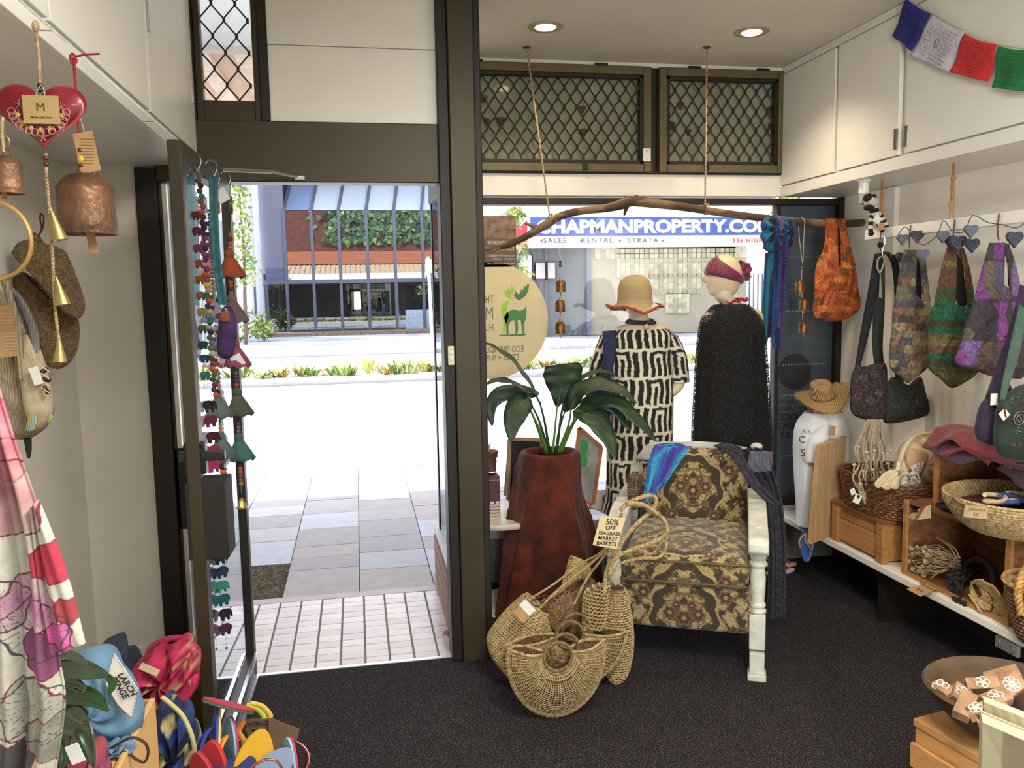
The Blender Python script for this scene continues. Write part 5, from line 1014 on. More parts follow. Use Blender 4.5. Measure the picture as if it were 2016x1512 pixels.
for hi, (pts, yy, rr) in enumerate((([(1190, 1168), (1194, 1125), (1215, 1080), (1250, 1035), (1283, 1005), (1292, 985), (1280, 975), (1255, 982), (1232, 994), (1222, 1005)], 3.08, .010),
     ([(1200, 1130), (1210, 1100), (1250, 1080), (1292, 1065), (1312, 1048), (1308, 1025), (1285, 1005), (1262, 992), (1235, 992)], 3.05, .009),
     ([(1205, 1140), (1218, 1112), (1255, 1100), (1295, 1098), (1310, 1080), (1312, 1055)], 3.08, .007), ([(1240, 994), (1275, 1000), (1303, 1022), (1308, 1050), (1290, 1085), (1262, 1098)], 3.12, .006),
     ([(1060, 1200), (1100, 1160), (1150, 1120), (1190, 1085), (1205, 1050), (1225, 1010)], 3.16, .006), ([(1085, 1178), (1120, 1150), (1160, 1110), (1195, 1080)], 3.2, .005), ([(1042, 1180), (1090, 1150), (1140, 1112), (1180, 1090), (1200, 1070)], 3.2, .005), ([(1130, 1190), (1155, 1140), (1185, 1100), (1200, 1080)], 3.16, .006))):
    mb = MB(); braid(mb, [PY(a, b_, yy+(.16 if (a > 1225 and b_ < 1020) else 0)*0) for a, b_ in pts], rr*.8, 3, .03, 5); obj('braided_handle', mb, seagrass, WB[(2, 1, 2, 1, 0, 4, 0, 3)[hi]])
t = thing('basket_sale_card', 'cream card reading 50% off seagrass market baskets on the chair arm', 'sign', tuple(PY(1200, 1050, 3.0)))
q = L([(1182, 1016), (1231, 1020), (1214, 1081), (1167, 1073)], 3.0); obj('card', MB().prism(q, (0, .002, 0)), paper, t, smooth=0)
xd = (q[1]-q[0]); ud = (q[0]-q[3])
for s_, f, sz in (('50%', .86, .032), ('OFF', .66, .024), ('SEAGRASS', .47, .019), ('MARKET', .30, .021), ('BASKETS', .12, .021)):
    text('lettering', s_, sz, ink, t, q[3]+(q[2]-q[3])*.5+ud*f+xd*.02+Vector((0, -.001, 0)), xd=xd, ud=Vector((0, 0, 1)), shear=.2, bold=.0004)
t = thing('paper_tag_pair', 'white and kraft tags tied to the chunky seagrass basket', 'tag', tuple(PY(1034, 1200, 3.08)))
for px, py, m_ in ((1038, 1196, paperW), (1026, 1210, kraft)): obj('tag', MB().obox(PY(px, py, 3.08), Vector((.012, 0, .01))*1.1, (0, .001, 0), Vector((-.017, 0, .02))*1.2), m_, t)
obj('tag_string', MB().tube([PY(1046, 1185, 3.1), PY(1060, 1175, 3.12), PY(1075, 1172, 3.14)], .003, 5), M('maroon_yarn', (92, 34, 40), .9), t)
# ================================================================== WINDOW DECAL, POSTER
def disc_y(mb, c, r, y, n=48, th=.002): return mb.lathe([(r, 0), (r, th)], (c[0], y, c[2]), n, R=[[1, 0, 0], [0, 0, -1], [0, 1, 0]])
dc = PY(967, 632, W); dr = (PY(1079, 632, W)-dc).length
t = thing('window_decal', 'round cream shop decal with a green moose on the display window glass', 'sign', (dc[0], W, dc[2]))
obj('disc', disc_y(MB(), dc, dr, W-.001, 64), M('decal_cream', (216, 202, 160), .6, var=.02), t, smooth=30)
dg = M('decal_grey', (110, 112, 100), .7); g1 = M('moose_green', (96, 168, 92), .6); g2 = M('moose_lime', (164, 206, 66), .6); g3 = M('moose_deep_green', (74, 132, 84), .6)
for s_, px, py, sz in (('THE', 975, 590, .058), ('MOOSE', 952+22, 618, .098), ('HUB', 975, 645, .058)):
    text('lettering', s_, sz, dg, t, (PY(972, py, W)[0], W-.0035, PY(972, py, W)[2]), mirror=True, align='LEFT', sx=.62)
for s_, px, py in (('ECO FRIENDLY ETHICAL', 1031, 687), ('STYLE + SUBSTANCE', 1022, 703)): text('lettering', s_, .048, dg, t, (PY(px, py, W)[0], W-.0035, PY(px, py, W)[2]), mirror=True, align='LEFT', sx=.7)
def mz(pts, m_, y=.004): obj('moose_part', MB().prism([PY(a, b_, W-y) for a, b_ in pts], (0, .0012, 0)), m_, t, smooth=0)
mz([(999, 614), (1012, 609), (1023, 612), (1033, 608), (1036, 601), (1037, 615), (1035, 628), (1031, 640), (1033, 658), (1029, 658), (1027, 643), (1025, 630), (1019, 630), (1020, 645), (1019, 658), (1015, 658), (1014, 640), (1012, 630), (1006, 632), (1001, 640), (1001, 658), (997, 658), (996, 638), (992, 625)], g3)
mz([(1003, 591), (996, 592), (989, 597), (986, 608), (989, 622), (991, 640), (989, 658), (993, 658), (997, 636), (1002, 622), (999, 614), (998, 605)], g2)
mz([(1018, 590), (1014, 585), (1010, 578), (1015, 581), (1012, 569), (1018, 577), (1022, 580), (1027, 568), (1029, 572), (1033, 562), (1035, 566), (1039, 558), (1042, 560), (1040, 573), (1034, 583), (1026, 589), (1024, 592)], g3)
mz([(1007, 590), (998, 584), (989, 572), (996, 578), (990, 566), (998, 573), (998, 562), (1003, 570), (1008, 560), (1009, 568), (1013, 560), (1010, 576), (1004, 583), (1010, 588)], g2)
mz([(982, 659), (1040, 657), (1030, 661), (985, 661)], g3)
t = thing('window_poster', 'brown rally poster stuck on the display window beside the branch end', 'poster', (PY(980, 475, W)[0], W, PY(980, 475, W)[2]))
a, b_ = PY(946, 526, W), PY(1015, 425, W); obj('sheet', MB().box((a[0], W-.003, a[2]), (b_[0], W-.001, b_[2])), M('poster_brown', (112, 92, 84), .7, var=.04), t, smooth=0)
obj('poster_picture', MB().box((a[0], W-.004, a[2]+(b_[2]-a[2])*.55), (b_[0], W-.003, b_[2])), M('poster_floral', (164, 128, 118), .7, rgb2=(84, 78, 60), ns=26), t, smooth=0)
for s_, py, sz, mt_ in (('HANDMADE', 478, .026, paperW), ('RALLY', 491, .034, M('poster_gold', (196, 164, 70), .6)), ('WORKSHOP + MARKETS', 504, .014, paperW), ('11:00 AM - 12:00 PM', 510, .014, paperW), ('FREE ENTRY ALL WELCOME', 519, .012, paperW)): text('lettering', s_, sz, mt_, t, (b_[0]-.01, W-.0045, PY(1000, py, W)[2]), mirror=True, align='LEFT')
# ================================================================== RIGHT WALL : rail, garland, bags
XRl = 2.50
ra, rb_ = PX(1706, 470, XRl), PX(2016, 424, XRl)
t = thing('display_rail', 'white timber display rail slung on ropes along the right wall', 'rail', (XRl, 3, 1.85))
obj('rail_bar', MB().box((XRl-.012, 1.2, 1.835), (XRl+.012, ra[1], 1.885)), white, t, bevel=.003)
for px, py, by in ((1734, 352, 462), (1873, 345, 437)):
    p = PX(px, by, XRl); mb = MB()
    for q in (-1, 1): mb.tube([(XRl+.0, p[1]+q*.012, 1.88), (XRl, p[1]+q*.004, 2.115)], .0028, 6)
    if px > 1800:
        for k in range(14): mb.ball((XRl, p[1]+random.uniform(-.012, .012), random.uniform(1.92, 2.08)), (.007, .007, .012), 6, 5)
    obj('rope', mb, M('tan_cord', (176, 128, 82), .9, var=.15, ns=80), t)
def YX(px, X=XRl, py=500): return PX(px, py, X)[1]
bead = M('bead_speckled_velvet', (66, 46, 50), .6, rgb2=(26, 18, 22), kind='vor', ns=70, bump=.8, bs=160)
vg = M('bottle_green_velvet', (22, 40, 33), .8, rgb2=(12, 22, 18), ns=30, sheen=.08, bump=.2); vn = M('ink_velvet', (22, 24, 32), .8, rgb2=(11, 12, 18), ns=30, sheen=.08)
Yg = YX(1735)-.05
t = thing('beaded_bag', 'small plum beaded velvet bag on long dark straps nearest the window', 'bag', tuple(PY(1710, 770, Yg)))
obj('pouch', MB().puff(L([(1676, 738), (1686, 718), (1700, 722), (1742, 714), (1747, 760), (1744, 815), (1730, 828), (1695, 824), (1674, 806)], Yg-.03), .06), bead, t, smooth=180)
mb = MB(); Rb = random.Random(8)
for k in range(90): mb.ball(PY(Rb.uniform(1680, 1740), Rb.uniform(728, 818), Yg-.062), Rb.uniform(.0012, .0026), 5, 4)
o = obj('sequins', mb, M('sequin_silver', (220, 210, 190), .15, .9), t); o['kind'] = 'stuff'
mb = MB()
for (a, b_) in ((1700, 745), (1722, 738), (1690, 780), (1712, 790), (1730, 775)):
    c = PY(a, b_, Yg-.062); mb.tube([c+Vector((math.cos(q)*.022*(1-q/16), 0, math.sin(q)*.022*(1-q/16))) for q in np.linspace(0, 14, 40)], .0016, 4)
obj('spiral_embroidery', mb, M('pewter_thread', (120, 104, 110), .5, .3), t)
for A_, B_, m_ in (([(1722, 500), (1708, 580), (1694, 660), (1684, 722)], [(1742, 496), (1728, 580), (1710, 660), (1693, 724)], vn), ([(1738, 495), (1756, 520), (1762, 600), (1752, 720)], [(1752, 497), (1766, 540), (1768, 610), (1760, 724)], vn), ([(1722, 520), (1720, 600), (1718, 680), (1724, 725)], [(1742, 510), (1742, 600), (1738, 680), (1742, 725)], vg)):
    obj('strap', drape(MB(), A_, B_, Yg, .004, 1, 10, 40), m_, t, sol=.004, smooth=180)
t = thing('beaded_bag', 'black and green beaded velvet bag partly behind the plum beaded bag', 'bag', tuple(PY(1785, 790, Yg+.05)))
obj('pouch', MB().puff(L([(1742, 760), (1758, 742), (1790, 758), (1812, 740), (1822, 770), (1830, 812), (1800, 826), (1750, 834), (1738, 822)], Yg+.03), .07), M('black_velvet_bead', (34, 40, 34), .6, rgb2=(14, 18, 15), kind='vor', ns=90, bump=.6, bs=160), t, smooth=180)
mb = MB()
for k in range(70): mb.ball(PY(Rb.uniform(1755, 1815), Rb.uniform(765, 815), Yg-.008), Rb.uniform(.001, .0024), 5, 4)
o = obj('sequins', mb, M('sequin_gold', (206, 180, 120), .2, .9), t); o['kind'] = 'stuff'
obj('strap', drape(MB(), [(1756, 500), (1768, 600), (1762, 700), (1764, 760)], [(1768, 505), (1776, 600), (1776, 700), (1780, 765)], Yg+.03, .003, 1, 10, 30), vn, t, sol=.004, smooth=180)
t = thing('cord_loop', 'pale cotton cord loop with a tassel hanging over the green straps', 'cord', tuple(PY(1736, 520, Yg-.04)))
pts = [PY(a, b_, Yg-.04) for a, b_ in ((1734, 505), (1728, 512), (1727, 525), (1732, 537), (1738, 525), (1741, 512), (1737, 503))]; mb = MB(); mb.tube(pts, .004, 6, sm=4)
for k in range(7): mb.tube([PY(1733, 537, Yg-.04), PY(1731+k*.9, 586, Yg-.04)], .0018, 4)
obj('cord', mb, M('grey_cotton', (150, 144, 128), .9), t)
obj('steel_hook', MB().tube([PY(a, b_, Yg-.02) for a, b_ in ((1737, 505), (1738, 490), (1742, 478), (1740, 462), (1734, 458))], .002, 6, sm=3), metal, t)
slingbag('patchwork_bag', 'grey and sand patchwork sling bag with a snakeskin look panel', [(1772, 545), (1790, 560), (1812, 590), (1830, 590), (1833, 640), (1834, 700), (1826, 725), (1800, 745), (1786, 754), (1768, 738), (1751, 722), (1754, 680), (1762, 600)],
         ([(1782, 492), (1774, 520), (1765, 580)], [(1806, 492), (1802, 540), (1802, 600)]), ([(1806, 492), (1814, 530), (1816, 600)], [(1818, 495), (1824, 540), (1831, 595)]), YX(1795)-.01, patch(((120, 108, 88), (84, 84, 92), (128, 96, 82), (98, 90, 66), (74, 66, 64), (150, 138, 106)), .055, .034, 5), .08, 'patchwork sling bags on the rail', [(1806, 500), (1818, 520), (1822, 590), (1814, 602), (1804, 585)])
slingbag('patchwork_bag', 'olive and emerald green patchwork sling bag on the rail', [(1843, 600), (1860, 590), (1885, 600), (1902, 605), (1916, 600), (1922, 660), (1926, 710), (1922, 737), (1898, 754), (1873, 764), (1850, 745), (1828, 722), (1830, 660), (1833, 608)],
         ([(1868, 482), (1855, 530), (1840, 600)], [(1884, 484), (1882, 540), (1880, 605)]), ([(1884, 484), (1900, 530), (1905, 600)], [(1896, 490), (1910, 540), (1918, 602)]), YX(1880)-.01, patch(((84, 86, 44), (30, 88, 62), (96, 66, 46), (64, 72, 40), (52, 50, 34), (110, 98, 58)), .4, .028, 9), .09, 'patchwork sling bags on the rail', [(1884, 495), (1896, 520), (1904, 600), (1892, 610), (1883, 590)])
slingbag('patchwork_bag', 'violet and charcoal patchwork sling bag with magenta squares', [(1925, 575), (1945, 560), (1975, 560), (1992, 580), (2012, 590), (2016, 680), (2018, 740), (1985, 744), (1957, 742), (1920, 730), (1884, 716), (1892, 680), (1910, 620)],
         ([(1950, 478), (1938, 520), (1922, 580)], [(1978, 478), (1976, 520), (1975, 575)]), ([(1972, 478), (1986, 520), (1990, 585)], [(1984, 480), (2000, 530), (2012, 592)]), YX(1955)-.01, patch(((112, 92, 140), (86, 76, 104), (70, 62, 58), (150, 50, 110), (96, 86, 74), (120, 60, 130), (60, 54, 62)), .042, .16, 12), .10, 'patchwork sling bags on the rail', [(1984, 492), (1996, 530), (2006, 588), (1996, 592), (1986, 560)])
pv = M('violet_velvet', (44, 26, 66), .8, rgb2=(20, 12, 34), ns=20, sheen=.1); Yp = YX(1955)-.28
t = thing('violet_bag', 'dark violet velvet bag with a blank white tag at the right edge', 'bag', tuple(PY(1950, 820, Yp)))
obj('strap', drape(MB(), [(2010, 560), (1990, 640), (1960, 730), (1935, 800)], [(2030, 570), (2008, 650), (1985, 740), (1958, 800)], Yp, .004, 1, 10, 40), pv, t, sol=.005, smooth=180)
obj('pouch', MB().puff(L([(1936, 790), (1960, 770), (1985, 750), (1995, 800), (1985, 850), (1970, 878), (1935, 872), (1921, 858), (1925, 820)], Yp), .07), pv, t, smooth=180)
hangtag('', '', 1957, 786, Yp-.045, .027, .042, paperW, 0, None, t)
t = thing('green_velvet_bag', 'bottle green embroidered velvet bag with a diamond paper tag', 'bag', tuple(PY(2000, 840, Yp-.08)))
vgm = M('green_velvet_bright', (24, 48, 36), .8, rgb2=(11, 24, 18), ns=14, sheen=.1)
obj('strap', drape(MB(), [(2008, 600), (1990, 680), (1972, 770), (1970, 800)], [(2022, 610), (2008, 690), (1986, 760), (1978, 795)], Yp-.08, .004, 1, 10, 40), M('sage_velvet', (58, 84, 72), .8, sheen=.1), t, sol=.005, smooth=180)
obj('pouch', MB().puff(L([(1968, 790), (1990, 768), (2016, 756), (2050, 760), (2055, 850), (2050, 905), (2000, 908), (1968, 896), (1957, 872), (1960, 830)], Yp-.08), .08), vgm, t, smooth=180)
mb = MB()
for k in range(60): mb.ball(PY(Rb.uniform(1990, 2016), Rb.uniform(770, 885), Yp-.124), Rb.uniform(.001, .002), 5, 4)
o = obj('sequins', mb, MC['sequin_gold'], t); o['kind'] = 'stuff'
mb = MB(); c = PY(2008, 825, Yp-.124); mb.tube([c+Vector((math.cos(q)*.03*(1-q/16), 0, math.sin(q)*.03*(1-q/16))) for q in np.linspace(0, 14, 40)], .002, 4); obj('spiral_embroidery', mb, MC['pewter_thread'], t)
hangtag('', '', 1977, 816, Yp-.13, .032, .032, paperW, math.radians(40), None, t); obj('tag_yarn', MB().tube([PY(1980, 800, Yp-.135), PY(1978, 808, Yp-.14), PY(1981, 822, Yp-.14)], .003, 6, sm=2), MC['maroon_yarn'], t)
for k, px in enumerate((1740, 1798, 1885, 1972)):
    p = PX(px, 470, XRl); Yh = p[1]
    o = obj('rail_hook', MB().tube([(XRl-.016, Yh, 1.88), (XRl-.018, Yh, 1.85), (XRl-.02, Yh-.0, 1.81), (XRl-.03, Yh-.02, 1.775)], .003, 6, sm=3), M('brown_strap', (96, 72, 54), .8), smooth=60); tag(o, ['hook holding the beaded bags on the white rail', 'hook holding the grey and sand sling bag', 'hook holding the olive green sling bag', 'hook holding the violet sling bag'][k], 'hook', 'rail hooks')
felt = M('grey_felt', (108, 118, 132), .95, rgb2=(76, 84, 98), ns=120, bump=.3); feltD = M('slate_felt', (70, 78, 92), .95, rgb2=(48, 54, 66), ns=120, bump=.3)
t = thing('felt_heart_garland', 'garland of grey felt hearts strung along the white rail', 'garland', (XRl-.03, 3, 1.83))
def heart2(mb, c, w, h, xd, d): 
    pts = []
    for q in np.linspace(0, 2*math.pi, 26, endpoint=False):
        x = 16*math.sin(q)**3/16; z = (13*math.cos(q)-5*math.cos(2*q)-2*math.cos(3*q)-math.cos(4*q)+2.5)/15; pts.append(Vector(c)+Vector(xd)*x*w/2+Vector((0, 0, z*h/2)))
    return pts
for px, py, w_, m_, dy in ((1779, 472, 22, 0, -.06), (1808, 466, 26, 1, .02), (1776, 507, 22, 1, .03), (1818, 504, 26, 0, -.05), (1858, 467, 24, 0, -.05), (1870, 474, 22, 1, .02), (1888, 480, 34, 1, -.03), (1916, 484, 30, 1, .0), (1914, 456, 28, 0, -.07), (2000, 472, 34, 1, -.03)):
    Yh = YX(px, 2.46)+dy; w_m = w_/F*Yh*1.05; xd = Vector((.98, -.2, 0)); c = PY(px, py, Yh)
    obj('felt_heart', MB().prism(heart2(None, c, w_m, w_m*1.05, xd, 0), (0, .014, 0)), felt if m_ == 0 else feltD, t, bevel=.003)
cp = [(1764, 470), (1782, 446), (1800, 470), (1820, 482), (1845, 462), (1857, 434), (1872, 452), (1884, 458), (1900, 454), (1915, 424), (1945, 438), (1972, 442), (2000, 449), (2016, 440)]
obj('garland_cord', MB().tube([PX(a, b_, 2.45) for a, b_ in cp], .0022, 5, sm=3), M('grey_cord', (104, 98, 94), .9), t)
# ---- macrame hanger
Ym = YX(1715, 2.42, 900)-.02
t = thing('macrame_hanger', 'knotted cream macrame plant hanger hanging in front of the wicker basket', 'macrame', tuple(PY(1715, 950, Ym)))
mb = MB(); Rm = random.Random(6); tops = [1708+k*2.4 for k in range(12)]
for k in range(12):
    s = (k-5.5)/5.5; pts = [PY(tops[k], 826, Ym), PY(1713+s*22+Rm.uniform(-3, 3), 862, Ym-.03*math.cos(k)), PY(1713+s*30, 888, Ym-.05*math.cos(k*2)), PY(1713+s*24+Rm.uniform(-4, 4), 915, Ym-.04*math.cos(k*2)), PY(1713+s*34, 940, Ym-.05*math.cos(k*3)), PY(1713+s*20, 970, Ym-.03), PY(1710+s*6, 995, Ym-.02)]
    braid(mb, pts, .0042, 2, .012, 5)
obj('knotted_cords', mb, M('macrame_cotton', (196, 180, 150), .95, rgb2=(150, 132, 102), ns=90, bump=.4), t)
mb = MB()
for (a, b_) in ((1690, 880), (1706, 890), (1722, 888), (1738, 892), (1752, 888), (1682, 915), (1700, 928), (1718, 925), (1735, 930), (1748, 912), (1694, 952), (1712, 948), (1726, 955), (1742, 945)):
    c = PY(a, b_, Ym-.055); mb.ball(c, (.011, .009, .008), 8, 6); mb.tube([c, c+Vector((Rm.uniform(-.01, .01), -.004, -.03)), c+Vector((Rm.uniform(-.016, .016), -.002, -.045))], .004, 5)
mb.ball(PY(1711, 992, Ym-.02), (.012, .012, .02), 8, 6)
for k in range(8): mb.tube([PY(1711, 995, Ym-.02), PY(1705+k*1.8, 1008, Ym-.02)], .002, 4)
o = obj('knots', mb, MC['macrame_cotton'], t); o['kind'] = 'stuff'
hangtag('', '', 1688, 982, Ym-.07, .036, .045, paperW, math.radians(-25), None, t); hangtag('', '', 1679, 968, Ym-.068, .024, .03, paperW, math.radians(20), None, t)
obj('tag_print', MB().obox(PY(1690, 978, Ym-.073), (.007, 0, 0), (0, .0006, 0), (0, 0, .008)), ink, t)
# ---- zebra toy, sensor
wl_ = M('cream_wool', (206, 198, 180), .95, bump=.5, bs=200); bl_ = M('black_wool', (26, 24, 26), .95, bump=.6, bs=180)
Yz = YX(1722, 2.46)-.02; t = thing('zebra_toy', 'black and cream striped knitted zebra toy dangling by the sensor', 'toy', tuple(PY(1720, 420, Yz)))
def striped(path, r, n=8):
    P = [PY(a, b_, Yz) for a, b_ in path]; 
    for k in range(n):
        f0, f1 = k/n, (k+1)/n; Q = np.array(smoothpath(P, 6)); tt = np.linspace(0, 1, len(Q)); seg = [np.array([np.interp(f, tt, Q[:, i]) for i in range(3)]) for f in np.linspace(f0, f1, 4)]
        obj('striped_limb', MB().tube(seg, r, 10), bl_ if k % 2 else wl_, t)
body = obj('head', MB().ball(PY(1716, 398, Yz), (.036, .034, .03), 14, 10), wl_, t, smooth=180)
obj('muzzle', MB().ball(PY(1711, 409, Yz-.01), (.026, .024, .015), 12, 8), bl_, t, smooth=180)
mb = MB()
for k in range(26): mb.ball(PY(Rm.uniform(1703, 1726), Rm.uniform(382, 394)+abs(Rm.gauss(0, 3)), Yz+Rm.uniform(-.02, .03)), Rm.uniform(.008, .013), 7, 5)
o = obj('mane', mb, bl_, t); o['kind'] = 'stuff'
striped([(1718, 404), (1722, 418), (1724, 432)], .022, 4); striped([(1718, 420), (1714, 440), (1715, 462)], .011, 7); striped([(1730, 420), (1740, 435), (1747, 452)], .012, 7); striped([(1726, 432), (1732, 445), (1738, 456)], .012, 4)
obj('foot', MB().ball(PY(1733, 482, Yz), .014, 10, 8), bl_, t, smooth=180); obj('foot', MB().ball(PY(1715, 460, Yz), (.014, .014, .012), 10, 8), bl_, t, smooth=180)
hangtag('', '', 1727, 432, Yz-.03, .036, .036, paperW, math.radians(-35), None, t); hangtag('', '', 1734, 446, Yz-.028, .03, .034, kraft, math.radians(10), None, t)
c = PZ(1701, 354, 2.117); t = thing('motion_sensor', 'white cylindrical motion sensor under the right cupboards', 'sensor', tuple(c)); sw_ = 11/F*c[1]
obj('mount', MB().lathe([(sw_*1.2, 0), (sw_*1.2, -.01), (sw_*.9, -.014)], c, 24), white, t); obj('body', MB().lathe([(sw_*.98, -.012), (sw_*.98, -.065), (sw_*.8, -.067)], c, 24), white, t, smooth=40); obj('lens', MB().lathe([(sw_*.85, -.066), (sw_*.8, -.11), (sw_*.5, -.118), (.0, -.12)], c, 24), M('sensor_grey', (186, 184, 178), .4), t, smooth=40)
# ---- prayer flags
t = thing('prayer_flag_string', 'string of blue white red and green prayer flags across the right cupboards', 'flags', tuple(PX(1900, 80, 2.35)))
fcol = [((40, 50, 132), 'blue'), ((206, 200, 214), 'white'), ((206, 50, 48), 'red'), ((34, 120, 66), 'green')]
fq = [[(1787, -3), (1836, 27), (1799, 101), (1760, 70)], [(1838, 29), (1901, 62), (1874, 143), (1797, 110)], [(1902, 66), (1967, 88), (1947, 161), (1875, 143)], [(1969, 90), (2035, 97), (2030, 182), (1957, 172)]]
for k, (q, (c, nm)) in enumerate(zip(fq, fcol)):
    q3 = [np.array(PX(a, b_, 2.35-.004*k)) for a, b_ in q]; s = np.linspace(0, 1, 20); S_, T_ = np.meshgrid(s, s, indexing='ij')
    P = (q3[0]*(1-S_[..., None])+q3[1]*S_[..., None])*(1-T_[..., None])+(q3[3]*(1-S_[..., None])+q3[2]*S_[..., None])*T_[..., None]; P[..., 0] -= .006+.006*np.sin(S_*9+k)*T_+.004*np.sin(T_*7); P[..., 2] -= .008*np.sin(S_*math.pi)*(1-T_)
    fl_ = obj('flag', MB().grid(P), M('flag_'+nm, c, .8, var=.1, ns=60, bump=.15, bs=90), t, sol=.001, smooth=180, label=nm+' cotton flag')
    xd = Vector(q3[1]-q3[0]); ud = Vector(q3[0]-q3[3]); ctr = Vector(sum(q3)/4); mb = MB(); im = [M('print_navy', (30, 32, 70), .8), M('print_grey', (92, 88, 116), .8), M('print_maroon', (150, 26, 34), .8), M('print_green', (20, 86, 50), .8)][k]
    xn, un = xd.normalized(), ud.normalized()
    for i in range(10):
        for j in range(14):
            if 3 <= i <= 6 and 4 <= j <= 9: continue
            if Rm.random() < .25: continue
            c_ = ctr+xd*((j-6.5)/14*.84)+ud*((4.5-i)/10*.78)+Vector((-.016, 0, 0)); mb.obox(c_, xn*.0024, Vector((.0006, 0, 0)), un*.0013)
    for q_ in range(4): a = Rm.uniform(0, 6); mb.tube([ctr+Vector((-.017, 0, 0))+xn*.014*math.cos(a+w*1.3)*(1-w*.1)+un*.016*math.sin(a+w) for w in np.linspace(0, 2.4, 8)], .0013, 4)
    o = obj('block_print', mb, im, fl_); o['kind'] = 'stuff'
obj('flag_cord', MB().tube([PX(a, b_, 2.345) for a, b_ in ((1770, -14), (1787, -3), (1837, 27), (1901, 64), (1968, 89), (2035, 97))], .0018, 5, sm=2), string, t)
# ---- straw sun hat, shirt torso, plywood board
Yt = 3.98
t = thing('shirt_bust', 'small mannequin bust wearing a white printed t-shirt on the base shelf', 'mannequin', (PY(1620, 900, Yt)[0], Yt, .312))
xq = lambda p, y: PY(p, y, Yt)[0]; zq = lambda y: PY(1620, y, Yt)[2]
def sh(l, r, y, d): return ((xq(l, y)+xq(r, y))/2, Yt+.02, zq(y), (xq(r, y)-xq(l, y))/2, d)
tee = M('white_tshirt', (222, 224, 226), .8, var=.03, ns=6, bump=.15, bs=12)
obj('neck', MB().sections([sh(1600, 1655, 830, .05), sh(1612, 1650, 800, .04), sh(1614, 1648, 775, .04)], 24), M('bust_grey', (170, 174, 172), .5), t, smooth=180)
obj('torso', MB().sections([sh(1580, 1664, 1040, .07), sh(1578, 1666, 960, .085), sh(1575, 1668, 880, .09), sh(1582, 1668, 840, .085), sh(1596, 1660, 815, .065)], 40), M('bust_grey', (170, 174, 172), .5), t, smooth=180)
obj('tshirt', MB().sections([sh(1574, 1668, 1034, .09), sh(1575, 1668, 1000, .095), sh(1571, 1670, 930, .10), sh(1570, 1672, 870, .105), sh(1576, 1671, 835, .10), sh(1592, 1660, 812, .075)], 60, fold=.02, nf=5, cap=False, sm=8), tee, t, smooth=180, sol=.003)
obj('sleeve', MB().tube([PY(1628, 828, Yt-.02), PY(1612, 862, Yt-.05), PY(1604, 895, Yt-.06), PY(1603, 906, Yt-.06)], [.045, .055, .056, .056], 18, sm=4), tee, t, smooth=180)
obj('stand_foot', MB().tube([(xq(1612, 1040), Yt+.02, zq(1036)), (xq(1612, 1040), Yt+.02, .32)], .03, 12).lathe([(0, .312), (.07, .312), (.07, .322), (0, .324)], (xq(1612, 1040), Yt+.02, 0), 24), M('denim_dark', (48, 56, 68), .8), t)
for s_, px, py, sz in (('C', 1576, 866, .05), ('S', 1578, 892, .055), ('A R', 1585, 850, .03)): text('lettering', s_, sz, ink, t, PY(px+3, py, Yt-.087), xd=(.8, -.6, 0), mirror=False)
hangtag('', '', 1640, 848, Yt-.15, .024, .05, kraft, -.1, (1637, 826), t)
Hc = PY(1620, 780, Yt-.02); t = thing('straw_sun_hat', 'fringed straw sun hat tilted on the white t-shirt bust', 'hat', tuple(Hc))
ax = V((-.35, -.25, .9)); ax /= np.linalg.norm(ax); ux = np.cross([0, 1, 0], ax); ux /= np.linalg.norm(ux); vx = np.cross(ax, ux); Rh = np.stack([ux, vx, ax], 1)
th = np.linspace(0, 2*np.pi, 72, endpoint=False); P = []
strawm = M('straw_golden', (178, 146, 98), .9, rgb2=(124, 94, 56), kind='bands', ns=40, bump=.6, bs=160)
for r, z in ((.002, .092), (.05, .092), (.068, .085), (.074, .06), (.08, .0), (.10, -.004), (.14, -.006), (.17, -.002)):
    rr = r*(1+.0*th); zz2 = z+(.03*np.cos(th*2+.6)*max(0, (r-.08)/.09)); P.append(np.array(Hc)+(np.stack([rr*np.cos(th)*.82, rr*np.sin(th), zz2], 1)@Rh.T)*.86)
obj('hat_body', MB().grid(np.array(P), cv=True), strawm, t, sol=.004, smooth=180)
mb = MB(); e_ = P[-1]
for k in range(260): i = random.randrange(72); q = e_[i]; d_ = (q-np.array(Hc)); d_ /= np.linalg.norm(d_); mb.tube([q-d_*.004, q+d_*random.uniform(.006, .018)+V((random.uniform(-.006, .006), random.uniform(-.006, .006), random.uniform(-.006, .006)))], .0011, 3)
o = obj('straw_fringe', mb, strawm, t); o['kind'] = 'stuff'
obj('hat_band', MB().grid(np.array([np.array(Hc)+(np.stack([.0815*np.cos(th)*.82, .0815*np.sin(th), 0*th+z], 1)@Rh.T)*.86 for z in (.004, .024)]), cv=True), strawm, t, sol=.004, smooth=180)
t = thing('plywood_board', 'upright plywood board standing between the t-shirt bust and wicker basket', 'board', (2.4, 3.85, .313))
P4 = [PY(1597, 1072, 3.79), PY(1655, 1046, 3.86), PY(1667, 859, 3.86), PY(1614, 878, 3.79)]
obj('panel', MB().prism([P4[0], P4[1], P4[2], P4[3]], Vector((-.010, .022, 0))), woodL, t, smooth=0, bevel=.001)
for k in range(3): p = P4[0].lerp(P4[1], .6+.1*k).lerp(P4[3].lerp(P4[2], .6+.1*k), .2+.14*k)+Vector((0, -.002, 0)); obj('knot_mark', MB().lathe([(.004, 0), (.004, .001)], p, 8, R=[[1, 0, 0], [0, 0, -1], [0, 1, 0]]), woodD, t)
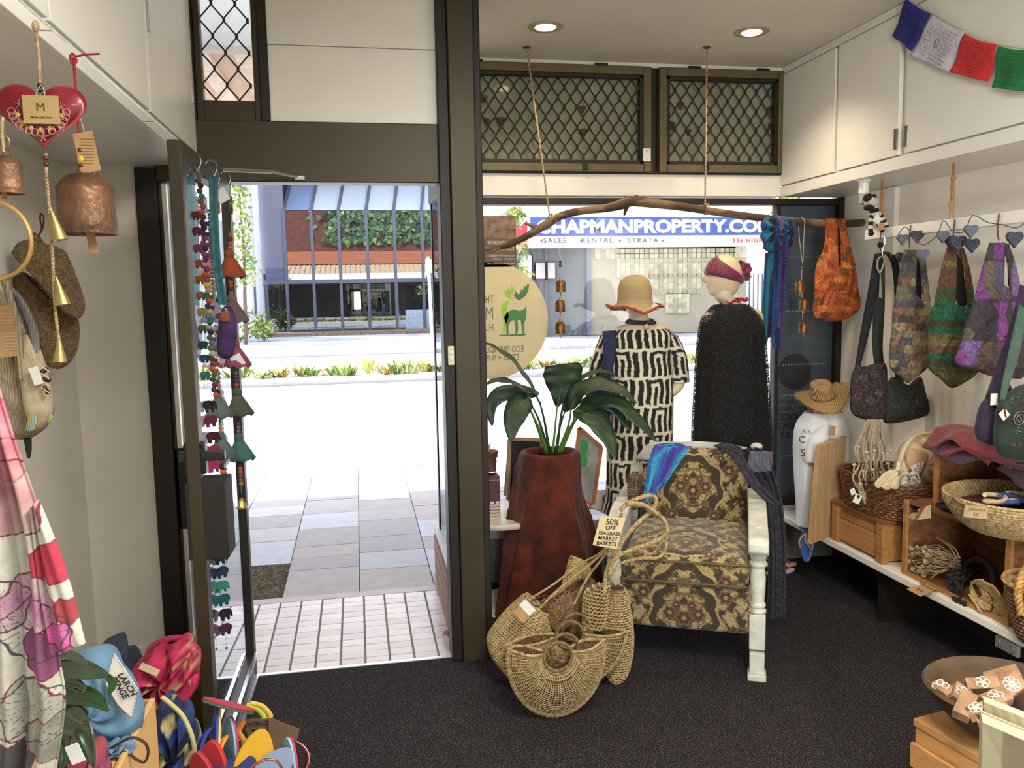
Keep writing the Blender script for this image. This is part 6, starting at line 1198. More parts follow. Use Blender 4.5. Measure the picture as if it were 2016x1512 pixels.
# ---- flip flops by the shelf
def flipflop(name, label, c, dirv, nrm, ln, cols, strapc, group=None):
    t = thing(name, label, 'flip flop', tuple(c), group); d = V(dirv); d /= np.linalg.norm(d); n_ = V(nrm); n_ -= d*np.dot(n_, d); n_ /= np.linalg.norm(n_); s = np.cross(d, n_); c = V(c)
    q = np.linspace(0, 2*np.pi, 36, endpoint=False); w_ = ln*.19*(1+.16*np.cos(q)); hz = len(cols)
    for k, col in enumerate(cols):
        o0 = c+n_*(.006*k); pts = [o0+d*(math.cos(a)*ln*.5)+s*(math.sin(a)*ww*(1-.12*math.cos(2*a))) for a, ww in zip(q, w_)]
        obj('sole_layer', MB().prism(pts, n_*.0058), M('foam_%d_%d_%d' % col, col, .75, var=.04), t, bevel=.001)
    top = c+n_*(.006*hz)
    if strapc is not None:
        mb = MB(); toe = top+d*ln*.3
        for sg in (-1, 1): mb.tube([toe, toe+n_*.02-d*.02+s*sg*.012, top+n_*.028+s*sg*ln*.12+d*ln*.05, top+s*sg*ln*.19-d*ln*.12], .0045, 8, sm=4)
        obj('strap', mb, M('strap_%d_%d_%d' % strapc, strapc, .6, var=.04), t)
    return t
flipflop('flip_flop', 'blue flip flop with orange straps leaning on the base shelf edge', PX(1592, 1072, 2.325), (.18, .25, .95), (-1, -.3, .1), .19, ((36, 50, 110), (216, 176, 90), (48, 110, 206)), (222, 156, 58))
flipflop('flip_flop', 'white and red flip flop lying on the carpet by the window sill', (2.30, 4.20, .004), (1, .2, 0), (0, 0, 1), .2, ((60, 110, 180), (206, 196, 184)), (200, 40, 60))
flipflop('flip_flop', 'pale flip flop lying on the carpet behind the red strapped one', (2.36, 4.31, .004), (1, -.1, 0), (0, 0, 1), .2, ((200, 80, 90), (220, 214, 200)), (200, 40, 60))
# ================================================================== CRATES AND BASKETS on the base shelf
SZ = .313
t = thing('wooden_crate', 'closed pine crate under the wicker basket near the plywood board', 'crate', (2.56, 3.58, SZ))
obj('body', MB().box((2.385, 3.40, SZ+.01), (2.75, 3.78, .50)), wood, t, smooth=0)
for y in (3.375, 3.745): obj('corner_post', MB().box((2.362, y, SZ), (2.40, y+.05, .515)), wood, t, bevel=.002)
obj('front_plank', MB().box((2.372, 3.425, SZ+.02), (2.384, 3.745, .44)), M('varnished_pine', (190, 140, 86), .45, rgb2=(164, 112, 62), ns=6, stretch=(6, .7, 9)), t, bevel=.001); obj('front_plank', MB().box((2.374, 3.425, .445), (2.384, 3.745, .475)), wood, t, bevel=.001)
obj('end_plank', MB().box((2.40, 3.385, SZ+.01), (2.75, 3.40, .505)), wood, t, bevel=.001); obj('top_rail', MB().box((2.36, 3.37, .505), (2.755, 3.80, .52)), woodD, t, bevel=.002)
def rbasket(name, label, x0, x1, y0, y1, z0, z1, flare, rows, mat, r=.006, rag=.0, group=None, sup=3.2):
    t = thing(name, label, 'basket', ((x0+x1)/2, (y0+y1)/2, z0), group); cx0, cy0 = (x0+x1)/2, (y0+y1)/2; rx, ry = (x1-x0)/2, (y1-y0)/2; n = 110
    q = np.linspace(0, 2*np.pi, n, endpoint=False); ex = 2/sup; ux_ = np.sign(np.cos(q))*np.abs(np.cos(q))**ex; uy_ = np.sign(np.sin(q))*np.abs(np.sin(q))**ex; ss = 1 if sup > 2.1 else 1
    mb = MB()
    for i in range(rows):
        f = i/(rows-1); k = 1-flare*(1-f); z = z0+r+(z1-z0-2*r)*f; wv = .0028*np.sign(np.sin(q*27+(i % 2)*math.pi)); jit = RNG.uniform(-rag, rag, n)
        mb.tube(np.stack([cx0+(rx*k+wv)*ux_, cy0+(ry*k+wv)*uy_, z+jit], 1), r*(1.0 if i < rows-2 else 1.3), 5, closed=True)
    obj('woven_wall', mb, mat, t)
    mb = MB()
    for k2 in range(0, n, 4): mb.tube([(cx0+rx*(1-flare)*ux_[k2]*.985, cy0+ry*(1-flare)*uy_[k2]*.985, z0), (cx0+rx*ux_[k2]*.985, cy0+ry*uy_[k2]*.985, z1)], r*.6, 4)
    obj('stakes', mb, mat, t)
    mb = MB(); mb.add([(cx0+rx*(1-flare)*a*.97, cy0+ry*(1-flare)*b_*.97, z0+.004) for a, b_ in zip(ux_, uy_)], [tuple(range(n))]); obj('base', mb, mat, t, sol=.004)
    return t
rbasket('wicker_basket', 'large brown wicker basket standing on the closed pine crate', 2.355, 2.765, 3.30, 3.83, .522, .70, .10, 15, wicker, .0062, .0012)
cream = M('calico', (206, 190, 156), .9, var=.08, ns=30, bump=.25, bs=60)
def bundle(name, label, cat, outline, Y, th, mat, group=None, wob=.2, extra=None, colf=None):
    t = thing(name, label, cat, tuple(PY(*outline[-1], Y)), group); obj('body', MB().puff(L(outline, Y), th, colf=colf, wob=wob, n=90, rings=14), mat, t, smooth=180)
    if extra: extra(t)
    return t
def ex1(t):
    obj('pocket', MB().puff(L([(1793, 882), (1828, 893), (1812, 936), (1790, 925), (1784, 905)], 3.40), .03), M('pocket_tan', (192, 158, 124), .9), t, smooth=180)
    obj('printed_corner', MB().puff(L([(1793, 918), (1820, 908), (1810, 934), (1798, 930)], 3.385), .02), M('violet_print', (128, 104, 140), .9, rgb2=(220, 206, 190), ns=120, kind='cell'), t, smooth=180)
    obj('strap', MB().tube([PY(1770, 925, 3.39), PY(1778, 890, 3.38), PY(1800, 860, 3.39), PY(1835, 852, 3.42)], .008, 6, sm=4), cream, t)
bundle('canvas_backpack', 'cream canvas backpack with a tan pocket sitting in the wicker basket', 'backpack', [(1762, 935), (1770, 895), (1790, 865), (1815, 853), (1836, 853), (1846, 880), (1845, 930), (1830, 955), (1790, 960)], 3.46, .12, cream, extra=ex1)
for k, (o_, lb) in enumerate((([(1722, 950), (1745, 928), (1766, 924), (1760, 935), (1738, 955), (1728, 962)], 'flat cream pouch leaning leftmost in the wicker basket'), ([(1735, 958), (1752, 938), (1768, 928), (1766, 945), (1750, 965)], 'flat cream pouch second from left in the wicker basket'), ([(1752, 960), (1762, 942), (1770, 938), (1768, 962)], 'small cream pouch standing beside the zip pouches'))): bundle('cloth_pouch', lb, 'pouch', o_, 3.34-.012*k, .014, cream, 'cream pouches in the wicker basket', .05)
for k, (dx, lb) in enumerate(((0, 'silver white zip pouch on the left in the wicker basket'), (16, 'silver white zip pouch on the right in the wicker basket'))):
    def ex2(t, dx=dx): obj('zip', MB().tube([PY(a+dx, b_, 3.335-dx*.001) for a, b_ in ((1772, 952), (1775, 940), (1786, 935), (1792, 945))], .0025, 6, sm=4), M('zip_grey', (96, 92, 88), .5, .5), t)
    bundle('zip_pouch', lb, 'pouch', [(1768+dx, 960), (1770+dx, 945), (1782+dx, 925), (1792+dx, 935), (1800+dx*.6, 952), (1790+dx*.6, 966)], 3.37+dx*.001, .05, M('silver_calico', (196, 190, 176), .6, var=.08), 'zip pouches in the wicker basket', .1, ex2)
hangtag('paper_tag', 'small white swing tag on the canvas backpack in the basket', 1768, 918, 3.37, .014, .04, paperW, -.2)
# open crates
def open_crate(name, label, x0, x1, y0, y1, z0, z1, th=.014, m_=woodD, backm=None, nback=3):
    t = thing(name, label, 'crate', ((x0+x1)/2, (y0+y1)/2, z0))
    obj('side_panel', MB().box((x0, y1-th, z0), (x1, y1, z1)), m_, t, bevel=.001); obj('side_panel', MB().box((x0, y0, z0), (x1, y0+th, z1)), m_, t, bevel=.001)
    obj('bottom_board', MB().box((x0, y0+th, z0), (x1, y1-th, z0+th)), m_, t, bevel=.001); obj('top_board', MB().box((x0, y0+th, z1-th), (x1, y1-th, z1)), m_, t, bevel=.001)
    for k in range(nback): h = (z1-z0-2*th)/nback; obj('back_plank', MB().box((x1-.012, y0+th, z0+th+k*h+.002), (x1, y1-th, z0+th+(k+1)*h-.002)), backm or m_, t, bevel=.001)
    obj('front_batten', MB().box((x0-.008, y1-.022, z0), (x0+.004, y1+.004, z1)), wood, t, bevel=.001); obj('front_batten', MB().box((x0-.008, y0-.004, z0), (x0+.004, y0+.026, z1)), wood, t, bevel=.001)
    obj('front_batten', MB().box((x0-.006, y0+.026, z0), (x0+.004, y1-.022, z0+.02)), wood, t, bevel=.001)
    return t
open_crate('wooden_crate', 'open timber crate on its side holding rope bundles, next to the closed pine crate', 2.385, 2.755, 2.63, 3.25, SZ, .655, .015, woodD)
open_crate('wooden_crate', 'upper open timber crate with scarves folded on top', 2.46, 2.758, 2.10, 3.16, .657, .935, .015, woodD, M('pale_old_plank', (152, 102, 58), .6, rgb2=(104, 66, 36), kind='wave', ns=3, stretch=(6, 1, 3)))
open_crate('wooden_crate', 'open timber crate behind the handled wicker basket at the right edge', 2.63, 2.755, 1.9, 2.60, SZ, .655, .015, woodD)
# folded scarves on upper crate
for k, (c, w_, lb) in enumerate((((74, 42, 68), .0, 'plum folded scarf at the bottom of the pile on the upper crate'), ((146, 34, 62), .014, 'crimson folded scarf in the middle of the pile on the upper crate'), ((132, 50, 62), .028, 'rose red folded scarf on top of the pile on the upper crate'))):
    mt_ = M('folded_%d' % k, c, .8, rgb2=tuple(int(x*.75) for x in c), ns=14, stretch=(1, 4, 6), bump=.4, bs=20, sheen=.2)
    mb = MB(); a, b_ = np.meshgrid(np.linspace(0, 1, 26), np.linspace(0, 1, 30), indexing='ij'); X_ = 2.40+.33*a; Y_ = 3.17-b_*(.62-.12*k); Z_ = .943+w_+.012*np.sin(a*9+k*2+b_*5)*.6+.008*np.sin(b_*14+k); Z_ = Z_-np.where(a < .18, (.18-a)*.28*(1+.6*np.sin(b_*6+k)), 0)+.012
    mb.grid(np.stack([X_, Y_, Z_], 2)); o = obj('folded_scarf', mb, mt_, sol=.010, smooth=180); tag(o, lb, 'scarf', 'folded scarves on the upper crate')
mb = MB(); a, b_ = np.meshgrid(np.linspace(0, 1, 20), np.linspace(0, 1, 24), indexing='ij'); X_ = 2.44-.06*a; Y_ = 2.72-b_*.5; Z_ = .95-a*(.05+.16*b_)+.006*np.sin(b_*20); mb.grid(np.stack([X_, Y_, Z_], 2)); o = obj('dark_scarf', mb, M('bark_scarf', (62, 46, 44), .9, rgb2=(34, 26, 30), ns=60), sol=.006, smooth=180); tag(o, 'dark brown fringed scarf drooping over the front of the upper crate', 'scarf')
# folded cloth on open crate top
for k, (c, z, ya, yb, lb) in enumerate((((34, 34, 58), .662, 2.78, 3.08, 'navy folded cloth at the bottom under the maroon ones'), ((104, 40, 58), .690, 2.80, 3.07, 'dark maroon folded cloth in the middle of the stack'), ((86, 34, 56), .715, 2.83, 3.05, 'wine folded cloth topmost behind the garlands basket'))):
    o = obj('folded_cloth', rbox(MB(), ((2.40+2.62)/2, (ya+yb)/2, z+.012), (.11, 0, 0), (0, (yb-ya)/2, 0), (0, 0, .0125), .011, 8), M('fold_%d' % k, c, .85, var=.15, ns=20, bump=.2), smooth=180); tag(o, lb, 'cloth', 'folded cloths on the open crate')
for k, (c, px, py, lb) in enumerate((((190, 120, 60), 1790, 1000, 'orange felt bundle at the corner of the open crate'), ((34, 32, 38), 1800, 992, 'black felt bundle beside the orange one on the open crate'), ((176, 160, 130), 1796, 1015, 'beige felt bundle hanging at the corner of the open crate'))):
    p = PX(px, py, 2.42); o = obj('felt_bundle', MB().ball(p, (.03, .035, .022), 12, 8), M('feltb_%d' % k, c, .95, var=.15, ns=60, bump=.5), smooth=180); tag(o, lb, 'felt', 'felt bundles on the crate corner')
t = thing('striped_swing_card', 'cream and brown striped card hanging from the open crate top', 'card', tuple(PX(1815, 1010, 2.37))); q = [PX(a, b_, 2.372) for a, b_ in ((1808, 1002), (1832, 994), (1832, 1020), (1800, 1025))]; obj('card', MB().prism(q, (.002, 0, 0)), paper, t, smooth=0); q = [PX(a, b_, 2.370) for a, b_ in ((1812, 1000), (1822, 996), (1806, 1023), (1798, 1025))]; obj('stripe', MB().prism(q, (.002, 0, 0)), M('stripe_brown', (160, 100, 60), .7), t, smooth=0)
# garlands basket
Yq = 2.70; gc = Vector((2.46, 0, 0))
def onround(q, cx, cy, r):
    Y = 1.6
    while Y < 3.2:
        p = PY(q[0], q[1], Y)
        if math.hypot(p[0]-cx, p[1]-cy) < r: return p
        Y += .004
    return PY(q[0], q[1], 2.5)
def round_basket(name, label, c, r0, r1, z0, z1, rows, mat, rr=.006, sx=1, sy=1, group=None, twist=1):
    t = thing(name, label, 'basket', (c[0], c[1], z0), group); mb = MB()
    for i in range(rows):
        f = i/(rows-1); R_ = r0+(r1-r0)*math.sin(f*math.pi/2)**.8; z = z0+rr+(z1-z0-2*rr)*f; n = max(60, int(R_*2*math.pi/.009)); q = np.linspace(0, 2*np.pi, n, endpoint=False); w_ = .0022*np.where(np.arange(n) % 2, 1, -1)*(1 if i % 2 else -1)*twist
        mb.tube(np.stack([c[0]+(R_+w_)*np.cos(q)*sx, c[1]+(R_+w_)*np.sin(q)*sy, z+w_*.5+0*q], 1), rr, 5, closed=True)
    obj('woven_wall', mb, mat, t); obj('base', MB().lathe([(0, z0), (r0*.97, z0), (r0*.97, z0+.006), (0, z0+.008)], (c[0], c[1], 0), 40, sx=sx, sy=sy), mat, t); return t
zr = PY(1900, 975, 2.55)[2]; zbb = .658
t = round_basket('seagrass_tub', 'wide round seagrass basket labelled garlands on the open crate', (gc[0]+.02, Yq+.02), .165, .255, zbb, .80, 13, seagrass, .0075)
lx = gc[0]+.02-.255; obj('handle', MB().tube([(lx+.01, Yq+.05, .785), (lx-.012, Yq+.04, .80), (lx-.02, Yq+.02, .80), (lx-.014, Yq-.01, .79), (lx+.01, Yq-.02, .78)], .008, 8, sm=4), seagrassD, t)
q = [onround(v, 2.48, 2.72, .272) for v in ((1900, 994), (1944, 997), (1944, 1022), (1897, 1018))]; sgn = thing('garlands_card', 'small kraft card reading garlands 25 dollars clipped on the round basket', 'sign', tuple(q[3])); obj('card', MB().prism(q, (0, .002, 0)), kraft if False else M('card_beige', (188, 168, 128), .8), sgn, smooth=0)
for s_, f, sz in (('GARLANDS', .68, .0135), ('$25', .28, .015)): text('lettering', s_, sz, ink, sgn, q[3].lerp(q[2], .5)+(q[0]-q[3])*f+Vector((0, -.001, 0)), xd=(q[1]-q[0]), ud=(0, 0, 1), shear=.15, ext=.0003)
for k in range(5):
    p = Vector((gc[0]-.08+.05*k, Yq+.02-.02*(k % 2), .765)); cc = [(206, 190, 150), (60, 84, 140), (212, 198, 160), (180, 160, 120), (200, 186, 150)][k]
    o = obj('felt_garland', MB().tube([p+Vector((math.cos(a)*.04, math.sin(a)*.03, .004*a)) for a in np.linspace(0, 9, 24)], .009, 7), M('garl_%d' % k, cc, .95, bump=.4), smooth=60); tag(o, ['cream coiled garland at the left of the round basket', 'blue coiled garland in the round basket', 'pale yellow garland at the centre of the round basket', 'tan coiled garland in the round basket', 'cream coiled garland at the right of the round basket'][k], 'garland', 'garlands in the round basket')
# contents of open crate
dried = M('dried_stems', (172, 152, 116), .9, rgb2=(120, 102, 74), ns=60)
t = thing('string_bundle', 'tangled bundle of pale knotted string in the open crate', 'string', tuple(PX(1840, 1120, 2.5))); mb = MB(); Rs = random.Random(2)
for k in range(46):
    a = PX(1885+Rs.uniform(-8, 8), 1105+Rs.uniform(-12, 16), 2.48); b_ = PX(Rs.uniform(1788, 1835), Rs.uniform(1075, 1140), 2.40); m_ = (a+b_)/2+Vector((Rs.uniform(-.05, .03), 0, Rs.uniform(-.03, .05))); mb.tube([a, m_, b_], .0022, 4, sm=4)
    if k % 2: mb.ball(b_, Rs.uniform(.006, .012), 6, 5)
for pts in ([(1885, 1100), (1868, 1075), (1845, 1058)], [(1890, 1100), (1880, 1080), (1862, 1068)], [(1880, 1100), (1840, 1088), (1822, 1098)], [(1850, 1115), (1800, 1115), (1786, 1126)]): mb.tube([PX(a, b_, 2.44) for a, b_ in pts], .003, 5, sm=4)
o = obj('strands', mb, dried, t); 
t = thing('black_tassel_bundle', 'black cord bundle with tassels spilling out of the open crate', 'cord', tuple(PX(1900, 1140, 2.45))); mb = MB(); bk_ = M('black_cord', (22, 20, 22), .7, var=.2)
for k in range(60):
    a = PX(1910+Rs.uniform(-25, 25), 1118+Rs.uniform(-12, 20), 2.55); m_ = PX(1885+Rs.uniform(-14, 14), 1140+Rs.uniform(-10, 14), 2.44); b_ = PX(1880+Rs.uniform(-12, 16), 1168+Rs.uniform(-8, 12), 2.39); mb.tube([a, m_, b_], .004, 5, sm=3)
for k in range(40): mb.ball(PX(1872+Rs.uniform(-6, 16), 1140+Rs.uniform(-22, 30), 2.40), Rs.uniform(.006, .012), 6, 5)
for k in range(16): mb.ball(PX(1886+Rs.uniform(-14, 14), 1186+Rs.uniform(-9, 7), 2.37), Rs.uniform(.006, .012), 6, 5)
mb.tube([PX(a, b_, 2.5) for a, b_ in ((1890, 1130), (1905, 1108), (1930, 1100), (1950, 1115), (1955, 1145))], .012, 8, sm=4)
obj('cords', mb, bk_, t)
t = thing('rope_skein', 'twisted skein of natural rope at the right of the open crate', 'rope', tuple(PX(1930, 1185, 2.4))); mb = MB(); c = PX(1932, 1165, 2.40)
for k in range(16):
    r_ = .035+.0032*k; mb.tube([c+Vector((-.02-.002*k*math.sin(a), math.cos(a)*r_*1.0-.004*k, math.sin(a)*r_*.9+.01*math.sin(a*2+k*.2))) for a in np.linspace(.6*k, .6*k+5.2, 22)], .0045, 6)
for k in range(10): mb.tube([c+Vector((-.03, .03-.007*k, -.02)), PX(1922+k*3.2, 1195+Rs.uniform(-4, 10), 2.37)], .004, 5)
obj('strands', mb, M('natural_rope', (196, 170, 120), .9, rgb2=(150, 122, 80), ns=80, bump=.4), t)
q = [PZ(a, b_, .318) for a, b_ in ((1785, 1160), (1848, 1143), (1866, 1152), (1812, 1175))]; t = thing('price_card', 'kraft handwritten price card lying on the base shelf edge', 'sign', tuple(q[0])); obj('card', MB().prism(q, (0, 0, .002)), kraft, t, smooth=0)
for i, s_ in enumerate(('THICK', 'NECKLACES', '$15')): text('lettering', s_, .022, ink, t, (q[1].lerp(q[0], .25+.27*i)+q[2].lerp(q[3], .25+.27*i))/2+Vector((0, 0, .003)), xd=(q[2]-q[1]), ud=(q[1]-q[0]), ext=.0003)
# handled basket
Yw = 2.47; hx_ = 2.42; t = round_basket('handled_basket', 'brown wicker basket with a twisted handle at the right edge', (hx_, Yw), .10, .145, .314, .53, 14, M('rust_wicker', (132, 92, 58), .5, rgb2=(76, 44, 28), ns=60, bump=.5), .0085)
mb = MB(); braid(mb, [(hx_-.15, Yw-.02, .44), (hx_-.168, Yw-.02, .52), (hx_-.15, Yw-.02, .59), (hx_-.10, Yw-.02, .632), (hx_, Yw-.02, .642), (hx_+.09, Yw-.02, .63)], .013, 3, .06, 7); obj('twisted_handle', mb, M('golden_cane', (190, 150, 90), .6, rgb2=(140, 104, 56), ns=50), t)
mb = MB(); braid(mb, [(hx_+math.cos(a)*.155, Yw+math.sin(a)*.155, .532) for a in np.linspace(0, 6.283, 40)], .010, 2, .03, 6); obj('rim', mb, MC['golden_cane'], t)
q = [onround(v, hx_, Yw, .165) for v in ((1986, 1131), (2022, 1136), (2018, 1158), (1981, 1150))]; sg = thing('basket_price_card', 'kraft card reading silk bags clipped on the handled wicker basket', 'sign', tuple(q[3])); obj('card', MB().prism(q, (0, .002, 0)), kraft, sg, smooth=0); text('lettering', 'SILK BAGS', .0125, ink, sg, q[3].lerp(q[2], .55)+(q[0]-q[3])*.5+Vector((0, -.001, 0)), xd=(q[1]-q[0]), ext=.0003)
for k, (dx, c) in enumerate(((-.06, (130, 140, 150)), (.02, (170, 90, 80)))): o = obj('yarn_ball', MB().ball((hx_+dx, Yw, .535), .05, 18, 12), M('yarn_%d' % k, c, .95, bump=.8, bs=120, var=.2), smooth=180); tag(o, ['grey yarn ball in the handled wicker basket', 'rust yarn ball in the handled wicker basket'][k], 'yarn')
# socket
c = PX(1980, 1277, 2.745); t = thing('power_socket', 'white double power socket on the wall below the base shelf', 'socket', tuple(c)); obj('box', MB().box((2.745, c[1]-.065, c[2]-.038), (2.765, c[1]+.065, c[2]+.038)), white, t, bevel=.004)
for s in (-1, 1):
    obj('switch', MB().box((2.740, c[1]+s*.04-.008, c[2]+.014), (2.746, c[1]+s*.04+.008, c[2]+.028)), white, t, bevel=.001)
    for dy, dz in ((-.006, 0), (.006, 0), (0, -.012)): obj('slot', MB().box((2.7435, c[1]+s*.035+dy-.001, c[2]-.008+dz), (2.7455, c[1]+s*.035+dy+.001, c[2]+dz)), ink, t)
# ================================================================== foreground right: crate, bowl of printing blocks, books
cz_ = .40; A = PZ(1797, 1414, cz_); B_ = PZ(1960, 1508, cz_); dv = (B_-A).normalized(); pv2 = Vector((-dv[1], dv[0], 0)); 
if pv2[0] < 0: pv2 = -pv2
t = thing('timber_box', 'golden timber box under the carved wooden bowl in the right corner', 'box', (A[0]+.2, A[1]-.2, 0))
nw = M('golden_timber', (196, 150, 96), .5, rgb2=(160, 112, 66), ns=5, stretch=(6, 1.2, 6), bump=.1)
mb = MB(); cc = A+dv*.35+pv2*.2; mb.obox((cc[0], cc[1], cz_/2-.012), tuple(dv*.345), tuple(pv2*.195), (0, 0, cz_/2-.012)); obj('body', mb, nw, t, bevel=.003)
for k in range(3): p = A+dv*.35+pv2*(.068+.134*k); obj('top_plank', MB().obox((p[0], p[1], cz_-.011), tuple(dv*.35), tuple(pv2*.066), (0, 0, .011)), nw, t, bevel=.002)
for z in (.05, .30): p = A+dv*.35; obj('side_batten', MB().obox((p[0]-pv2[0]*.006, p[1]-pv2[1]*.006, z), tuple(dv*.345), tuple(pv2*.006), (0, 0, .035)), nw, t, bevel=.002)
bcn = A+dv*.26+pv2*.165; bx_, by_ = PY(1978, 1366, 1.84)[0], 1.84; bwm = M('carved_bowl_wood', (86, 66, 43), .75, rgb2=(54, 40, 27), ns=9, bump=.3, bs=24)
t = thing('wooden_bowl', 'carved dark wooden bowl full of printing blocks on the timber box', 'bowl', (bx_, by_, cz_))
obj('bowl', MB().lathe([(r_*1.16, z_) for r_, z_ in ((0, cz_), (.06, cz_), (.075, cz_+.006), (.12, cz_+.045), (.155, cz_+.09), (.168, cz_+.12), (.172, cz_+.126), (.166, cz_+.132), (.156, cz_+.128), (.148, cz_+.11), (.12, cz_+.06), (.07, cz_+.03), (0, cz_+.022))], (bx_, by_, 0), 64, cap=False), bwm, t, smooth=50)
bwd = M('block_teak', (172, 138, 106), .7, rgb2=(120, 84, 58), ns=20); bdk = M('block_dark_side', (96, 62, 46), .7); chk = M('chalky_carving', (216, 210, 200), .7, var=.06)
bl = [((1890, 1362), .035, .028, .7, 'star carved printing block at the left centre of the bowl', 6), ((1862, 1350), .024, .022, .3, 'small plain block behind the star carved block', 0), ((1855, 1345), .02, .03, -.4, 'curved white edged block at the left rim of the bowl', 1), ((1900, 1385), .05, .025, .6, 'long flat block leaning on the near rim of the bowl', 0), ((1935, 1345), .05, .022, -.5, 'long white paisley block in the middle of the bowl', 4), ((1975, 1332), .055, .03, -.5, 'plain brown wedge block at the far side of the bowl', 0), ((1990, 1352), .045, .03, .1, 'daisy carved printing block at the right of the bowl', 8), ((1960, 1378), .045, .028, .1, 'lace edged printing block right of centre in the bowl', 5), ((1950, 1402), .055, .03, -.3, 'grey floral printing block at the near side of the bowl', 7), ((1925, 1400), .03, .02, -.5, 'small white tipped block beside the grey floral one', 3)]
for k, ((px, py), a_, b2, rot, lb, pet) in enumerate(bl):
    p = PY(px, py, by_+(1360-py)*.0022); z = max(cz_+.075, min(p[2], cz_+.125)); t = thing('printing_block', lb, 'printing block', (p[0], p[1], z), 'carved printing blocks in the bowl'); R_ = Matrix.Rotation(rot, 3, 'Z') @ Matrix.Rotation(-.35+.15*math.sin(k*2), 3, 'Y') @ Matrix.Rotation(.4+.2*math.cos(k*3), 3, 'X')
    x, y, zz3 = R_.col[0], R_.col[1], R_.col[2]; c = Vector((p[0], p[1], z)); obj('block', MB().obox(c, x*a_*.8, y*b2*.8, zz3*.014), bwd, t, bevel=.002)
    mb = MB(); top = c+zz3*.0155
    if pet:
        for i in range(max(pet, 5)):
            an = 2*math.pi*i/max(pet, 5); q0 = top+x*math.cos(an)*b2*.45+y*math.sin(an)*b2*.45; mb.tube([q0+x*math.cos(w)*.0075+y*math.sin(w)*.0075 for w in np.linspace(0, 6.3, 10)], .0016, 4)
        mb.tube([top+x*math.cos(w)*.004+y*math.sin(w)*.004 for w in np.linspace(0, 6.3, 8)], .0014, 4); obj('carving', mb, chk, t)
t = thing('white_book', 'cream covered book standing in front of the wooden bowl', 'book', tuple(PY(1975, 1500, 1.5)))
q = [PY(1934, 1422, 1.50), PY(2040, 1468, 1.34), PY(2040, 1640, 1.34), PY(1930, 1600, 1.50)]; cvr = M('linen_cover', (196, 190, 160), .8, var=.04, ns=40); 
d_ = Vector((.035, .05, 0)); obj('front_cover', MB().prism(q, d_*.1), cvr, t, smooth=0); obj('pages', MB().prism([v+d_*.1+Vector((.002, 0, -.003)) for v in q], d_*.75), M('page_cream', (222, 214, 176), .8, kind='bands', ns=90, rgb2=(206, 196, 154)), t, smooth=0); obj('back_cover', MB().prism([v+d_*.86 for v in q], d_*.1), cvr, t, smooth=0)
obj('cover_stripe', MB().prism([q[0].lerp(q[1], .42)-d_*.02, q[1]-d_*.02, q[2]-d_*.02, q[3].lerp(q[2], .42)-d_*.02], d_*.02), M('taupe_cover', (158, 146, 118), .8, var=.04), t, smooth=0)
t = thing('white_book', 'thin cream book behind the nearer one at the right corner', 'book', tuple(PY(1990, 1500, 1.6))); q2 = [v+d_*1.15+Vector((.012, 0, .012)) for v in q]; obj('cover', MB().prism(q2, d_*.5), M('page_cream', (222, 214, 176), .8), t, smooth=0)
# ================================================================== LEFT SIDE
XW = -.575
t = thing('hanging_wire', 'thin wire stretched along the left cupboard for hanging goods', 'wire', (XW, 2, 2.14))
obj('wire', MB().tube([(XW, .6, 2.150), (XW, 1.75, 2.140), (XW, 2.98, 2.136)], .0016, 5), metal, t)
for px, py in ((80, 60), (289, 239)): p = PX(px, py, XW-.015); obj('screw_eye', MB().tube([p+Vector((-.01, 0, 0)), p+Vector((.02, 0, 0)), p+Vector((.02, 0, .01))], .0015, 5), metal, t)
redp = M('painted_red_metal', (128, 18, 36), .35, var=.1, ns=8, coat=.2)
Yh = PX(70, 48, XW)[1]; hcn = PY(83, 232, Yh); s_ = Yh/F
t = thing('heart_wind_chime', 'red painted metal heart chime with three brass cones on a jute cord', 'wind chime', tuple(hcn))
def puffheart(c, w, h, th):
    P = []; q = np.linspace(0, 2*math.pi, 64, endpoint=False); x = np.sin(q)**3; z = (13*np.cos(q)-5*np.cos(2*q)-2*np.cos(3*q)-np.cos(4*q)+2.5)/15
    for k in list(np.linspace(0.02, 1, 12))+list(np.linspace(1, .02, 12)): P.append((k, 1 if len(P) < 12 else -1))
    A = np.array([[np.array(c)+np.array([x[i]*w/2*k, -sg*th*math.sqrt(max(0, 1-k*k)), z[i]*h/2*k]) for i in range(64)] for k, sg in P]); return A
obj('heart', MB().grid(puffheart(hcn, 150*s_, 118*s_, .018), cv=True), redp, t, smooth=180)
mb = MB(); sil = M('silver_paint', (186, 140, 128), .5, .2); c = PY(85, 222, Yh)
for i in range(15):
    a = math.pi*(1.02+.96*i/14) if i < 15 else 0; p = c+Vector((math.cos(a)*44*s_, -.022, math.sin(a)*38*s_)); mb.tube([p+Vector((math.cos(w)*.0065, 0, math.sin(w)*.0065)) for w in np.linspace(0, 6.3, 10)], .0009, 4)
for (px, py) in ((38, 205), (36, 227), (40, 248), (120, 210), (126, 228), (120, 250), (85, 270)):
    p = PY(px, py, Yh-.020)
    for w in range(5): a = w*2*math.pi/5+1.57; mb.tube([p, p+Vector((math.cos(a)*.008, 0, math.sin(a)*.009))], .0009, 4)
obj('painted_filigree', mb, sil, t)
for i in range(7): a = math.pi*(1.08+.84*i/6); p = c+Vector((math.cos(a)*36*s_, -.021, math.sin(a)*33*s_)); obj('painted_dot', MB().ball(p, (.0045, .0015, .0045), 8, 6), M('gold_dot', (206, 164, 56), .4), t)
obj('cord', MB().tube([PX(70, 48, XW), PY(76, 110, Yh), PY(79, 175, Yh)], .0035, 6).ball(PX(70, 52, XW), (.007, .007, .012), 8, 6), rope, t)
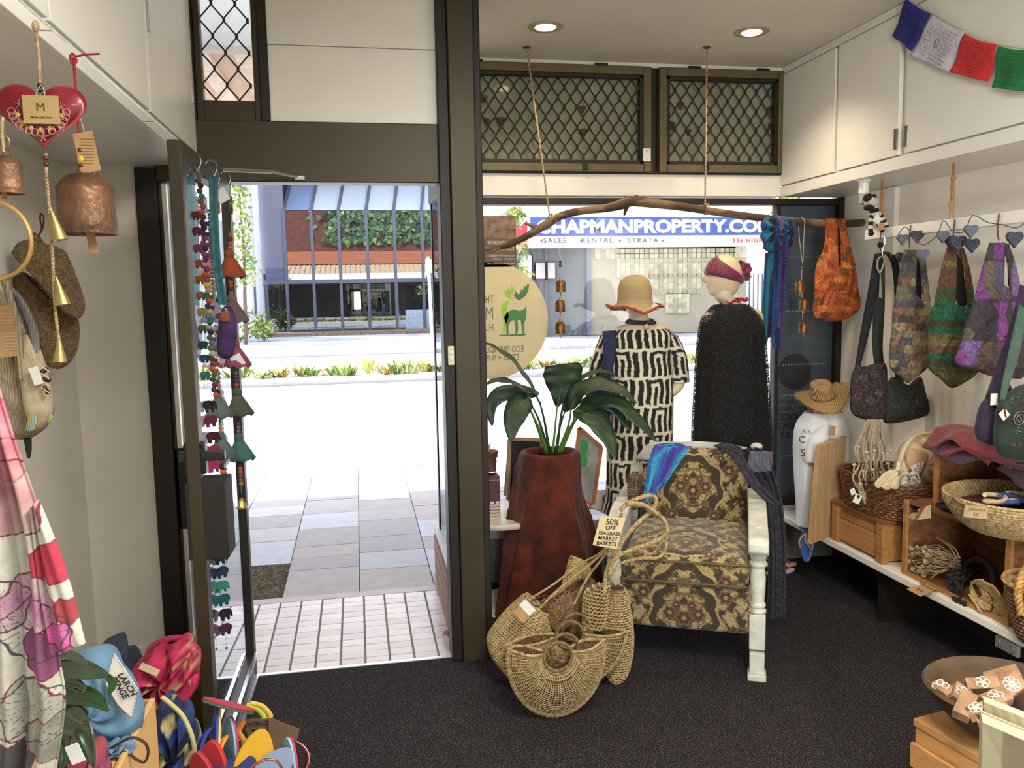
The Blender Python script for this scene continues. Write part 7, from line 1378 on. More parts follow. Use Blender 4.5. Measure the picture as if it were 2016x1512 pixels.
obj('cord', braid(MB(), [PY(90, 302, Yh), PY(92, 350, Yh), PY(98, 420, Yh), PY(104, 520, Yh), PY(108, 600, Yh), PY(114, 655, Yh), PY(116, 672, Yh)], .0028, 2, .012, 5), rope, t)
for px, py in ((79, 168), (79, 177), (90, 312), (91, 323)): obj('bead', MB().ball(PY(px, py, Yh), .0055, 10, 7), MC['wood_bead'], t)
obj('ring', MB().tube([PY(80, 188, Yh)+Vector((math.cos(w)*.006, 0, math.sin(w)*.006)) for w in np.linspace(0, 6.3, 12)], .001, 5), metal, t)
cone = M('polished_brass_cone', (164, 148, 92), .4, .7, var=.1, ns=8)
for (a, b_, c_, d_) in ((99, 410, 116, 473), (110, 545, 123, 600), (116, 665, 118, 712)):
    p, q = PY(a, b_, Yh), PY(c_, d_, Yh); ax = (q-p).normalized(); ln = (q-p).length; R_ = Vector((0, 0, -1)).rotation_difference(ax).to_matrix(); R_ = np.array(R_)
    obj('brass_cone', MB().lathe([(.002, 0), (ln*.27, -ln), (ln*.25, -ln), (.001, -.004)], p, 20, R=R_, cap=False), cone, t, smooth=60)
p = PY(81, 216, Yh-.026); obj('card_tag', MB().obox(p, (29*s_, 0, 0), (0, .0012, 0), (0, 0, 24*s_)), M('olive_card', (170, 146, 96), .8, var=.05), t); text('lettering', 'M', .022, M('tag_ink', (88, 72, 44), .8), t, p+Vector((0, -.0018, .004)), ext=.0003); text('lettering', 'Made with love', .006, MC['tag_ink'], t, p+Vector((0, -.0016, -.014)), ext=.0002, bold=.0001)
obj('tag_string', MB().tube([PY(80, 168, Yh-.02), PY(72, 180, Yh-.022), PY(70, 195, Yh-.026)], .0007, 4).tube([PY(82, 168, Yh-.02), PY(88, 182, Yh-.022), PY(88, 195, Yh-.026)], .0007, 4), string, t)
# bells
rust = M('rusted_copper_bell', (142, 104, 76), .5, .5, rgb2=(48, 38, 31), ns=11, bump=.6, bs=45)
def bigbell(name, label, top, c, w, h, Y, ringy, clap, cordpts, cm, grp=None):
    t = thing(name, label, 'bell', tuple(PY(*c, Y)), grp); s = Y/F; cc = PY(*c, Y); W_, H_ = w*s/2, h*s
    obj('bell_body', MB().lathe([(W_*.25, H_*.5), (W_*.55, H_*.47), (W_*.82, H_*.36), (W_*.94, H_*.28), (W_*.98, H_*.27), (W_*.97, H_*.2), (W_*.98, -H_*.1), (W_*1.0, -H_*.32), (W_*1.03, -H_*.38), (W_*.99, -H_*.42), (W_*1.01, -H_*.5), (W_*.9, -H_*.5), (W_*.88, 0), (W_*.4, H_*.4)], cc, 36), rust, t, smooth=50)
    obj('loop', MB().tube([PY(c[0], ringy, Y)+Vector((math.cos(a)*W_*.27, 0, math.sin(a)*W_*.27)) for a in np.linspace(0, 6.3, 16)], W_*.07, 8), rust, t)
    a, b_ = PY(clap[0], clap[1], Y), PY(clap[2], clap[3], Y); obj('clapper', MB().obox((a+b_)/2+Vector((0, 0, .01)), (W_*.14, 0, 0), (0, .004, 0), (b_-a)/2), M('clapper_wood', (170, 128, 84), .7), t, bevel=.001)
    obj('cord', MB().tube([PY(p[0], p[1], Y) for p in cordpts], .003, 6, sm=3), cm, t); return t
Yb2 = PX(145, 110, XW)[1]; redc = M('red_cord', (170, 40, 40), .8, rgb2=(120, 20, 28), ns=90)
t = bigbell('copper_bell', 'large rusty copper bell hanging from a red cord by the door', 0, (170, 402), 98, 108, Yb2, 340, (176, 455, 186, 508), [(145, 112), (150, 190), (155, 250), (160, 310), (162, 340)], redc)
obj('cord_tie', MB().tube([PY(a, b_, Yb2) for a, b_ in ((138, 108), (142, 125), (150, 122), (146, 108), (140, 106))], .003, 6, sm=3).tube([PY(a, b_, Yb2) for a, b_ in ((146, 112), (170, 107), (196, 106))], .0022, 6), redc, t)
for px, py, m_ in ((151, 197, 0), (154, 213, 1), (158, 296, 0), (160, 313, 1), (161, 326, 0)): obj('bead', MB().ball(PY(px, py, Yb2), .0085 if m_ else .007, 12, 8), M('yellow_bead', (226, 196, 40), .3) if m_ else M('maroon_bead', (110, 30, 30), .4), t)
p = PY(171, 300, Yb2-.004); obj('kraft_tag', MB().obox(p, Vector((.020, 0, .004)), (0, .001, 0), Vector((-.006, 0, .042))), kraft, t)
for k in range(9): obj('print_line', MB().obox(p+Vector((.004*(.5-k/9), -.0014, .028-k*.0065)), (.014, 0, 0), (0, .0002, 0), (0, 0, .0006)), M('faded_print', (130, 98, 62), .8), t)
obj('tag_string', MB().tube([PY(158, 228, Yb2), PY(166, 262, Yb2)], .0008, 4), string, t)
Ys = 1.62; t = bigbell('copper_bell', 'small rusty copper bell hanging at the left edge', 0, (14, 344), 52, 66, Ys, 302, (8, 372, 10, 402), [(5, 230), (4, 262), (8, 300)], rope)
obj('hanging_ring', MB().tube([PY(5, 278, Ys)+Vector((math.cos(a)*11*Ys/F, 0, math.sin(a)*12*Ys/F)) for a in np.linspace(0, 6.3, 20)], .0012, 6), M('brass_wire', (150, 120, 70), .4, .6), t)
t = thing('gold_hoop', 'thin gold bangle hoop cut by the left edge', 'hoop', tuple(PY(-10, 475, 1.6))); obj('hoop', MB().tube([PY(-12, 473, 1.6)+Vector((math.cos(a)*61*1.6/F, 0, math.sin(a)*68*1.6/F)) for a in np.linspace(0, 2*math.pi, 50, endpoint=False)], .0038, 8, closed=True), M('gold_hoop', (190, 152, 88), .3, .5), t)
# raffia pouches on the left wall
raf = M('brown_raffia', (132, 110, 78), .85, rgb2=(78, 60, 40), ns=70, kind='vor', bump=.7, bs=160)
Yr = PX(95, 590, -1.0)[1]
def raffia(label, outline, Y, ang, rows, th):
    woven('raffia_pouch', label, outline, Y, th, M('raffia_strand', (136, 114, 82), .9, rgb2=(92, 72, 48), ns=80, bump=.4), rows, .0042, 'raffia pouches on the left wall', .0022, ang=ang)
raffia('lower raffia pouch hanging under the other on the left wall', [(24, 545), (50, 540), (75, 575), (110, 600), (149, 625), (151, 680), (134, 714), (106, 723), (80, 690), (50, 630), (30, 590)], Yr+.02, -.8, 34, .10)
raffia('upper raffia pouch with a maroon loop on the left wall', [(28, 496), (38, 480), (62, 474), (90, 482), (118, 492), (132, 510), (152, 560), (164, 600), (158, 622), (144, 622), (118, 600), (85, 560), (50, 520)], Yr-.08, -.8, 34, .10)
t = thing('maroon_loop', 'maroon cord loop and rolled raffia strap above the pouches', 'strap', tuple(PY(75, 450, Yr-.08))); obj('loop', MB().tube([PY(a, b_, Yr-.08) for a, b_ in ((73, 467), (84, 450), (86, 430), (81, 420), (79, 432), (82, 450), (74, 468))], .0028, 6, sm=4), MC['maroon_yarn'], t); obj('rolled_strap', MB().tube([PY(a, b_, Yr-.09) for a, b_ in ((60, 464), (72, 468), (84, 486), (98, 505))], .012, 8, sm=3), raf, t)
# backpack
hemp = M('hemp_cloth', (170, 158, 134), .9, rgb2=(140, 126, 102), ns=50, kind='bands', bump=.4, bs=150)
Yk = PX(50, 700, -.88)[1]
t = thing('hemp_backpack', 'beige hemp backpack with striped patches hanging on the left wall', 'backpack', tuple(PY(50, 720, Yk)))
obj('body', MB().puff(L([(-40, 600), (-10, 570), (25, 590), (60, 650), (85, 720), (102, 790), (100, 830), (75, 855), (40, 866), (0, 850), (-40, 800)], Yk), .18, n=90, rings=16, wob=.05), hemp, t, smooth=180)
obj('front_pocket', MB().puff(L([(42, 660), (60, 652), (78, 690), (95, 750), (103, 800), (98, 828), (70, 850), (50, 800), (42, 720)], Yk-.07), .09), M('hemp_pale', (186, 172, 144), .9, var=.06, ns=40, bump=.3), t, smooth=180)
obj('shoulder_strap', drape(MB(), [(5, 560), (30, 600), (50, 650), (60, 700)], [(12, 556), (48, 595), (72, 650), (78, 690)], Yk-.085, .004, 1, 8, 30), M('grey_strap_cloth', (132, 132, 128), .9, rgb2=(96, 100, 104), kind='bands', ns=60), t, sol=.006, smooth=180)
obj('strap', drape(MB(), [(-10, 545), (5, 560), (22, 640), (35, 750)], [(0, 540), (14, 556), (38, 640), (48, 750)], Yk-.11, .004, 1, 8, 30), hemp, t, sol=.006, smooth=180)
stp = M('woven_stripe_patch', (70, 130, 150), .9, rgb2=(200, 180, 90), kind='bands', ns=60, stretch=(1, 1, 1))
for o_ in ([(60, 812), (70, 818), (72, 832), (66, 848), (50, 846)], [(97, 815), (104, 818), (104, 824), (95, 834)]): obj('striped_patch', MB().puff(L(o_, Yk-.118), .012), stp, t, smooth=180)
mb = MB()
for k, (px, py) in enumerate(((84, 732), (90, 728), (86, 748), (95, 748), (88, 765), (94, 772))): mb.ball(PY(px, py, Yk-.12), .007, 8, 6)
obj('toggle_beads', mb, M('dark_toggle', (60, 30, 34), .5), t)
for k in range(4): obj('lace', MB().tube([PY(80, 720+k*14, Yk-.125), PY(97, 732+k*14, Yk-.125)], .002, 5), cream, t)
obj('drawstring', MB().tube([PY(a, b_, Yk-.125) for a, b_ in ((58, 680), (66, 700), (72, 715), (82, 700), (74, 690))], .002, 5, sm=3), cream, t)
hangtag('', '', 71, 740, Yk-.135, .022, .046, paperW, .25, (72, 715), t)
obj('webbing_tail', drape(MB(), [(46, 862), (50, 885), (53, 902)], [(62, 862), (62, 885), (59, 902)], Yk-.02, .001, 1, 6, 10), black, t, sol=.003)
t = thing('kraft_swing_tag', 'large kraft swing tag printed with text in front of the backpack', 'tag', tuple(PY(15, 650, Yk-.2))); obj('card', MB().prism(L([(-8, 604), (22, 600), (38, 700), (0, 704)], Yk-.2), (0, .002, 0)), kraft, t, smooth=0)
for k in range(12): a, b_ = PY(2+k*.6, 618+k*6.5, Yk-.202), PY(26+k*.8, 617+k*6.5, Yk-.202); obj('print_line', MB().tube([a, b_], .0009, 4), M('tag_cream_print', (206, 184, 150), .8), t)
# sarong
def sarong(P):
    x = P[..., 0]*1.0; z = P[..., 2]; C = np.zeros(x.shape+(3,))+vcol((188, 187, 174)); nz = np.sin(x*40+np.sin(z*33)*2)*np.sin(z*47+np.sin(x*29)*2)
    Yx = 1.28
    for (px, py, r, c, k) in ((20, 860, 75, (186, 80, 110), 1), (10, 985, 70, (170, 110, 120), 1), (105, 1100, 38, (172, 30, 64), 0), (145, 1190, 24, (150, 36, 50), 0), (60, 1190, 55, (170, 84, 140), 1), (95, 1280, 45, (128, 60, 108), 0), (125, 1240, 25, (186, 84, 150), 0), (40, 800, 60, (196, 100, 130), 1), (60, 1400, 60, (150, 150, 140), 1), (100, 1450, 45, (120, 122, 112), 1), (20, 1500, 40, (60, 60, 60), 0)):
        p = PY(px, py, Yx); d = np.hypot(x-p[0], z-p[2])/(Yx/F); a = np.arctan2(z-p[2], x-p[0]); rr = r*(1+.12*np.sin(3*a+px)+.06*np.sin(7*a)); m_ = d < rr; col = vcol(c); mix = (.65+.35*np.clip(nz, -1, 1))[..., None] if k else .95
        C = np.where(m_[..., None], C*(1-mix)+col*mix, C); C = np.where((np.abs(d-rr) < 1.5)[..., None], vcol((120, 40, 60)), C)
    for (px, py, r) in ((75, 1240, 60), (70, 1400, 62), (0, 1190, 50)):
        p = PY(px, py, Yx); d = np.hypot(x-p[0], z-p[2])/(Yx/F); a = np.arctan2(z-p[2], x-p[0]); rr = r*(1+.1*np.sin(5*a)); ln_ = (np.abs(np.sin(a*13+d*.03)) < .11) & (d < rr) | (np.abs(d-rr) < 1.5); C = np.where(ln_[..., None], vcol((70, 66, 70)), C)
    return C
t = thing('floral_sarong', 'white cotton sarong printed with pink and grey flowers at the left edge', 'sarong', tuple(PY(60, 1200, 1.28)))
sc_ = lambda s, tt, P: sarong(P)
obj('cloth', drape(MB(), [(-120, 700), (-120, 950), (-120, 1200), (-120, 1420), (-120, 1600)], [(-8, 728), (30, 860), (72, 985), (100, 1110), (110, 1240), (112, 1300), (122, 1400), (90, 1600)], 1.28, .012, 3, 190, 460, sc_), attr, t, sol=.003, smooth=180)
obj('cloth_fold', drape(MB(), [(60, 1000), (70, 1100), (80, 1180), (90, 1240), (98, 1290)], [(74, 985), (108, 1070), (138, 1160), (162, 1255), (166, 1268)], 1.26, .006, 1, 70, 170, sc_), attr, t, sol=.003, smooth=180)
# low stand, cloth goods, denim bag
t = thing('low_display_stand', 'low dark display stand under the cloth bags left of the door', 'stand', (-.8, 2.3, 0)); obj('stand_top', MB().box((-1.08, 2.05, .22), (-.62, 3.2, .26)), woodD, t, bevel=.003)
for x, y in ((-1.06, 2.08), (-.67, 2.08), (-1.06, 3.15), (-.67, 3.15)): obj('leg', MB().box((x, y, 0), (x+.035, y+.035, .22)), woodD, t, bevel=.002)
pk = M('pink_batik', (170, 30, 80), .8, rgb2=(126, 18, 58), ns=22, bump=.4, bs=30, sheen=.2); pkc = lambda P: np.where((np.sin(P[..., 0]*90+3*np.sin(P[..., 2]*70))*np.sin(P[..., 2]*110+2*np.sin(P[..., 0]*60)) > .55)[..., None], vcol((170, 130, 96)), np.where((np.sin(P[..., 0]*50+P[..., 2]*140) > .4)[..., None], vcol((190, 44, 92)), vcol((150, 20, 64))))
def exp_(t): obj('handle', MB().tube([PY(a, b_, 2.62) for a, b_ in ((290, 1292), (300, 1272), (330, 1258), (360, 1256), (385, 1262))], .010, 8, sm=4), pk, t); hangtag('', '', 294, 1318, 2.42, .055, .02, paper, -.55, None, t)
bundle('pink_batik_bag', 'crumpled hot pink batik cloth bag against the open door', 'bag', [(250, 1330), (275, 1300), (300, 1285), (335, 1268), (375, 1262), (392, 1290), (392, 1340), (380, 1362), (340, 1368), (300, 1374), (265, 1372)], 2.55, .20, attr, wob=.5, extra=exp_, colf=pkc)
bc2 = lambda P: np.where((np.sin(P[..., 0]*40+4*np.sin(P[..., 2]*30))*np.sin(P[..., 2]*36+3*np.sin(P[..., 0]*25)) > .62)[..., None], vcol((170, 160, 108)), np.where((np.sin(P[..., 0]*30-P[..., 2]*60) > .1)[..., None], vcol((36, 62, 120)), vcol((20, 30, 62))))
def exb(t): obj('piped_seam', MB().tube([PY(a, b_, 2.22) for a, b_ in ((318, 1372), (335, 1385), (360, 1410), (378, 1450), (385, 1490))], .006, 7, sm=4), M('pale_yellow_cord', (206, 200, 140), .8), t)
bundle('blue_batik_bag', 'navy and yellow batik bag under the pink one', 'bag', [(312, 1390), (325, 1368), (350, 1372), (378, 1410), (392, 1460), (396, 1520), (370, 1560), (330, 1560), (314, 1500), (310, 1440)], 2.32, .18, attr, wob=.3, extra=exb, colf=bc2)
bundle('dark_batik_bag', 'dark blue batik bag behind the denim drawstring bag', 'bag', [(190, 1300), (200, 1270), (220, 1253), (242, 1262), (262, 1290), (282, 1320), (275, 1375), (235, 1400), (200, 1380)], 2.75, .2, M('dark_batik', (58, 66, 84), .8, rgb2=(20, 24, 36), ns=14, bump=.3), wob=.3)
bundle('orange_batik_bag', 'orange and red batik cloth crumpled under the batik bags', 'cloth', [(290, 1460), (320, 1440), (370, 1450), (398, 1480), (400, 1560), (300, 1570)], 2.40, .2, M('orange_batik', (180, 72, 40), .8, rgb2=(84, 28, 30), ns=10, bump=.3), wob=.3)
bundle('brown_cloth', 'brown patterned cloth heap between the crate and the blue batik bag', 'cloth', [(282, 1395), (300, 1372), (330, 1378), (330, 1420), (320, 1500), (290, 1500)], 2.5, .15, M('brown_batik', (120, 66, 50), .8, rgb2=(64, 34, 40), ns=20, bump=.3), wob=.3)
den = M('washed_denim', (98, 136, 162), .85, rgb2=(70, 104, 132), ns=8, bump=.25, bs=60)
def exd(t):
    q = L([(224, 1287), (248, 1322), (271, 1358), (260, 1414), (232, 1387), (208, 1346)], 1.665); obj('label_patch', MB().prism(q, (0, .003, 0)), M('patch_white', (222, 218, 208), .8), t, smooth=0)
    mb = MB()
    for i in range(6):
        a, b_ = q[i], q[(i+1) % 6]
        for k in range(8): p = a.lerp(b_, (k+.3)/8)+Vector((0, -.002, 0)); mb.tube([p, p+(b_-a).normalized()*.003], .0006, 4)
    o = obj('stitching', mb, M('grey_stitch', (90, 90, 92), .8), t); o['kind'] = 'stuff'
    xd = (q[2]-q[0]); text('lettering', 'LARCH', .0165, ink, t, q[0].lerp(q[3], .52)+Vector((.008, -.004, .008)), xd=xd, ud=(xd[2]*-1, 0, xd[0]), bold=.0004, shear=.2, ext=.0003); text('lettering', 'PENGE', .0165, ink, t, q[0].lerp(q[3], .52)+Vector((-.006, -.005, .003)), xd=xd, ud=(xd[2]*-1, 0, xd[0]), bold=.0004, shear=.2, ext=.0003)
    obj('drawstring', MB().tube([PY(a, b_, 1.64) for a, b_ in ((210, 1478), (240, 1460), (262, 1452), (285, 1462), (292, 1480), (285, 1500), (270, 1496), (250, 1482), (220, 1480))], .0028, 6, sm=4), M('brown_lace', (56, 36, 34), .7), t)
    obj('gathered_hem', MB().puff(L([(180, 1480), (205, 1466), (240, 1458), (270, 1466), (262, 1472), (230, 1476), (215, 1490), (190, 1492)], 1.66), .05, wob=.5), den, t, smooth=180)
bundle('denim_drawstring_bag', 'pale denim drawstring bag with a handwritten white patch', 'bag', [(128, 1330), (145, 1292), (185, 1272), (222, 1280), (252, 1330), (282, 1385), (280, 1430), (255, 1462), (205, 1480), (165, 1488), (135, 1450), (122, 1390)], 1.74, .14, den, wob=.1, extra=exd)
cA = PY(292, 1400, 1.80); t = thing('pine_box', 'small pale pine box under the denim drawstring bag', 'box', (cA[0]-.1, 1.7, 0)); pin = M('pale_pine', (204, 164, 108), .55, rgb2=(170, 128, 76), kind='wave', ns=2, stretch=(4, 1, 2))
zt2 = cA[2]; x1_ = cA[0]+.0
obj('side', MB().box((x1_-.012, 1.50, .0), (x1_, 1.86, zt2)), pin, t, bevel=.001); obj('side', MB().box((x1_-.26, 1.50, .0), (x1_-.248, 1.86, zt2)), pin, t, bevel=.001); obj('end', MB().box((x1_-.248, 1.848, 0), (x1_-.012, 1.86, zt2)), pin, t, bevel=.001); obj('end', MB().box((x1_-.248, 1.50, 0), (x1_-.012, 1.512, zt2-.03)), pin, t, bevel=.001); obj('lid', MB().box((x1_-.248, 1.512, zt2-.04), (x1_-.02, 1.848, zt2-.012)), pin, t, bevel=.001)
bundle('violet_cloth', 'violet and red cloth heap below the trailing leaves', 'cloth', [(100, 1490), (130, 1455), (170, 1452), (200, 1480), (205, 1560), (90, 1580)], 1.55, .12, M('violet_batik', (92, 66, 120), .8, rgb2=(150, 60, 60), ns=16, bump=.3), wob=.4)
hangtag('paper_tag', 'blank white tag on the violet cloth below the leaves', 148, 1484, 1.45, .022, .034, paperW, .3)
t = thing('trailing_plant', 'long dark glossy leaves drooping in front of the denim bag', 'plant', tuple(PY(115, 1380, 1.5)))
lfm = M('long_leaf_green', (58, 76, 52), .3, rgb2=(26, 40, 26), ns=7, coat=.3); lfd = M('long_leaf_deep', (40, 66, 30), .35, var=.15)
for pts, w_, m_ in (([(100, 1310), (140, 1315), (180, 1322), (216, 1330)], .036, lfm), ([(110, 1300), (135, 1290), (160, 1300), (172, 1310)], .016, lfm), ([(105, 1382), (150, 1368), (190, 1378), (216, 1400)], .034, lfd), ([(110, 1400), (135, 1420), (165, 1440), (185, 1512)], .042, lfm), ([(108, 1350), (140, 1345), (165, 1358), (166, 1362)], .02, lfm), ([(112, 1410), (122, 1440), (130, 1480), (120, 1520)], .03, lfm), ([(105, 1340), (130, 1340), (160, 1350), (165, 1365)], .016, lfm), ([(112, 1390), (140, 1395), (165, 1415), (170, 1425)], .028, lfm), ([(208, 1326), (222, 1345), (218, 1362), (213, 1370)], .014, lfd)):
    obj('leaf', blade(MB(), [PY(a, b_, 1.52-.02*k) for k, (a, b_) in enumerate(pts)], w_, (0, -1, .6), None, 18, .3), m_, t, sol=.001, smooth=180)
obj('stem', MB().tube([PY(a, b_, 1.55) for a, b_ in ((100, 1300), (108, 1380), (112, 1460), (110, 1560))], .004, 6, sm=3), lfd, t)
# ================================================================== goods hanging on the open door
def dX(px, py, off=.05):    # point on a plane just right of the door leaf
    x0 = -.505+off; return PX(px, py, x0)
hookm = metal
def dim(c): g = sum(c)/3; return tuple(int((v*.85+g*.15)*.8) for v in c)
def polyat(pts, off=.05, Y=None): return [PY(a, b_, Y) if Y else dX(a, b_, off) for a, b_ in pts]
def hook(t, px, py, Y): c = PY(px, py, Y); obj('steel_hook', MB().tube([c+Vector((.0, 0, -.03)), c+Vector((.012, 0, .0)), c+Vector((.002, 0, .022)), c+Vector((-.018, 0, .022)), c+Vector((-.03, 0, .0))], .0016, 6, sm=4), hookm, t)
ballcols = [(150, 146, 136), (120, 112, 92), (96, 86, 66), (60, 44, 40), (74, 72, 54), (60, 140, 128), (140, 100, 74), (150, 96, 50), (206, 84, 40), (110, 40, 34), (60, 44, 52), (44, 28, 44), (84, 36, 74), (130, 50, 110), (140, 44, 110), (110, 40, 90), (150, 60, 120), (170, 80, 130), (200, 150, 140), (190, 44, 40), (210, 76, 44), (222, 110, 40), (206, 186, 84), (150, 170, 130), (50, 120, 84), (110, 130, 54), (40, 50, 90), (44, 60, 110), (90, 120, 150), (90, 160, 170), (190, 190, 170), (160, 150, 110), (110, 84, 70), (120, 80, 60), (100, 110, 60), (60, 130, 150), (90, 60, 60), (150, 60, 50), (210, 90, 44), (70, 60, 60), (84, 76, 84), (60, 40, 50), (90, 50, 90), (110, 40, 90)]
Yd = 2.86; t = thing('felt_ball_garland', 'rainbow felt ball garland hanging on the open glass door', 'garland', tuple(PY(388, 335, Yd)))
hook(t, 388, 318, Yd)
path = [(389, 335), (394, 375), (398, 420), (401, 470), (404, 520), (408, 570), (411, 620), (415, 680), (419, 730), (423, 778)]; Q = np.array(smoothpath([V((a, b_, 0)) for a, b_ in path], 8)); n_ = len(ballcols)
d = np.r_[0, np.cumsum(np.linalg.norm(np.diff(Q, axis=0), axis=1))]; meshes = {}
for k, c in enumerate(ballcols):
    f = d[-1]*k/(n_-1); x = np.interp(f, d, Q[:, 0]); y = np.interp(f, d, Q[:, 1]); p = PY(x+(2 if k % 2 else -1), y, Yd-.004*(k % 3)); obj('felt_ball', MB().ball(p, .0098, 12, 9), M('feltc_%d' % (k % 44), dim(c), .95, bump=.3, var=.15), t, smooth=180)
    if k % 2 == 0 and k > 9: obj('felt_ball', MB().ball(PY(x+8, y+3, Yd+.03), .0075, 8, 6), M('feltc_%d' % ((k+5) % 44), dim(c), .95), t, smooth=180)
t = thing('bead_strand', 'second thinner grey bead strand behind the teal strap on the door', 'garland', tuple(PY(413, 420, 3.05)))
for k in range(24): obj('bead', MB().ball(PY(411+k*.35, 415+k*7.2, 3.05), .006, 8, 6), M('grey_felt_bead', (120, 122, 130), .9), t, smooth=180)
# elephants
def elephant(c, w, flip=1):
    pts = [(-.5, .05), (-.46, .28), (-.3, .42), (-.05, .46), (.2, .42), (.36, .38), (.5, .25), (.54, .05), (.56, -.2), (.5, -.32), (.46, -.1), (.38, -.02), (.34, -.16), (.32, -.44), (.16, -.44), (.14, -.2), (-.1, -.18), (-.14, -.44), (-.32, -.44), (-.36, -.15), (-.44, -.05)]
    return [Vector(c)+Vector((x*w*flip*.8, x*w*flip*.5, z*w*.95)) for x, z in pts]
t = thing('felt_elephant_strand', 'long strand of coloured felt elephants hanging down the open door', 'garland', tuple(PY(420, 900, 2.88)))
el = [(388, 425, (130, 50, 40)), (390, 456, (150, 30, 70)), (393, 490, (150, 60, 110)), (396, 520, (200, 84, 40)), (398, 551, (196, 110, 50)), (399, 583, (150, 120, 50)), (400, 615, (196, 186, 60)), (402, 648, (110, 140, 70)), (403, 680, (40, 110, 70)), (406, 706, (50, 90, 140)), (408, 740, (60, 150, 170)), (411, 800, (40, 34, 44)), (414, 829, (120, 30, 60)), (418, 861, (70, 20, 40)), (419, 888, (170, 30, 80)), (420, 918, (190, 30, 110)), (434, 1069, (80, 120, 40)), (432, 1099, (20, 70, 60)), (436, 1126, (30, 60, 110)), (436, 1154, (40, 150, 130)), (439, 1180, (20, 90, 110)), (442, 1209, (30, 24, 44)), (443, 1238, (90, 20, 84))]
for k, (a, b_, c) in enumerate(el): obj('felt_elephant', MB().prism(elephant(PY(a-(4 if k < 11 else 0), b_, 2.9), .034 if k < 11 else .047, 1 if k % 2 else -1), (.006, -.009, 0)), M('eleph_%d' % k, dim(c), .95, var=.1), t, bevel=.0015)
obj('strand', MB().tube([PY(a, b_, 2.9) for a, b_ in ((386, 400), (402, 640), (418, 900), (440, 1180), (446, 1275))], .0007, 4), string, t); obj('end_bead', MB().ball(PY(446, 1276, 2.9), .0045, 8, 6), M('brown_bead', (70, 50, 40), .5), t)
# teal strap with purple pouch
t = thing('glasses_pouch', 'purple embroidered pouch on a long teal ribbon strap on the door', 'pouch', tuple(PY(450, 650, 3.02))); tl = M('teal_ribbon', (40, 110, 114), .6, rgb2=(24, 74, 84), ns=40)
hook(t, 420, 330, 3.02)
obj('ribbon', drape(MB(), [(411, 346), (412, 420), (418, 500), (424, 560), (431, 600)], [(430, 348), (430, 420), (434, 500), (441, 560), (448, 600)], 3.02, .002, .5, 8, 50), tl, t, sol=.003, smooth=180)
obj('pouch', MB().puff(L([(432, 618), (440, 605), (452, 602), (464, 622), (466, 650), (462, 690), (452, 706), (436, 704), (426, 690), (429, 650)], 2.98), .04), M('purple_velvet', (76, 50, 104), .8, rgb2=(44, 26, 60), ns=24), t, smooth=180); obj('flap', MB().puff(L([(430, 625), (438, 612), (450, 612), (452, 632), (436, 634)], 2.96), .02), M('rust_felt', (140, 80, 66), .9), t, smooth=180); obj('clip', MB().tube([PY(440, 612, 2.955)+Vector((math.cos(a)*.01, 0, math.sin(a)*.01)) for a in np.linspace(0, 6.3, 14)], .0015, 6), metal, t)
# felt doll garlands
def skirt(t, px, py, Y, w, h, mt): c = PY(px, py, Y); s = Y/F; n = 24; q = np.linspace(0, 2*np.pi, n, endpoint=False); P = [np.stack([c[0]+r*w*s*np.cos(q)*(1+.12*np.sin(6*q)*f)+.1*w*s*f, c[1]+r*w*s*np.sin(q)*.8, c[2]+h*s*(.5-f)+.06*h*s*np.sin(6*q)*f], 1) for f, r in ((0, .12), (.3, .26), (.7, .42), (1, .52))]; obj('felt_skirt', MB().grid(np.array(P), cv=True), mt, t, sol=.003, smooth=180); obj('doll_head', MB().ball(c+Vector((0, 0, h*s*.55)), w*s*.2, 10, 8), mt, t, smooth=180)
for nm, lb, x0, Yv, pts, bell_ in (('felt_doll_strand', 'nearer strand of felt bell dolls ending in a brass bell on the door', 430, 3.1, ((428, 800, (110, 126, 118)), (436, 882, (96, 124, 118))), (443, 990)), ('felt_doll_strand', 'strand of orange purple pink and teal felt dolls beside the door hinge', 455, 3.3, ((452, 524, (206, 92, 44)), (458, 612, (150, 110, 124)), (463, 700, (190, 84, 120)), (468, 796, (104, 112, 84)), (471, 884, (70, 134, 120))), (476, 990))):
    t = thing(nm, lb, 'garland', tuple(PY(x0, 345, Yv)), 'felt doll strands on the door'); hook(t, x0-8 if x0 > 440 else 425, 352, Yv)
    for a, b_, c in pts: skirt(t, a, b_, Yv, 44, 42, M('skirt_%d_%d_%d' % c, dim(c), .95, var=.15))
    path = [(x0-3, 370), (x0, 430)]+[(a, b_) for a, b_, c in pts]+[(bell_[0], bell_[1]-18)]; obj('strand', MB().tube([PY(a, b_, Yv) for a, b_ in path], .0008, 4), string, t)
    Rg = random.Random(x0)
    for i in range(len(path)-1):
        a, b_ = path[i], path[i+1]
        if b_[1]-a[1] < 40: continue
        for k in range(6): f = .35+k*.085; c = Rg.choice(((170, 60, 50), (200, 90, 50), (90, 60, 80), (120, 130, 60), (60, 110, 110), (90, 44, 60))); obj('felt_bead', MB().ball(PY(a[0]+(b_[0]-a[0])*f, a[1]+(b_[1]-a[1])*f, Yv), .0088, 10, 7), M('bead_%d_%d_%d' % c, c, .9), t, smooth=180)
    obj('brass_bell', MB().lathe([(.002, .018), (.008, .014), (.012, .0), (.018, -.016), (.022, -.020), (.019, -.020), (.008, 0)], PY(*bell_, Yv), 20), M('bright_brass', (190, 160, 84), .3, .8), t, smooth=50)
    hangtag('', '', 437 if x0 < 440 else 468, 385 if x0 < 440 else 710, Yv-.03, .04, .046, paperW, .5, None, t)
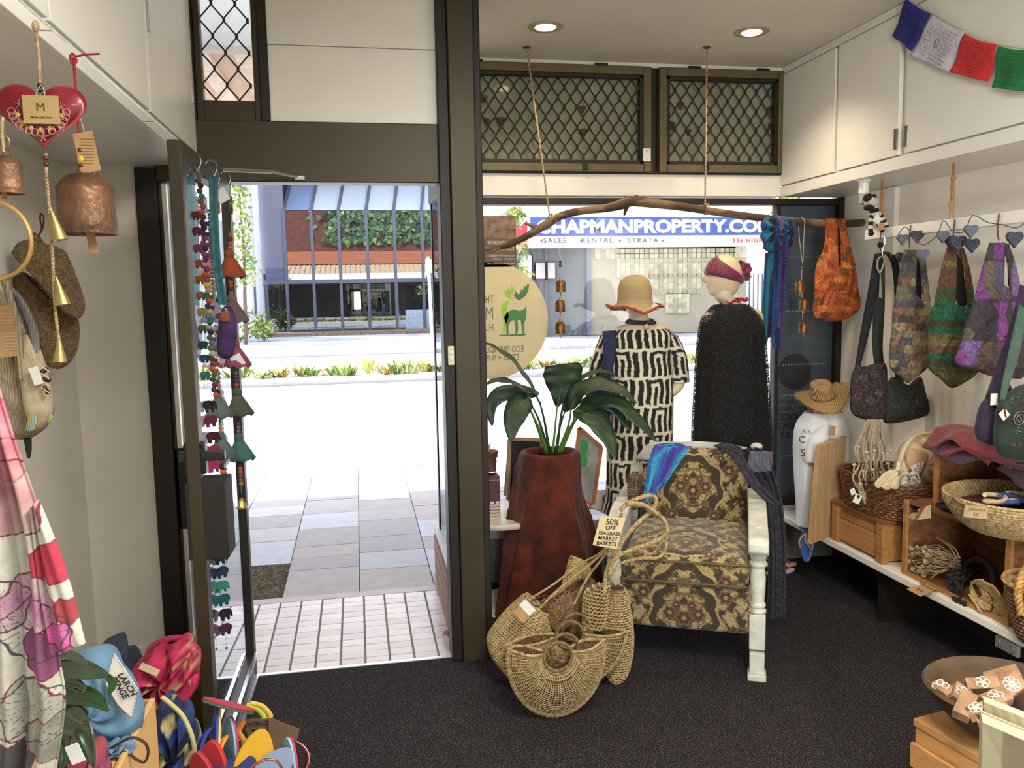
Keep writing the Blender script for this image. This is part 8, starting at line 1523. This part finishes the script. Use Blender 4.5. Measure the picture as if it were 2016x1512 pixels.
# ================================================================== copper wire basket of flip flops
cop = M('copper_wire', (214, 140, 108), .22, .95, var=.05); bcx, bcy, rz = PY(490, 1470, 2.02)[0], 2.02, .45; r_ = .142
t = thing('copper_wire_basket', 'round copper wire basket of flip flops in the foreground', 'basket', (bcx, bcy, 0))
for z, rr, w_ in ((rz, r_, .0032), (rz-.09, r_*.97, .0022), (rz-.20, r_*.92, .0022), (.02, r_*.85, .0028)): obj('hoop', MB().tube([(bcx+math.cos(a)*rr, bcy+math.sin(a)*rr, z) for a in np.linspace(0, 2*math.pi, 60, endpoint=False)], w_, 7, closed=True), cop, t)
for k in range(18): a = 2*math.pi*k/18; a2 = a+.35; obj('wire', MB().tube([(bcx+math.cos(a)*r_*.85, bcy+math.sin(a)*r_*.85, .02), (bcx+math.cos(a2)*r_*.93, bcy+math.sin(a2)*r_*.93, .22), (bcx+math.cos(a)*r_, bcy+math.sin(a)*r_, rz)], .0018, 6, sm=4), cop, t)
obj('carry_handle', MB().tube([PY(a, b_, bcy-.13) for a, b_ in ((495, 1512), (515, 1498), (540, 1496), (556, 1515), (560, 1540))], .003, 7, sm=4), cop, t)
ffl = [((430, 1440), (.1, .25, 1), (-1, -.3, 0), .24, ((206, 176, 90), (44, 70, 150)), (40, 60, 140), 'blue flip flop with a yellow sole edge at the back left of the basket'),
 ((474, 1400), (.8, .2, -.42), (.35, .3, .85), .135, ((40, 100, 70), (160, 40, 56)), None, 'maroon and green flip flop lying across the back of the basket'),
 ((458, 1455), (.05, .1, 1), (-.9, -.5, 0), .23, ((170, 50, 90), (120, 170, 206)), (222, 150, 60), 'pale blue flip flop with a magenta underside standing up'),
 ((505, 1480), (.25, .3, .8), (.2, -1, .3), .22, ((30, 110, 70), (196, 204, 40), (196, 150, 30)), None, 'yellow and green flip flop in the middle of the basket'),
 ((423, 1495), (.0, .1, 1), (-.6, -1, 0), .20, ((170, 40, 50), (190, 50, 56)), None, 'red flip flop standing at the left of the basket'),
 ((400, 1512), (-.2, .1, 1), (-.7, -1, 0), .18, ((150, 36, 56), (170, 50, 60)), None, 'crimson flip flop at the far left rim of the basket'),
 ((573, 1490), (.05, .1, 1), (-1, -.6, 0), .20, ((196, 44, 80), (120, 180, 206)), (190, 40, 90), 'red and pale blue flip flop at the right of the basket'),
 ((470, 1520), (.7, .2, .35), (.0, -.8, .7), .19, ((222, 160, 60), (30, 44, 96)), (30, 44, 96), 'navy flip flop with an orange edge at the front left'),
 ((500, 1532), (.6, .1, .25), (.1, -.8, .7), .18, ((222, 170, 60), (36, 50, 110)), (220, 100, 110), 'navy flip flop with a yellow edge at the front centre'),
 ((545, 1508), (.5, .2, .45), (.2, -.8, .6), .20, ((170, 60, 90), (120, 140, 170)), None, 'grey blue flip flop with a pink edge at the front right')]
for k, (c, dv_, nv, ln, cols, sc2, lb) in enumerate(ffl):
    p = PY(c[0], c[1], bcy+(.05 if c[1] < 1460 else (-.03 if c[1] > 1500 else 0))); q = Vector(dv_).normalized(); flipflop('flip_flop', lb, p-q*ln*.25, dv_, nv, ln, cols, sc2, 'flip flops in the copper basket')
for k, pts in enumerate(([(492, 1385), (515, 1390), (530, 1405), (532, 1412)], [(485, 1388), (505, 1395), (518, 1408), (520, 1414)], [(480, 1420), (470, 1440), (478, 1455), (482, 1475)])):
    c = [(214, 176, 70), (180, 190, 60), (222, 150, 60)][k]; o = obj('loose_strap', MB().tube([PY(a, b_, 2.08) for a, b_ in pts], .007, 8, sm=4, flat=((0, 1, 0), .5)), M('strapc_%d' % k, c, .6), smooth=60); tag(o, ['mustard loose strap at the back of the copper basket', 'lime loose strap beside the mustard one', 'orange loose strap next to the pale blue flip flop'][k], 'strap')
t = thing('kraft_price_card', 'brown kraft handwritten card clipped inside the copper basket rim', 'sign', tuple(PY(530, 1450, 2.12)))
q = L([(480, 1418), (530, 1412), (529, 1448), (488, 1450)], 2.14); obj('card', MB().prism(q, (0, .002, 0)), M('brown_kraft', (112, 90, 66), .8, var=.06), t, smooth=0); q2 = L([(529, 1412), (590, 1436), (580, 1475), (529, 1480)], 2.13); obj('card', MB().prism(q2, (0, .002, 0)), MC['brown_kraft'], t, smooth=0)
text('lettering', 'THONGS', .016, ink, t, q[0].lerp(q[1], .5)+Vector((0, -.001, -.014)), ext=.0003); text('lettering', '$14', .018, ink, t, q[0].lerp(q[1], .5)+Vector((0, -.001, -.034)), ext=.0003)
# a curled brown leaf on the tiles
o = obj('fallen_leaf', blade(MB(), [(.34, 3.74, .012), (.36, 3.72, .03), (.385-.01, 3.70, .012)], .035, (0, -.4, 1), None, 10, .5), M('dry_leaf', (150, 112, 76), .8), sol=.001, smooth=180); tag(o, 'curled dry brown leaf on the entry tiles by the plinth', 'leaf')
